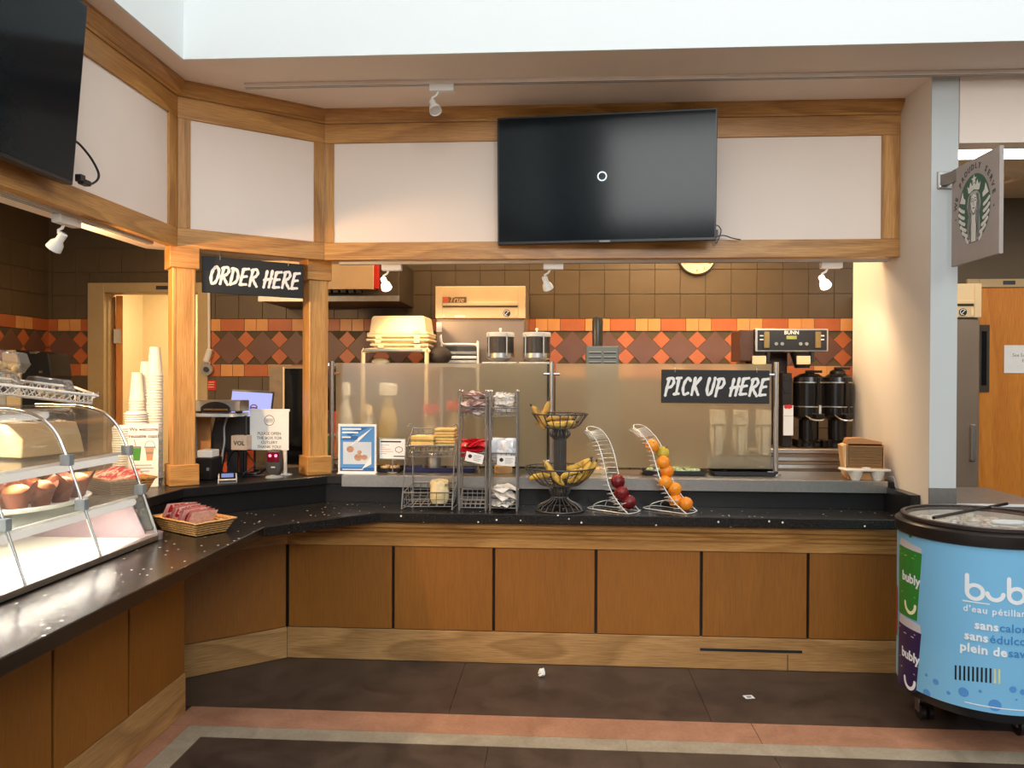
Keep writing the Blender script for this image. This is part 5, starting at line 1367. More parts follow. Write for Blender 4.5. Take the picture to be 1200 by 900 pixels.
# ------------------------------------------------------------------ two curved wire fruit chutes
def chute(label, left, right, yfoot):
    x0 = left[0][0]
    Y0 = atZ(left[0][0], left[0][1], ZK+.004).y
    p0 = atY(left[0][0], left[0][1], Y0)
    t = thing('fruit_chute', label, 'fruit rack', (p0.x, p0.y, ZK))
    d = Vector((-.80, .60)); e = Vector((.60, .80))
    def on(pts, off):
        out = []
        for px, py in pts:
            s = 0
            for _ in range(30):
                Y = Y0+off.y+.6*s
                X = Xp(px, Y); s = s*.5+.5*((p0.x+off.x-X)/.8)
            Y = Y0+off.y+.6*s
            out.append(Vector((p0.x+off.x-.8*s-p0.x, Y-p0.y, atY(px, py, Y).z-ZK)))
        return out
    Lr = on(left, Vector((0, 0))); 
    # the right-hand rail is the left one moved sideways by the chute's width
    Wd = .125
    off = Vector((e.x*Wd, e.y*Wd, 0))
    Ls = [Vector(q) for q in smooth_line([tuple(v) for v in Lr], 6)]
    Ls[0].z = .004
    Rs = [v+off for v in Ls]
    # rounded head joining the two rails
    top = [Ls[-1], Ls[-1]+off*.18+Vector((-.012, .006, .010)), Ls[-1]+off*.5+Vector((-.02, .012, .013)), Ls[-1]+off*.82+Vector((-.012, .006, .010)), Rs[-1]]
    MB().tube(Ls+[Vector(q) for q in smooth_line([tuple(v) for v in top], 4)][1:-1]+Rs[::-1], .0034, 7).build('rail', WHITEWIRE, t, smooth=60)
    n = len(Ls)
    for i in range(3, n-1, 1):
        if i % 2 and i < n-10: continue
        a, b2 = Ls[i], Rs[i]
        tg = (Ls[i]-Ls[i-1]).normalized(); ev = off.normalized(); nn = tg.cross(ev).normalized()
        if nn.z > 0 and i < 6: nn = -nn
        nn = Vector((-abs(nn.x), abs(nn.y), -abs(nn.z)*.2)).normalized()
        ext = ev*.012
        MB().tube(smooth_line([tuple(a-ext+nn*.010), tuple(a+nn*.003), tuple(a+ev*.012+nn*.045), tuple((a+b2)/2+nn*.058), tuple(b2-ev*.012+nn*.045), tuple(b2+nn*.003), tuple(b2+ext+nn*.010)], 3), .0019, 5).build('rung', WHITEWIRE, t, smooth=60)
    k = 8
    MB().tube([tuple(Ls[k]-off.normalized()*.0+Vector((.012, -.006, 0))), tuple(Rs[k]+Vector((.012, -.006, 0)))], .0032, 6).build('front_bar', WHITEWIRE, t)
    # base loops resting on the counter
    bk_ = Vector((d.x*.26, d.y*.26, 0))
    MB().tube(smooth_line([tuple(Ls[0]), tuple(Ls[0]+bk_*.4+Vector((0, 0, 0))), tuple(Ls[0]+bk_+Vector((0, 0, .002))), tuple(Ls[0]+bk_*1.12+off*.5), tuple(Rs[0]+bk_+Vector((0, 0, .002))), tuple(Rs[0]+bk_*.4), tuple(Rs[0])], 5), .0034, 6).build('base_loop', WHITEWIRE, t, smooth=60)
    MB().tube(smooth_line([tuple(Ls[0]+bk_*.9), tuple(Ls[0]+bk_*.85+Vector((0, 0, .03))), tuple(Ls[0]+bk_*.6+off*.2+Vector((0, 0, .055))), tuple(Ls[8]+Vector((-.01, .004, 0)))], 4), .003, 6).build('brace', WHITEWIRE, t, smooth=60)
    MB().tube(smooth_line([tuple(Rs[0]+bk_*.9), tuple(Rs[0]+bk_*.85+Vector((0, 0, .03))), tuple(Rs[0]+bk_*.6-off*.2+Vector((0, 0, .055))), tuple(Rs[8]+Vector((-.01, .004, 0)))], 4), .003, 6).build('brace', WHITEWIRE, t, smooth=60)
    MB().tube([tuple(Ls[0]), tuple(Ls[0]+off*.5+Vector((.008, -.006, 0))), tuple(Rs[0])], .0034, 6).build('front_foot', WHITEWIRE, t, smooth=60)
    return p0, Y0
chute('left curved white wire fruit rack holding dark red apples', [(737, 602.5), (729, 594), (721, 583), (714, 569), (709.5, 550), (705.5, 533), (700, 518), (693, 508), (688, 503.5)], None, 0)
chute('right curved white wire fruit rack full of oranges', [(805.5, 602.5), (793, 591), (783, 578), (775, 563), (769.5, 546), (764.5, 529), (757, 515), (749, 506), (743, 501)], None, 0)
def fruit_mat(nm, c1, c2, sc=8, bm=.1):
    m, nt, b = nodes(nm); v = coords(nt, (1, 1, 1)); n = noise(nt, v, sc, 4); L(nt, ramp(nt, n, [(.35, c1), (.65, c2)]), b.inputs['Base Color'])
    b.inputs['Roughness'].default_value = .32; bump(nt, noise(nt, v, 260, 1), b, bm, .001); return m
ORM = fruit_mat('orange_peel', srgb(232, 132, 26), srgb(246, 158, 44), 6, .35); APM = fruit_mat('apple_skin', srgb(92, 12, 22), srgb(150, 34, 36), 14); PEM = fruit_mat('pear_skin', srgb(168, 150, 40), srgb(206, 182, 64), 12)
def round_mesh(r, m, dim=.12, nm='skin'):
    prof = []
    for i in range(15):
        a = PI*i/14; rr__ = r*math.sin(a); z = -r*.95*math.cos(a)
        z -= (r*dim*max(0, 1-rr__/(r*.5))**1.5) if z > 0 else -(r*dim*.6*max(0, 1-rr__/(r*.4))**1.5)
        prof.append((max(rr__, .0004), z))
    return MB().lathe(prof, 18).mesh(nm, m, 80)
ORX = round_mesh(.0395, ORM, .06); APX = round_mesh(.041, APM, .22); PEX = round_mesh(.039, PEM, .15)
STK = MB().tube([(0, 0, .024), (.002, 0, .036), (.006, 0, .046)], .0018, 5).mesh('stalk', TIP); NAV = MB().lathe([(.004, .0355), (.003, .0365), (.001, .0368)], 8).mesh('navel', M('navel', srgb(120, 110, 40), .7))
def fruit(name, label, cat, px, py, body, top, grp, rot, dY=0.0):
    Y = 4.30+(603-py)/100*.17+dY
    p = atY(px, py, Y)
    t = thing(name, label, cat, p, 0, grp); t.rotation_euler = rot
    inst('skin', body, t); inst('stalk' if top is STK else 'navel', top, t)
for px, py, n_, rt in ((724, 564, 'topmost apple in the left wire fruit rack', (.5, .9, 0)), (728.5, 577.5, 'middle apple in the left wire fruit rack', (-.4, 1.2, 1)), (737, 588.5, 'lowest apple in the left wire fruit rack', (1.2, .5, 2))):
    fruit('apple', n_, 'apple', px, py, APX, STK, 'apples in the wire rack', rt)
for px, py, n_, rt, dY in ((764, 522.5, 'topmost orange in the right wire fruit rack', (.9, .2, 0), 0), (777.5, 542, 'second orange from the top of the right wire rack', (1.5, .6, 1), 0), (781.5, 552.5, 'third orange from the top of the right wire rack', (.3, 1.4, 2), .02),
                       (779.5, 565, 'fourth orange from the top of the right wire rack', (2.2, .4, 0), 0), (790.5, 573, 'fifth orange from the top of the right wire rack', (1.0, 1.0, 3), .01), (791.5, 586, 'second lowest orange in the right wire rack, partly behind', (.2, .4, 4), .03), (804, 590.5, 'lowest orange at the front of the right wire rack', (1.7, .3, 2), 0)):
    fruit('orange', n_, 'orange', px, py, ORX, NAV, 'oranges in the wire rack', rt, dY)
fruit('pear', 'single yellow green pear below the topmost orange', 'pear', 776.5, 530.5, PEX, STK, None, (.3, .5, 0), .035)
# ------------------------------------------------------------------ kitchen behind the counter
TZ = .9505                                   # top of the prep table
def bp_(t, x0, y0, z0, x1, y1, z1, nm, m, bev=.003, parent=None):
    o = t.location
    return MB().box(x0-o.x, y0-o.y, z0-o.z, x1-o.x, y1-o.y, z1-o.z).build(nm, m, parent or t, bevel=bev)
FST = M('fridge_steel', srgb(142, 124, 106), .38, .45, .06, 4)
FHD = M('fridge_header', srgb(226, 196, 150), .4, .15, .04, 5)
def fridge(label, x0, x1, Y, ytop, ysplit, words):
    t = thing('fridge', label, 'fridge', ((x0+x1)/2, Y, 0))
    zt_, zs = Zp(ytop, Y, 600), Zp(ysplit, Y, 600)
    bp_(t, x0, Y, .1, x1, Y+.66, zt_, 'cabinet', FST, .004)
    bp_(t, x0+.004, Y-.03, .14, x1-.004, Y, zs-.008, 'door', FST, .006)
    bp_(t, x0, Y-.034, zs+.006, x1, Y, zt_, 'header', FHD, .004)
    w_ = x1-x0
    bp_(t, x0, Y-.04, zs+.006, x0+w_*.078, Y-.034, zt_, 'header_pillar', FHD, .002); bp_(t, x1-w_*.078, Y-.04, zs+.006, x1, Y-.034, zt_, 'header_pillar', FHD, .002)
    h_ = zt_-zs
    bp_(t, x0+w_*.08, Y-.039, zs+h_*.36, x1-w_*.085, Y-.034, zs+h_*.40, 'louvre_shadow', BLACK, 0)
    bp_(t, x0+w_*.08, Y-.048, zs+h_*.41, x1-w_*.085, Y-.034, zs+h_*.52, 'louvre', FHD, .003)
    lb = bp_(t, x0+w_*.085, Y-.0515, zs+h_*.50, x0+w_*.35, Y-.048, zs+h_*.67, 'maker_plate', M('bronze_plate', srgb(112, 84, 44), .4), .001)
    o = t.location
    text(words, .055, FHD, t, (x0+w_*.235-o.x, -.0520, zs+h_*.585-o.z), shear=.3)
    MB().prism([(x0+w_*.12-o.x+.022*math.cos(k*PI/6), zs+h_*.585-o.z+.022*math.sin(k*PI/6)) for k in range(12)], .0517, .0525, lambda a, b_, c: (a, -c, b_)).build('maker_emblem', ORANGEB, t)
    cx_, cz_ = x0+w_*.795-o.x, zs+h_*.18-o.z
    MB().prism([(cx_+.026*math.cos(k*PI/10), cz_+.026*math.sin(k*PI/10)) for k in range(20)], .034, .040, lambda a, b_, c: (a, -c, b_)).build('thermometer', BLACK, t)
    b = MB(); ribbon(b, [(cx_+.019*math.cos(k*PI/8+.6), cz_+.019*math.sin(k*PI/8+.6)) for k in range(12)], .004, .040, .041, lambda a, b_, c: (a, -c, b_)); ribbon(b, [(cx_-.008, cz_-.01), (cx_+.01, cz_+.01)], .004, .040, .041, lambda a, b_, c: (a, -c, b_)); b.build('thermometer_dial', WHITEP, t)
    MB().prism([(x0+w_*.1-o.x+.010*math.cos(k*PI/8), zs+h_*.1-o.z+.010*math.sin(k*PI/8)) for k in range(16)], .034, .040, lambda a, b_, c: (a, -c, b_)).build('lock', STEEL2, t)
    bp_(t, x0+w_*.215, Y-.036, zs+h_*.05, x0+w_*.335, Y-.034, zs+h_*.12, 'label_strip', PAPER, 0)
    bp_(t, x0+w_*.885, Y-.038, zs+h_*.07, x0+w_*.915, Y-.034, zs+h_*.3, 'switch', CREAMP, .001)
    bp_(t, x0+.006, Y-.033, zs-.09, x0+.045, Y-.0305, zs-.02, 'door_sticker', PAPER, 0)
    bp_(t, x1-.07, Y-.06, 1.05, x1-.04, Y-.03, 1.3, 'handle', STEEL, .004)
    for sx in (x0+.06, x1-.06):
        for sy in (Y+.06, Y+.6): MB().cyl((sx-o.x, sy-o.y, .001), (sx-o.x, sy-o.y, .1), .025, 10).build('caster', BLACK, t)
    return t
FY = 5.50
fridge('steel reach-in fridge with cream header behind the frosted glass', Xp(511, FY), Xp(615.5, FY), FY, 336, 374.5, 'True')
fridge('second steel reach-in fridge beside the orange door', Xp(1042, FY), Xp(1146, FY), FY, 335, 374, 'True')
# extraction hood
HY = 5.55
hd_ = thing('extraction_hood', 'steel extraction hood at the top behind the right oak post', 'hood', (Xp(410, HY), HY, 0))
xh0, xh1 = Xp(300, HY), Xp(437.5, HY)
bp_(hd_, xh0, HY, Zp(339, HY, 410), xh1, HY+.1, Zp(305, HY, 410), 'front_box', M('hood_steel', srgb(222, 190, 148), .35, .1, .05, 6))
bp_(hd_, xh1, HY+.005, Zp(338, HY, 440), Xp(442, HY), HY+.1, Zp(308, HY, 440), 'red_trim', REDL, .001)
bp_(hd_, xh0, HY+.06, Zp(352.5, HY+.06, 410), Xp(467, HY+.06), 6.19, Zp(304, HY+.06, 410), 'hood_body', M('hood_dark', srgb(74, 62, 46), .5))
bp_(hd_, xh0, HY+.035, Zp(353, HY+.03, 410), Xp(467.5, HY+.04), HY+.06, Zp(346.5, HY+.03, 410), 'lower_lip', STEEL2, .001)
for i in range(5): bp_(hd_, Xp(381+i*9, HY), HY-.002, Zp(343, HY, 400), Xp(387+i*9, HY), HY+.05, Zp(339.5, HY, 400), 'fixing', BLACK, 0)
hd_.location.z = 0
# ceiling-height clock on the tiled wall
ck = thing('wall_clock', 'round wall clock half hidden by the fascia, cream face', 'clock', (atY(816, 300, YB).x, YB-.010, Zp(301, YB, 816)))
cr = Zp(301, YB, 816)-Zp(323, YB, 816)
b = MB(); n = 40
disc = [(cr*math.cos(2*PI*k/n), cr*math.sin(2*PI*k/n)) for k in range(n)]
f4 = lambda a, b_, c: (a, -c, b_)
MB().prism(disc, 0, .03, f4).build('case', BLACK, ck); MB().prism([(a*.93, c*.93) for a, c in disc], .03, .032, f4).build('dial', M('clock_dial', srgb(246, 224, 180), .5, 0, .02), ck)
b = MB()
for h in range(12):
    a = PI/2-2*PI*h/12
    text_into(b, str(h or 12), .034, lambda a_, b_, c: (a_, -c, b_), at=(cr*.76*math.cos(a), cr*.76*math.sin(a)), z0=.0322)
b.build('numerals', INK, ck)
b = MB(); ribbon(b, [(0, -.01), (0, .075)], .007, .033, .034, f4); ribbon(b, [(0, 0), (.05, .06)], .006, .034, .035, f4); b.build('hands', INK, ck)
# tubs on a trolley rack
TY = 5.14
tr_ = thing('trolley_rack', 'cream tubular rack behind the glass carrying the stacked tubs', 'rack', (Xp(465, TY), TY, TZ))
o = tr_.location
for Yq in (5.02, 5.22):
    pts = [(Xp(425.5, Yq), Yq, TZ+.002), (Xp(425.5, Yq), Yq, Zp(423, Yq)), (Xp(427, Yq), Yq, Zp(414, Yq)), (Xp(434, Yq), Yq, Zp(410.5, Yq)), (Xp(496, Yq), Yq, Zp(410.5, Yq)), (Xp(501, Yq), Yq, Zp(413, Yq)), (Xp(500, Yq), Yq, Zp(421, Yq)), (Xp(500, Yq), Yq, TZ+.002)]
    MB().tube([(a-o.x, b_-o.y, c-o.z) for a, b_, c in smooth_line(pts, 4)], .0145, 10).build('tube_frame', CREAMP, tr_, smooth=60)
bp_(tr_, Xp(432, TY), 5.0, Zp(411, 5.0)-.004, Xp(499, TY), 5.24, Zp(409.5, 5.0)+.004, 'top_tray', STEEL2, .002)
tz = Zp(409.5, 5.0)+.0045
tcx = Xp(471.5, TY)
def tub(label, z, rx, h_, flip, rz, dx=0):
    # a food tub: tapering body with a wide turned rim; flip puts the opening downwards
    t = thing('food_tub', label, 'tub', (tcx+dx, TY, z), rz, 'tubs on the trolley rack')
    vs = []; L_, W_ = rx, .13
    prof = ((1.0, 0), (1.0, .012), (.92, .014), (.86, h_*.9), (.80, h_)) if flip else ((.82, 0), (.90, h_-.018), (1.0, h_-.016), (1.0, h_), (.93, h_))
    for k, zz_ in prof: vs += [(sx*L_*k, sy*W_*k, zz_) for sx, sy in ((-1, -1), (1, -1), (1, 1), (-1, 1))]
    n = len(prof)
    fs = [(i*4+q, i*4+(q+1) % 4, (i+1)*4+(q+1) % 4, (i+1)*4+q) for i in range(n-1) for q in range(4)]+[(3, 2, 1, 0), tuple((n-1)*4+q for q in range(4))]
    MB().add(vs, fs).build('tub_body', CREAMP, t, bevel=.005, seg=2, smooth=40)
    for s in (-1, 1): MB().box(s*L_*.62-.02, -W_-.004, .008 if flip else h_-.03, s*L_*.62+.02, -W_*.93, .03 if flip else h_-.008).build('lug', CREAMP, t, bevel=.002)
    return t
tub('lowest cream tub of the stack on the trolley rack', tz, .195, .034, False, R(2))
tub('second cream tub lid from the bottom of the stack', tz+.0345, .212, .032, False, R(-2), -.003)
tub('third cream tub lid from the bottom of the stack', tz+.067, .208, .026, False, R(-1), -.002)
tub('deep cream tub turned upside down on top of the stack', tz+.0935, .208, .125, True, R(-3), -.002)
# round dark bundle and pale lump lying on the rack's lower tray
lt_ = bp_(tr_, Xp(430, TY), 5.0, Zp(428, 5.0)-.01, Xp(531, TY), 5.24, Zp(428, 5.0)-.002, 'lower_tray', STEEL2, .002)
zl = Zp(428, 5.0)-.0015
o_ = MB().ball((0, 0, .05), .082, 18, 10, .78).build('dark_bundle', M('dark_brown_cloth', srgb(46, 34, 26), .7, 0, .3, 30, bmp=.4), None, smooth=60, loc=(Xp(515, 5.12), 5.12, zl+.0155)); tag(o_, 'dark brown rounded bundle showing over the glass edge beside the fridge', 'bundle')
o_ = MB().ball((0, 0, .024), .05, 14, 8, .5).build('bread_roll', CREAMP, None, smooth=60, loc=(Xp(446, 5.12), 5.12, zl)); tag(o_, 'pale roll lying under the tubs on the trolley rack', 'bread roll'); o_.scale = (1.25, .9, 1)
# lid organiser
OY = 5.28
og = thing('lid_organiser', 'white rounded holder stacked with lids in front of the fridge', 'holder', (Xp(538, OY), OY, TZ))
x0, x1 = Xp(517.5, OY), Xp(560, OY); z0, z1 = Zp(431, OY), Zp(403.5, OY)
o = og.location
MB().tube([(a-o.x, OY-.002-o.y, c-o.z) for a, c in smooth_line([(x0, TZ+.004), (x0, z1-.0), (x0+.01, z1), (x1-.04, z1), (x1-.012, z1-.012), (x1, z1-.05), (x1, TZ+.004)], 4)], .008, 8).build('frame', WHITEP, og, smooth=60)
bp_(og, x0, OY+.01, TZ+.0005, x1, OY+.14, z0, 'stand', DARKGREY)
bp_(og, x0+.004, OY+.125, z0, x1-.004, OY+.14, z1-.006, 'back', DARKGREY)
for i in range(4):
    z = z0+.002+i*.030; dx = (.008, 0, .012, .002)[i]
    o_ = MB().box(x0+.012+dx, OY+.0, z, x1-.012, OY+.12, z+.020).build('boxed_lids', (WHITEP, LIGHTGREY, WHITEP, GREYP)[i], None, bevel=.003)
    tag(o_, ('lowest pack of white lids in the rounded holder', 'second pack of lids from the bottom of the rounded holder', 'third pack of lids from the bottom of the rounded holder', 'topmost grey pack of lids in the rounded holder')[i], 'lid pack')
# coffee grinders with clear hoppers
HOP = thin_glass('hopper_clear', (.75, .68, .6), .9, .06); BEAN = M('coffee_beans', srgb(36, 24, 18), .4, 0, .5, 90, bmp=.6)
GRB = M('grinder_body', srgb(52, 60, 54), .4, .2, .05)
def grinder(label, pxc, Y):
    x = Xp(pxc, Y)
    t = thing('coffee_grinder', label, 'coffee grinder', (x, Y, TZ))
    K = Y/900; zz = lambda y: Zp(y, Y)-TZ
    MB().box(-.105, -.06, .0005, .105, .2, zz(427)).build('grinder_body', GRB, t, bevel=.008)
    MB().box(-.112, -.065, zz(427), .118, .2, zz(424.5)).build('top_plate', LIGHTGREY, t, bevel=.003)
    MB().lathe([(8*K, zz(424.3)), (9*K, zz(423)), (16*K, zz(419.5)), (16.3*K, zz(418.5))], 24, (0, .06)).build('hopper_funnel', STEEL, t, smooth=40)
    MB().lathe([(16.5*K, zz(419)), (16.5*K, zz(413.8))], 28, (0, .06)).build('lower_collar', STEEL, t, smooth=40)
    MB().lathe([(15.6*K, zz(413.8)), (15.6*K, zz(395))], 28, (0, .06)).build('beans', BEAN, t, smooth=40)
    MB().lathe([(16.1*K, zz(413.8)), (16.1*K, zz(394))], 28, (0, .06), caps=False).build('clear_hopper', HOP, t, smooth=40)
    MB().lathe([(16.6*K, zz(394.5)), (16.8*K, zz(390.5)), (16.0*K, zz(389.2)), (2*K, zz(389))], 28, (0, .06)).build('hopper_lid', LIGHTGREY, t, smooth=40)
    MB().lathe([(.9*K, zz(389)), (1.2*K, zz(386.5)), (1.9*K, zz(385.5)), (1.4*K, zz(383.8))], 12, (0, .06)).build('lid_knob', WHITEP, t, smooth=40)
    for a in (-.9, .55): MB().box(16.4*K*math.sin(a)-.005, .06-16.4*K*math.cos(a)-.006, zz(418), 16.4*K*math.sin(a)+.005, .06-16.4*K*math.cos(a)+.006, zz(390)).build('hopper_strut', STEEL2, t, bevel=.002)
    return t
grinder('left coffee grinder with clear bean hopper showing above the glass', 585.5, 5.06)
grinder('right coffee grinder with clear bean hopper beside the centre post', 628.5, 5.06)
# vented grey machine with dark canister
VY = 5.08
vm = thing('vented_machine', 'grey louvred machine with tall dark canister behind the glass', 'machine', (Xp(706, VY), VY, TZ))
o = vm.location; vx0, vx1 = Xp(687, VY)-o.x, Xp(725, VY)-o.x; vz = Zp(405.5, VY)-TZ
MB().box(vx0, 0, .0005, vx1, .17, vz).build('housing', M('machine_grey', srgb(112, 118, 114), .45, .2, .04), vm, bevel=.004)
b = MB(); b2 = MB()
for k in range(9):
    z = vz-.045-.032*k
    for a0, a1 in ((.08, .46), (.54, .92)):
        b.box(vx0+(vx1-vx0)*a0, -.0015, z-.005, vx0+(vx1-vx0)*a1, .0, z+.005); b2.box(vx0+(vx1-vx0)*a0, -.009, z+.004, vx0+(vx1-vx0)*a1, .0, z+.008)
b.build('vent_gaps', BLACK, vm); b2.build('louvres', LIGHTGREY, vm)
cxx = Xp(700, VY+.08)-o.x
MB().lathe([(6.2*VY/900, vz), (6.4*VY/900, Zp(376, VY)-TZ), (5.4*VY/900, Zp(371.5, VY)-TZ), (2*VY/900, Zp(370, VY)-TZ)], 20, (cxx, .08)).build('canister', M('canister_dark', srgb(56, 54, 46), .3), vm, smooth=50)
# coffee brewer on its stand with two thermal servers
BZ = 1.1655
BY = 5.02
bw = thing('coffee_brewer', 'twin coffee brewer with black control panel right of the PICK UP HERE sign', 'coffee machine', (Xp(925, BY), BY, BZ))
o = bw.location; g = lambda x, Y=BY: Xp(x, Y)-o.x; h = lambda y, Y=BY: Zp(y, Y, 925)-BZ
MB().box(g(885), 0, h(412), g(970.5), .42, h(385)).build('top_housing', STEEL, bw, bevel=.004)
MB().box(g(887.5), -.006, h(410.5), g(968.5), 0, h(387)).build('control_panel', BLACK, bw, bevel=.002)
MB().box(g(884), .23, .0005, g(935), .40, h(411.5)).build('back_column', M('brewer_back', srgb(64, 46, 36), .4, .3), bw)
for x in (897.5, 957.5):
    MB().box(g(x-3.2), -.022, h(408), g(x+3.2), -.006, h(389)).build('brew_lever', M('brass_lever', srgb(150, 126, 80), .35, .6), bw, bevel=.003)
    s = -1 if x < 920 else 1
    for y in (393.5, 398): MB().box(g(x+s*5)-.014, -.009, h(y)-.004, g(x+s*5)+.014, -.006, h(y)+.004).build('indicator', WHITEP, bw)
MB().box(g(921), -.008, h(397.5), g(933), -.006, h(393.5)).build('lcd_panel', M('lcd_green', srgb(150, 160, 80), .3), bw)
text('BUNN', .033, WHITEP, bw, (g(927), -.0068, h(390)), bold=.02)
for x in (909, 916, 937.5, 944.5): MB().cyl((g(x), -.006, h(403)), (g(x), -.012, h(403)), .011, 12).build('button', GREYP, bw, smooth=40)
for x in (893, 901.5, 945, 958): pass
for x in (893, 945):
    MB().lathe([(.045, h(431)), (.075, h(414)), (.078, h(412.3))], 20, (g(x), .09)).build('brew_funnel', BLACK, bw, smooth=40)
    MB().box(g(x)-.06, -.002, h(427), g(x)+.025, .018, h(417)).build('funnel_label', CREAMP, bw, bevel=.002)
    MB().cyl((g(x+8), .02, h(412.3)), (g(x+8), .02, h(424)), .013, 8).build('funnel_handle', BLACK, bw, smooth=40)
for x, Y in ((875, BY+.02),): MB().box(g(868.5), .03, h(423), g(885)-.001, .30, h(386)).build('side_shroud', M('shroud_brown_reflection', srgb(92, 62, 46), .3, .3), bw, bevel=.004)  # brown reflection on the brewer's left side, put into its colour
def server(label, pxc, half, ytop, Y, shiny):
    x = Xp(pxc, Y)
    t = thing('coffee_server', label, 'coffee urn', (x, Y, BZ))
    K = Y/900; z = lambda y: Zp(y, Y, 940)-BZ
    BLK = M('server_black', (.012, .010, .009), .18, .2)
    MB().lathe([(half*.9*K, .0005), (half*.9*K, .03), (half*.62*K, .05), (half*.62*K, z(492)), (half*.98*K, z(488)), (half*K, z(486))], 28).build('server_base', BLK, t, smooth=40)
    MB().lathe([(half*K, z(486)), (half*K, z(448))], 28).build('server_body', BLK, t, smooth=40)
    for y in (476, 448): MB().lathe([(half*1.02*K, z(y)-.004), (half*1.02*K, z(y)+.003)], 28).build('steel_band', STEEL, t, smooth=40)
    MB().lathe([(half*K, z(447.5)), (half*.95*K, z(442)), (half*.55*K, z(438)), (half*.5*K, z(ytop+2)), (half*.3*K, z(ytop))], 28).build('server_lid', BLK, t, smooth=40)
    MB().box(-half*.2*K, -half*.2*K, z(ytop), half*.8*K, half*.2*K, z(ytop-3)).build('lid_handle', BLK, t, bevel=.003)
    MB().box(half*.12*K, -half*1.04*K-.012, z(475), half*.34*K, -half*K+.004, z(442)).build('sight_glass', BLACKG, t, bevel=.003)
    f = MB().box(-half*.05*K, -half*1.04*K-.06, z(489), half*.5*K, -half*.9*K, z(483.5)).build('faucet', BLK, t, bevel=.004)
    MB().tube(smooth_line([(-half*.6*K, -half*1.05*K-.02, z(486)), (-half*.3*K, -half*1.05*K-.055, z(490)), (half*.3*K, -half*1.05*K-.065, z(491)), (half*.55*K, -half*1.05*K-.03, z(487))], 3), .005, 6).build('faucet_guard', CHROME, f, smooth=60)
    MB().cyl((half*.25*K, -half*K-.04, z(483.5)), (half*.25*K, -half*K-.04, z(474)), .010, 8).build('faucet_lever', CHROME if shiny else BLK, f, smooth=40)
    for s in (-1, 1): MB().box(s*half*.8*K-.012, -half*.8*K, .0005, s*half*.8*K+.012, half*.5*K, .05).build('foot', BLK, t, bevel=.003)
    return t
server('left black coffee server with bright faucet under the brewer', 948, 17.5, 437, BY+.10, True)
server('right black coffee server against the side wall', 981.5, 16.5, 433, BY+.10, False)
# dark kit left of the servers, paper list with a red top
kt = thing('hot_water_tap', 'dark hot water machine between the guard post and the left server', 'machine', (Xp(924, BY+.05), BY+.05, BZ))
MB().box(-.038, 0, .0005, .022, .16, Zp(437, BY, 924)-BZ).build('machine_body', M('machine_dark', srgb(34, 26, 22), .35), kt, bevel=.004)
for y in (442, 457): MB().box(-.03, -.006, Zp(y+4, BY, 924)-BZ, .015, 0, Zp(y-2, BY, 924)-BZ).build('panel', BLACK, kt, bevel=.002)
tg = thing('paper_list', 'white paper list with red top hanging beside the coffee servers', 'paper', (Xp(924.5, BY-.03), BY-.022, Zp(492.5, BY, 924)))
hh_ = (Zp(474, BY, 924)-Zp(509, BY, 924))/2
MB().box(-.031, 0, -hh_, .031, .002, hh_).build('sheet', PAPER, tg)
b = MB()
for dx, r_ in ((-.014, .013), (.006, .014), (.016, .009)): b.prism([(dx+r_*math.cos(k*PI/6), hh_-.008+r_*math.sin(k*PI/6)) for k in range(12)], .0003, .003+dx*.02, lambda a, b_, c: (a, -c, b_))
b.build('red_top', REDL, tg)
MB().box(-.028, -.0012, .028, .028, 0, .030).build('ruled_line', GREYP, tg)
# oven, folders and cartons seen between posts
EY = 5.60
ov = thing('oven', 'grey oven with dark glass door behind the right oak post', 'oven', (Xp(355, EY), EY, .9005))
o = ov.location
MB().box(Xp(315, EY)-o.x, 0, .0005, Xp(398, EY)-o.x, .5, Zp(428.5, EY, 350)-.9005).build('cabinet', M('oven_grey', srgb(130, 112, 90), .45, .3), ov, bevel=.004)
MB().box(Xp(334, EY)-o.x, -.012, .06, Xp(396, EY)-o.x, 0, Zp(432, EY, 350)-.9005).build('glass_door', BLACKG, ov, bevel=.003)
MB().box(Xp(334, EY)-o.x-.012, -.014, .05, Xp(334, EY)-o.x, 0, Zp(430, EY, 350)-.9005).build('door_edge', CREAMP, ov)
MB().box(Xp(383, EY)-o.x, -.02, Zp(429, EY)-.9005-.004, Xp(396, EY)-o.x, -.012, Zp(427, EY)-.9005+.006).build('door_rail', CHROME, ov)
bxs = [('navy', (377.5, 386, 483, 505), srgb(40, 46, 70), 'navy folder box at the left end behind the glass post', 4.96), ('green', (377.5, 386, 512, 533), srgb(46, 132, 84), 'green carton below the navy folder box', 4.96),
       ('red', (388, 393.5, 484, 513), srgb(206, 62, 44), 'narrow red carton standing behind the steel post', 4.99), ('orange', (388, 395, 513, 541), srgb(226, 130, 62), 'orange carton below the narrow red carton', 4.99)]
rs = thing('box_shelf', 'small two-tier shelf with cartons behind the left glass post', 'shelf', (Xp(386, 5.02), 5.02, .0))
xs0, xs1 = Xp(374, 5.0)-rs.location.x, Xp(398, 5.0)-rs.location.x
for z in (Zp(541.5, 4.99)-.004, Zp(509, 4.99)-.004): MB().box(xs0, -.07, z-.014, xs1, .12, z).build('shelf_board', LIGHTGREY, rs)
for x in (xs0, xs1-.012): MB().box(x, .10, .001, x+.012, .12, Zp(480, 5.0)).build('upright', LIGHTGREY, rs)
for n_, (a, b_, y0, y1), c_, lab, Y in bxs:
    zb_ = Zp(541.5, 4.99)-.0035 if y1 > 520 else Zp(509, 4.99)-.0035
    o_ = MB().box(Xp(a, Y), Y, zb_, Xp(b_, Y), Y+.10, Zp(y0, Y)).build('carton', M(n_+'_carton', c_, .5), None, bevel=.002); tag(o_, lab, 'box')
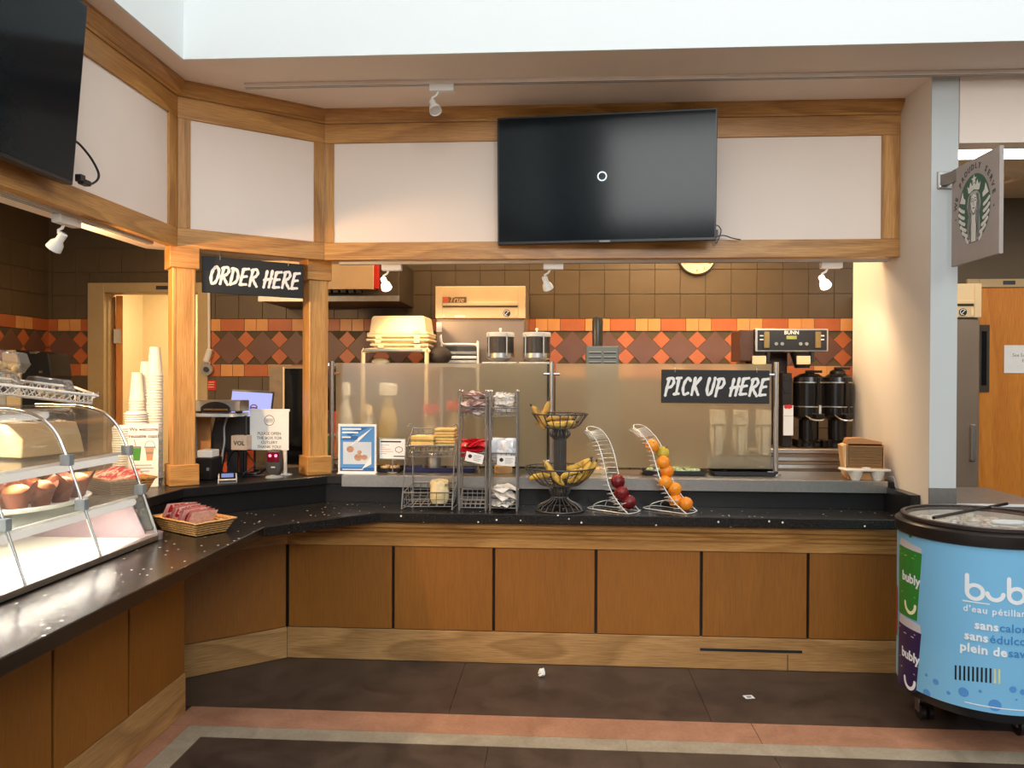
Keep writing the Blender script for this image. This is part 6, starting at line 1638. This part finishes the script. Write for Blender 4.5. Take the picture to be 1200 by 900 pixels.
# ceiling: fluorescent panel and round diffuser to the right, pull station on the back wall
fx_ = thing('ceiling_light', 'bright fluorescent ceiling panel in the kitchen behind the blade sign', 'ceiling light', (3.6, 4.86, 3.0195))
MB().box(-1.45, -.17, -.028, 1.6, .15, 0).build('frame', WHITEP, fx_); MB().box(-1.43, -.15, -.031, 1.58, .13, -.028).build('diffuser', emission('fluorescent', (1.0, .95, .86), 9), fx_)
df_ = thing('ceiling_diffuser', 'round air diffuser on the kitchen ceiling right of the blade sign', 'air vent', (atZ(1190, 196, 3.0).x, 5.55, 3.0195))
for r0, z in ((.26, -.02), (.19, -.03), (.11, -.036)): MB().lathe([(r0, 0), (r0, z*.4), (r0*.8, z), (r0*.78, z*.6)], 30).build('cone_ring', KCEIL, df_, smooth=40)
ps = thing('pull_station', 'round silver pull station with white conduit and red label on the back wall', 'pull station', (Xp(245, YB), YB-.012, Zp(433, YB, 245)))
o = ps.location
MB().cyl((.012, -.012, .0), (.008, -.012, Zp(330, YB, 247)-o.z), .0125, 10).build('conduit', WHITEP, ps, smooth=40)
MB().prism([(.05*math.cos(k*PI/10), .05*math.sin(k*PI/10)) for k in range(20)], .0, .035, f4).build('round_housing', STEEL, ps); MB().prism([(.022*math.cos(k*PI/6), .022*math.sin(k*PI/6)) for k in range(12)], .035, .05, f4).build('knob', DARKGREY, ps)
MB().box(-.05, -.05, .05, .0, -.0, .17).xf(Matrix.Rotation(R(18), 4, 'Y')).build('white_cover', WHITEP, ps, bevel=.01)
MB().box(-.035, -.004, -.17, .065, .004, -.09).build('red_label', REDL, ps)
b = MB()
for z in (-.105, -.125, -.145): ribbon(b, [(-.02, z), (.05, z)], .006, .0042, .0047, f4)
b.build('label_print', CREAMP, ps)
# far-left coffee machine on the corner counter
cm = thing('capsule_machine', 'cream and black coffee machine in the far left kitchen corner', 'coffee machine', (Xp(28, 5.1), 5.1, .9005))
o = cm.location; g5 = lambda x: Xp(x, 5.1)-o.x; h5 = lambda y: Zp(y, 5.1, 30)-.9005
MB().prism([(g5(0), .0005), (g5(24), .0005), (g5(23.5), h5(440)), (g5(20), h5(420)), (g5(15), h5(410)), (g5(2), h5(411))], 0, .22, lambda a, b_, c: (a, c, b_)).build('cream_side', CREAMP, cm, bevel=.006)
MB().prism([(g5(24), .0005), (g5(60), .0005), (g5(59), h5(440)), (g5(55), h5(414)), (g5(36), h5(411)), (g5(16), h5(410)), (g5(21), h5(420)), (g5(24), h5(440))], .01, .24, lambda a, b_, c: (a, c, b_)).build('black_body', BLACK, cm, bevel=.006)
MB().tube([(g5(29), .0, h5(433)), (g5(32.5), -.006, h5(427)), (g5(34.5), -.004, h5(422))], .008, 6).build('chrome_lever', CHROME, cm)
MB().box(g5(35), -.004, h5(414.5), g5(44), .03, h5(412)).build('chrome_strip', CHROME, cm); MB().box(g5(45), .004, h5(437), g5(49), .012, h5(434.5)).build('badge', CHROME, cm)
MB().box(g5(0), -.02, .0005, g5(8), -.004, h5(425)).build('side_pack', LIGHTGREY, cm); MB().box(g5(0), -.022, h5(440.5), g5(4), -.02, h5(438)).build('green_label', GRN, cm)
# ------------------------------------------------------------------ on the steel shelf behind the glass
SY = 4.84
def bottle(label, px, ytop, half, body, cap, Y=SY, sq=False, capn='cap'):
    t = thing('bottle', label, 'bottle', (Xp(px, Y), Y, SZ))
    K = Y/900; z = lambda y: Zp(y, Y, px)-SZ
    H_ = z(ytop)
    MB().lathe([(half*K*.95, .0005), (half*K, .01), (half*K, H_*.55), (half*K*.8, H_*.66), (half*K*.4, H_*.8), (half*K*.4, H_*.86)], 20).build('bottle_body', body, t, smooth=50)
    MB().lathe([(half*K*.62, H_*.84), (half*K*.62, H_*.97), (half*K*.35, H_)] if not sq else [(half*K*.95, H_*.86), (half*K*1.0, H_*.95), (half*K*.9, H_)], 16).build(capn, cap, t, smooth=50)
    return t
YELB = M('yellow_liquid', srgb(190, 160, 60), .3)
bottle('tall white bottle at the left end behind the frosted glass', 405, 448, 9, WHITEP, WHITEP)
bottle('white squeeze bottle right of the tall white one', 432, 474, 9, WHITEP, CREAMP)
bottle('pump bottle of yellow dressing behind the small white sign', 455, 449, 11, YELB, WHITEP, sq=True)
bottle('squeeze bottle with red cap behind the sandwich rack', 505, 474, 10, M('clear_sauce', srgb(190, 176, 150), .3), REDL, sq=True, capn='red_cap')
bottle('second red capped bottle behind the condiment racks', 533, 470, 10, M('clear_sauce_two', srgb(190, 176, 150), .3), REDL, Y=4.88, sq=True, capn='red_cap')
def tray(label, x0, x1, Y, d_, m, fillm=None, food=None):
    cx = Xp((x0+x1)/2, Y); w_ = Xp(x1, Y)-Xp(x0, Y)
    t = thing('food_tray', label, 'tray', (cx, Y, SZ+.0005))
    vs = []
    for k, z in ((.9, 0), (1, .026), (.985, .026), (.88, .006)): vs += [(sx*w_/2*k, sy*d_/2*k, z) for sx, sy in ((-1, -1), (1, -1), (1, 1), (-1, 1))]
    MB().add(vs, [(i*4+q, i*4+(q+1) % 4, (i+1)*4+(q+1) % 4, (i+1)*4+q) for i in range(3) for q in range(4)]+[(3, 2, 1, 0), (12, 13, 14, 15)]).build('tray_body', m, t, bevel=.002)
    if food:
        b = MB(); rr__ = random.Random(int(x0))
        for i in range(food): b.ball((rr__.uniform(-.4, .4)*w_, rr__.uniform(-.35, .35)*d_, .018+rr__.uniform(0, .012)), rr__.uniform(.012, .022), 7, 5, .7)
        f = b.build('food', fillm, t, smooth=60); f['kind'] = 'stuff'
    return t
NAVY = M('navy_tray', srgb(34, 36, 86), .3)
tray('dark tray of pale food right of the blue poster', 444, 472, 4.70, .16, M('tray_dark', srgb(24, 22, 34), .35), M('pale_food', srgb(228, 186, 136), .7, 0, .2, 30), 16)
tray('long navy blue tray behind the sandwich rack', 476, 560, 4.76, .20, NAVY)
pt_ = MB().lathe([(.06, 0), (.062, .10), (.058, .104)], 20).build('steel_pot', STEEL2, None, smooth=40, loc=(Xp(510, 4.76), 4.76, SZ+.008)); tag(pt_, 'steel pot standing on the navy blue tray', 'pot')
nb = MB().box(-.045, -.03, 0, .05, .04, .045).build('food_box', KRAFT, None, bevel=.003, loc=(Xp(590, 4.66), 4.66, SZ+.0005), rz=R(20)); tag(nb, 'small brown food box behind the right condiment rack', 'box')
tray('flat cream board on the steel shelf left of the salad trays', 650, 712, 4.78, .18, CREAMP)
tray('black tray of pale green salad behind the orange rack', 752, 827, 4.73, .17, BLACK, M('salad_food', srgb(196, 214, 160), .6, 0, .25, 30), 34)
tray('empty black tray under the cup holder', 832, 908, 4.75, .20, BLACK)
tongs = MB().tube([tuple(Vector(atY(738, 549, 4.72))), tuple(Vector(atY(744, 545, 4.80)))], .007, 6).build('tongs_handle', BLACK); tag(tongs, 'black tongs handle resting on the cream board edge', 'tongs')
# cup holder with three stacks of cups
CHY = 4.85
ch_ = thing('cup_holder', 'black wire cup holder with steel base behind the frosted glass', 'holder', (Xp(867.5, CHY), CHY, SZ+.03))
o = ch_.location; gx = lambda x: Xp(x, CHY)-o.x; gz = lambda y: Zp(y, CHY, 867)-o.z
MB().box(gx(827), -.05, .0, gx(908), .07, gz(533)).build('steel_base', STEEL2, ch_, bevel=.003)
for y in (498, 533): MB().tube([(gx(827), -.055, gz(y)), (gx(909), -.055, gz(y)), (gx(909), .075, gz(y)), (gx(827), .075, gz(y))], .004, 6, closed=True).build('hoop', BLACK, ch_)
for x in (827, 836, 846, 862, 874, 890, 900, 909): MB().cyl((gx(x), -.055, gz(533)), (gx(x), -.055, gz(498)), .003, 6).build('upright', BLACK, ch_)
CUP2 = MB().lathe([(.034, 0), (.046, .11), (.048, .112), (.047, .106), (.033, .004)], 20).mesh('paper_cup', CUPW, 40)
for px, nm in ((841, 'left'), (868, 'middle'), (895, 'right')):
    for i in range(14):
        o_ = inst('paper_cup', CUP2, None, (Xp(px, CHY), CHY, gz(533)+ch_.location.z+.001+i*.0125)); tag(o_, '%s white paper cup from the top of the %s stack in the cup holder' % (ordinal(14-i), nm), 'paper cup', '%s cups in the holder' % nm)
        if i == 13: o_.scale = (1, 1, 1)
tb = MB().lathe([(.055, .0005), (.062, .09), (.060, .092)], 20).build('glass_tumbler', CLEAR, None, smooth=40, loc=(Xp(800, 4.86), 4.86, SZ)); tag(tb, 'clear tumbler behind the frosted glass above the salad tray', 'tumbler')
# napkin carton and cup carrier at the right end
NY = 4.60
nk = thing('napkin_holder', 'open cardboard box packed with brown napkins at the end of the steel shelf', 'box', (Xp(1012, NY), NY, SZ), R(-8))
nw, nh_ = .098, Zp(520, NY, 1010)-SZ
MB().box(-nw, -.06, .0005, -nw+.004, .07, nh_+.01).box(nw-.004, -.06, .0005, nw, .07, nh_).box(-nw, -.06, .0005, nw, .07, .006).box(-nw, .066, .0005, nw, .07, nh_).box(-nw, -.062, .0005, nw, -.058, nh_*.35).build('carton', CARD, nk)
MB().prism([(-nw, nh_), (-nw+.01, nh_+.03), (-.02, nh_+.035), (nw, nh_+.012), (nw, nh_)][::-1], -.02, .069, lambda a, b_, c: (a, c, b_)).build('lid_flap', CARD, nk)
MB().prism([(-nw-.004, .04), (-nw-.004, nh_), (-nw-.03, nh_-.01), (-nw-.008, .02)], -.055, .06, lambda a, b_, c: (a, c, b_)).build('side_flap', KRAFT, nk)
NAPK = M('brown_napkin', srgb(132, 98, 58), .8, 0, .14, 40)
nmesh = MB().box(-nw+.008, -.055, 0, nw-.008, .06, .0072).mesh('napkin', NAPK)
for i in range(int((nh_-.012)/.0085)):
    o_ = inst('napkin', nmesh, nk, (.0, -.004*(i % 2), .008+i*.0085))
CYR = 4.535
cc = thing('cup_carrier', 'grey moulded pulp cup carrier tray on the steel shelf end', 'cup carrier', (Xp(1015, CYR), CYR, SZ), R(3))
cw_ = Xp(1042, CYR)-Xp(988, CYR)
vs = []; 
MB().box(-cw_/2, -.045, .052, cw_/2, .075, .066).build('carrier_rim', PULP, cc, bevel=.006, seg=2, smooth=50)
for sx in (-1, 1):
    for sy in (-.012, .042): MB().lathe([(.022, .0005), (.034, .03), (.040, .056)], 14, (sx*cw_*.24, sy)).build('cup_well', PULP, cc, smooth=50)
MB().box(-.02, -.03, .055, .02, .06, .074).build('carrier_ridge', PULP, cc, bevel=.005)
cable('grey power cord running from the shelf end down behind the cooler', [atY(1042, 559, 4.5), atY(1047.5, 560, 4.47), atY(1050, 571, 4.455), atY(1055, 580, 4.44), atY(1054, 592, 4.40), atY(1052, 604, 4.36)], .004, GREYP)
# leaning white board on the small steel counter
wbx = thing('leaning_board', 'white board leaning against the right side of the column', 'board', (2.135, 4.70, .9355))
MB().prism([(-.02, .0), (.03, .0), (-.02, .42), (-.036, .42)], -.22, .0, lambda a, b_, c: (a, c, b_)).build('board_panel', WHITEP, wbx, bevel=.002)
# ------------------------------------------------------------------ round drinks cooler
CC = Vector((1.931, 3.632)); CRR = .345
ZB0, ZB1, ZR = .215, .905, .966
clr = thing('drinks_cooler', 'round blue bubly drinks cooler on casters in front of the white column', 'cooler', (CC.x, CC.y, 0))
A0 = math.atan2(-CC.y, -CC.x)
COOLB = M('cooler_blue', srgb(128, 192, 230), .35, 0, .02, 2)
MB().lathe([(CRR, ZB0), (CRR, ZB1)], 96).build('barrel', COOLB, clr, smooth=40)
MB().lathe([(CRR*.80, .160), (CRR*.94, .172), (CRR*.985, ZB0), (CRR*.985, ZB0+.01)], 64).build('base_skirt', BLACK, clr, smooth=40)
BROWNR = M('cooler_rim', srgb(34, 28, 26), .3)
MB().lathe([(CRR*1.0, ZB1-.004), (CRR*1.03, ZB1), (CRR*1.035, ZB1+.02), (CRR*1.03, ZR-.012), (CRR*1.0, ZR-.004), (CRR*.90, ZR), (CRR*.89, ZR-.03)], 64, caps=False).build('top_rim', BROWNR, clr, smooth=40)
MB().lathe([(CRR*.88, .70), (CRR*.88, ZR-.006)], 48, caps=False).add([(CRR*.88*math.cos(2*PI*k/48), CRR*.88*math.sin(2*PI*k/48), .815) for k in range(48)], [tuple(range(48))]).build('inner_tub', LIGHTGREY, clr, smooth=40)
lid = MB().lathe([(CRR*.90, ZR+.001), (CRR*.955, ZR+.001), (CRR*.96, ZR+.016), (CRR*.93, ZR+.020), (CRR*.905, ZR+.016)], 64, caps=False).build('lid_ring', M('lid_ring', srgb(70, 60, 56), .3, .3), clr, smooth=40)
MB().add([(CRR*.91*math.cos(2*PI*k/48), CRR*.91*math.sin(2*PI*k/48), ZR+.012) for k in range(48)], [tuple(range(48))]).build('lid_glass', COOLLID, lid)
da = atZ(1094, 607, ZR+.015); db = atZ(1180, 590.5, ZR+.015)
MB().tube([(da.x-CC.x, da.y-CC.y, ZR+.016), (db.x-CC.x, db.y-CC.y, ZR+.016)], .008, 6).build('lid_bar', BROWNR, lid)
hp = atZ(1181, 613, ZR+.015)
hx, hy = hp.x-CC.x, hp.y-CC.y
MB().tube([(hx+.055*math.cos(2*PI*k/20)*1.2, hy+.026*math.sin(2*PI*k/20), ZR+.017) for k in range(20)], .008, 6, closed=True).build('lid_grip', LIGHTGREY, lid, smooth=60)
MB().add([(hx+.05*math.cos(2*PI*k/20)*1.2, hy+.022*math.sin(2*PI*k/20), ZR+.0145) for k in range(20)], [tuple(range(20))]).build('grip_recess', BLACK, lid)
# cans and bottles lying in it
CANM = MB().lathe([(.024, 0), (.03, .008), (.03, .112), (.024, .122), (.022, .1205), (.002, .1205)], 16).mesh('can_body', M('can_silver', srgb(206, 206, 204), .3, .7, .1), 40)
rr_ = random.Random(5)
b = MB()
for i in range(150):
    a = rr_.uniform(0, 2*PI); q = .28*math.sqrt(rr_.random()); s_ = rr_.uniform(.012, .022)
    b.cbox((q*math.cos(a), q*math.sin(a), .925+rr_.uniform(-.02, .018)), (s_*2, s_*1.6, s_*1.4))
ic = b.add([(.29*math.cos(2*PI*k/32), .29*math.sin(2*PI*k/32), .915) for k in range(32)], [tuple(range(32))]).build('ice', M('ice', srgb(236, 232, 222), .2, 0, .12, 30), clr); ic['kind'] = 'stuff'
for i in range(14):
    a = rr_.uniform(0, 2*PI); q = rr_.uniform(.03, .22)
    o_ = inst('drink_can', CANM, None, (CC.x+q*math.cos(a), CC.y+q*math.sin(a), .828), (0, 0, a))
    tag(o_, 'silver topped drink can standing inside the round cooler', 'can', 'cans in the cooler')
def oncyl(x, y):
    d = _ray(x, y); o = _O-Vector((CC.x, CC.y, 0)); rr__ = CRR
    a = d.x**2+d.y**2; b = 2*(o.x*d.x+o.y*d.y); c = o.x**2+o.y**2-rr__**2
    disc = b*b-4*a*c
    t = (-b-math.sqrt(disc))/(2*a) if disc > 0 else -b/(2*a)
    p = o+d*t
    an = math.atan2(p.y, p.x)-A0
    while an > PI: an -= 2*PI
    while an < -PI: an += 2*PI
    return an*rr__, p.z
def cyl(a, b_, c, off=.0006): an = A0+a/CRR; r_ = CRR+off+c; return (r_*math.cos(an), r_*math.sin(an), b_)
def patch(mb, q, off=.0006, n=8):
    # four corners given round the barrel (arc, height), laid as a fine skin that follows the curve
    q = [Vector(p) for p in q]
    vs = []; fs = []
    for i in range(n+1):
        for j in range(n+1):
            s, t = i/n, j/n
            p = (q[0]*(1-s)+q[1]*s)*(1-t)+(q[3]*(1-s)+q[2]*s)*t
            vs.append(cyl(p.x, p.y, 0, off))
    m = n+1
    for i in range(n):
        for j in range(n): fs.append((i*m+j, (i+1)*m+j, (i+1)*m+j+1, i*m+j+1))
    mb.add(vs, fs)
def pq(*pts): return [oncyl(*p) for p in pts]
def cfn(off): return lambda a, b_, c: cyl(a, b_, c, off)
WPR = M('print_white', srgb(244, 246, 248), .4, 0, .01); BPR = M('print_blue', srgb(66, 138, 196), .4, 0, .02); DOT = M('print_dot_blue', srgb(86, 150, 214), .4, 0, .02)
CGR = M('can_green', srgb(44, 138, 52), .35, 0, .04, 6); CPU = M('can_purple', srgb(52, 34, 84), .35, 0, .05, 6); CRD = M('can_red', srgb(176, 44, 52), .35, 0, .05, 6); CSV = M('can_rim_print', srgb(206, 202, 206), .35, 0, .03)
# the painted cans at the left edge
def can_print(tl, tr, br, bl, ttl, ttr, m, mn, yl):
    b = MB(); patch(b, pq(tl, tr, br, bl), .0006); b.build(mn, m, clr)
    b = MB(); patch(b, pq(ttl, ttr, tr, tl), .0008); b.build('can_rim_print', CSV, clr)
    (a0, z0), (a1, z1) = oncyl(*tl), oncyl(*tr); (a3, z3) = oncyl(*bl)
    H_ = z0-z3; w_ = a1-a0
    b = MB(); up = -.07*0
    cx_, cz = a0+(a1-a0)*.60, (z0+z1)/2+(z1-z0)*.1
    sl = (z1-z0)/max(w_, .01)
    wf = lambda a, b_, c: cyl(a, b_+(a-cx_)*sl*.8, c, .0014)
    text_into(b, 'bubly', w_*.33, wf, at=(cx_+.0, cz-H_*.42), bold=.025)
    b.build('can_lettering', WPR, clr)
    b = MB(); n = 12
    ribbon(b, [(cx_+w_*.20*math.cos(PI+PI*k/n), cz-H_*.78+w_*.22*math.sin(PI+PI*k/n)) for k in range(n+1)], w_*.085, 0, .0006, wf)
    b.build('can_smile', M('smile_print', srgb(250, 240, 200), .4) if mn == 'green_can_print' else WPR, clr)
    b = MB()
    for k, (fx0, fx1, dz) in enumerate(((.08, .8, .06), (.35, .75, .11), (.1, .9, .52), (.2, .8, .66))): ribbon(b, [(a0+w_*fx0, cz-H_*dz), (a0+w_*fx1, cz-H_*dz)], .004, 0, .0005, wf)
    b.build('can_small_print', M('print_lime', srgb(150, 200, 90), .5) if mn == 'green_can_print' else CSV, clr)
can_print((1054.2, 637), (1080.5, 649), (1074.5, 728), (1053.6, 716), (1056.5, 629), (1080, 643), CGR, 'green_can_print', 680)
can_print((1053.6, 727), (1079.8, 743), (1073.5, 812), (1052.2, 800), (1055.5, 718), (1078.5, 733), CPU, 'purple_can_print', 770)
b = MB(); (al, zl_) = oncyl(1052.4, 700); patch(b, [(al-.10, .40), (al-.002, .40), (al-.002, .62), (al-.10, .66)], .0007); b.build('red_can_print', CRD, clr)
b = MB(); (ag, zg) = oncyl(1067, 627); b.prism([(ag-.009, zg-.012), (ag+.009, zg-.012), (ag+.009, zg+.014), (ag-.009, zg+.014)], 0, .0006, cfn(.0006)); b.build('pull_tab_print', CGR, clr)
# the big lettering
def line_at(px, py): return oncyl(px, py)
b = MB()
(a_b, z_b) = oncyl(1130.5, 700); (a_t, z_t) = oncyl(1131, 671); (a_r, _) = oncyl(1152, 690)
hb_ = z_t-z_b; bwid = a_r-a_b; st = hb_*.155
def ring_(cx_, cz_, r_, a0_=0, a1_=2*PI, n=28): ribbon(b, [(cx_+r_*math.cos(a0_+(a1_-a0_)*k/n), cz_+r_*math.sin(a0_+(a1_-a0_)*k/n)) for k in range(n+1)], st, 0, .0006, cfn(.0008))
rb = bwid*.44
pitch = bwid*1.04
x_ = a_b+st/2
def letter_b(x): ribbon(b, [(x, z_t-st*.5), (x, z_b+rb)], st, 0, .0006, cfn(.0008)); ring_(x+rb, z_b+rb, rb)
letter_b(x_)
ring_(x_+rb*2+st*.9+rb, z_b+rb*1.15, rb*.98, PI*1.03, PI*1.97)
letter_b(x_+rb*4+st*2.1)
xl = x_+rb*6+st*3.2
ribbon(b, [(xl, z_t-st*.5), (xl, z_b)], st, 0, .0006, cfn(.0008))
ring_(xl+st+rb, z_b+rb*1.15, rb*.9, PI, 2*PI); ribbon(b, [(xl+st+rb*1.9, z_b+rb*1.9), (xl+st+rb*1.9, z_b-rb*.3)], st, 0, .0006, cfn(.0008)); ring_(xl+st+rb, z_b-rb*.3, rb*.9, -PI*.75, 0)
b.build('brand_lettering', WPR, clr)
def put(s, px, py, hpx, m, nm, bold=.02, spacing=1.0, zref=None):
    a, z = oncyl(px, py); _, z2 = oncyl(px, py-hpx)
    if zref: z2 += oncyl(*zref)[1]-z; z = oncyl(*zref)[1]
    b = MB(); text_into(b, s, (z2-z)*1.0, cfn(.0012), at=(a, z-(z2-z)*.34), align='LEFT', bold=bold, spacing=spacing, ay='BOTTOM_BASELINE'); b.build(nm, m, clr)
put("d'eau p\u00e9tillante", 1128.5, 711.5, 10.5, WPR, 'lettering', .015, 1.12)
put('sans', 1142, 731.5, 13.5, WPR, 'lettering', .03, 1.05); put('calories', 1171, 733, 13.5, BPR, 'lettering', .01, 1.05, zref=(1142, 731.5))
put('sans', 1130, 743.5, 13.5, WPR, 'lettering', .03, 1.05); put('\u00e9dulcorants', 1159.5, 745.5, 13.5, BPR, 'lettering', .01, 1.05, zref=(1130, 743.5))
put('plein de', 1124.8, 756.5, 14, WPR, 'lettering', .03, 1.05); put('saveurs', 1181.5, 759.5, 14, BPR, 'lettering', .01, 1.05, zref=(1124.8, 756.5))
b = MB(); a, z = oncyl(1128.5, 703.6); ribbon(b, [(a, z), (a+.02, z), (a+.04, z), (a+.06, z), (a+.095, z)], .0045, 0, .0004, cfn(.001)); a, z = oncyl(1131, 822.5); ribbon(b, [(a+.02*k, z) for k in range(12)], .004, 0, .0004, cfn(.001)); b.build('small_print', WPR, clr)
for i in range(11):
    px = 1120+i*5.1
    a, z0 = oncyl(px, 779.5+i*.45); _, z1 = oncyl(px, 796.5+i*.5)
    b = MB(); patch(b, [(a-.0035, z1), (a+.0035, z1), (a+.0035, z0), (a-.0035, z0)], .0007, 3); b.build('vent_slot', BLACK if i < 9 else M('slot_reflection', srgb(220, 216, 160), .5), clr)  # last slots painted pale, a reflection put into their colour
b = MB()
for px, py, r_ in ((1085.6, 791, 1.8), (1096.6, 799, 3.5), (1086, 812.5, 5), (1111.5, 812, 2.2), (1129, 811, 5.3), (1148.6, 810, 1.8), (1187, 808, 3.7), (1198.5, 811, 3.2), (1166, 826.5, 6.5), (1191, 820, 1.2), (1164, 633, 3.2)):
    a, z = oncyl(px, py); k_ = r_*3.35/900
    b.prism([(a+k_*math.cos(2*PI*k/16), max(z+k_*math.sin(2*PI*k/16), ZB0+.001)) for k in range(16)], 0, .0004, cfn(.0006))
b.build('dot_print', DOT, clr)
# casters
cb_ = MB()
w1, w2 = atZ(1082, 841, 0), atZ(1197, 860, 0)
for x, y in ((w1.x-CC.x, w1.y-CC.y), (w2.x-CC.x, w2.y-CC.y), (.22, .02), (-.04, .23)):
    c = MB().box(x-.018, y-.03, .09, x+.018, y+.03, .136).build('caster', STEEL, clr, bevel=.002)
    for s in (-1, 1): MB().cyl((x+s*.018-.010, y-.012, .0395), (x+s*.018+.010, y-.012, .0395), .039, 18).build('wheel', BLACK, c, smooth=40)
    MB().box(x-.032, y-.02, .035, x-.026, y+.02, .10).box(x-.026, y-.02, .098, x+.026, y+.02, .104).box(x+.026, y-.02, .035, x+.032, y+.02, .10).build('fork', STEEL2, c)
# ------------------------------------------------------------------ litter on the floor
lp_ = atZ(635, 793, 0)
b = MB(); b.ball((0, 0, .022), .022, 9, 7, .9)
rr_ = random.Random(9); b.v = [(x*rr_.uniform(.7, 1.3), y*rr_.uniform(.7, 1.3), max(.0006, z*rr_.uniform(.75, 1.2))) for x, y, z in b.v]
o_ = b.build('crumpled_paper', PAPER, None, loc=(lp_.x, lp_.y, 0)); tag(o_, 'small crumpled white paper ball on the dark floor', 'paper')
lq = atZ(877.5, 817, 0)
o_ = MB().box(-.024, -.02, .0005, .024, .02, .0018).build('paper_scrap', PAPER, None, loc=(lq.x, lq.y, 0), rz=R(12)); tag(o_, 'small white paper scrap lying on the dark floor near the cooler', 'paper')
MB().box(-.012, -.010, .0018, .012, .008, .0022).build('grey_print', GREYINK, o_)
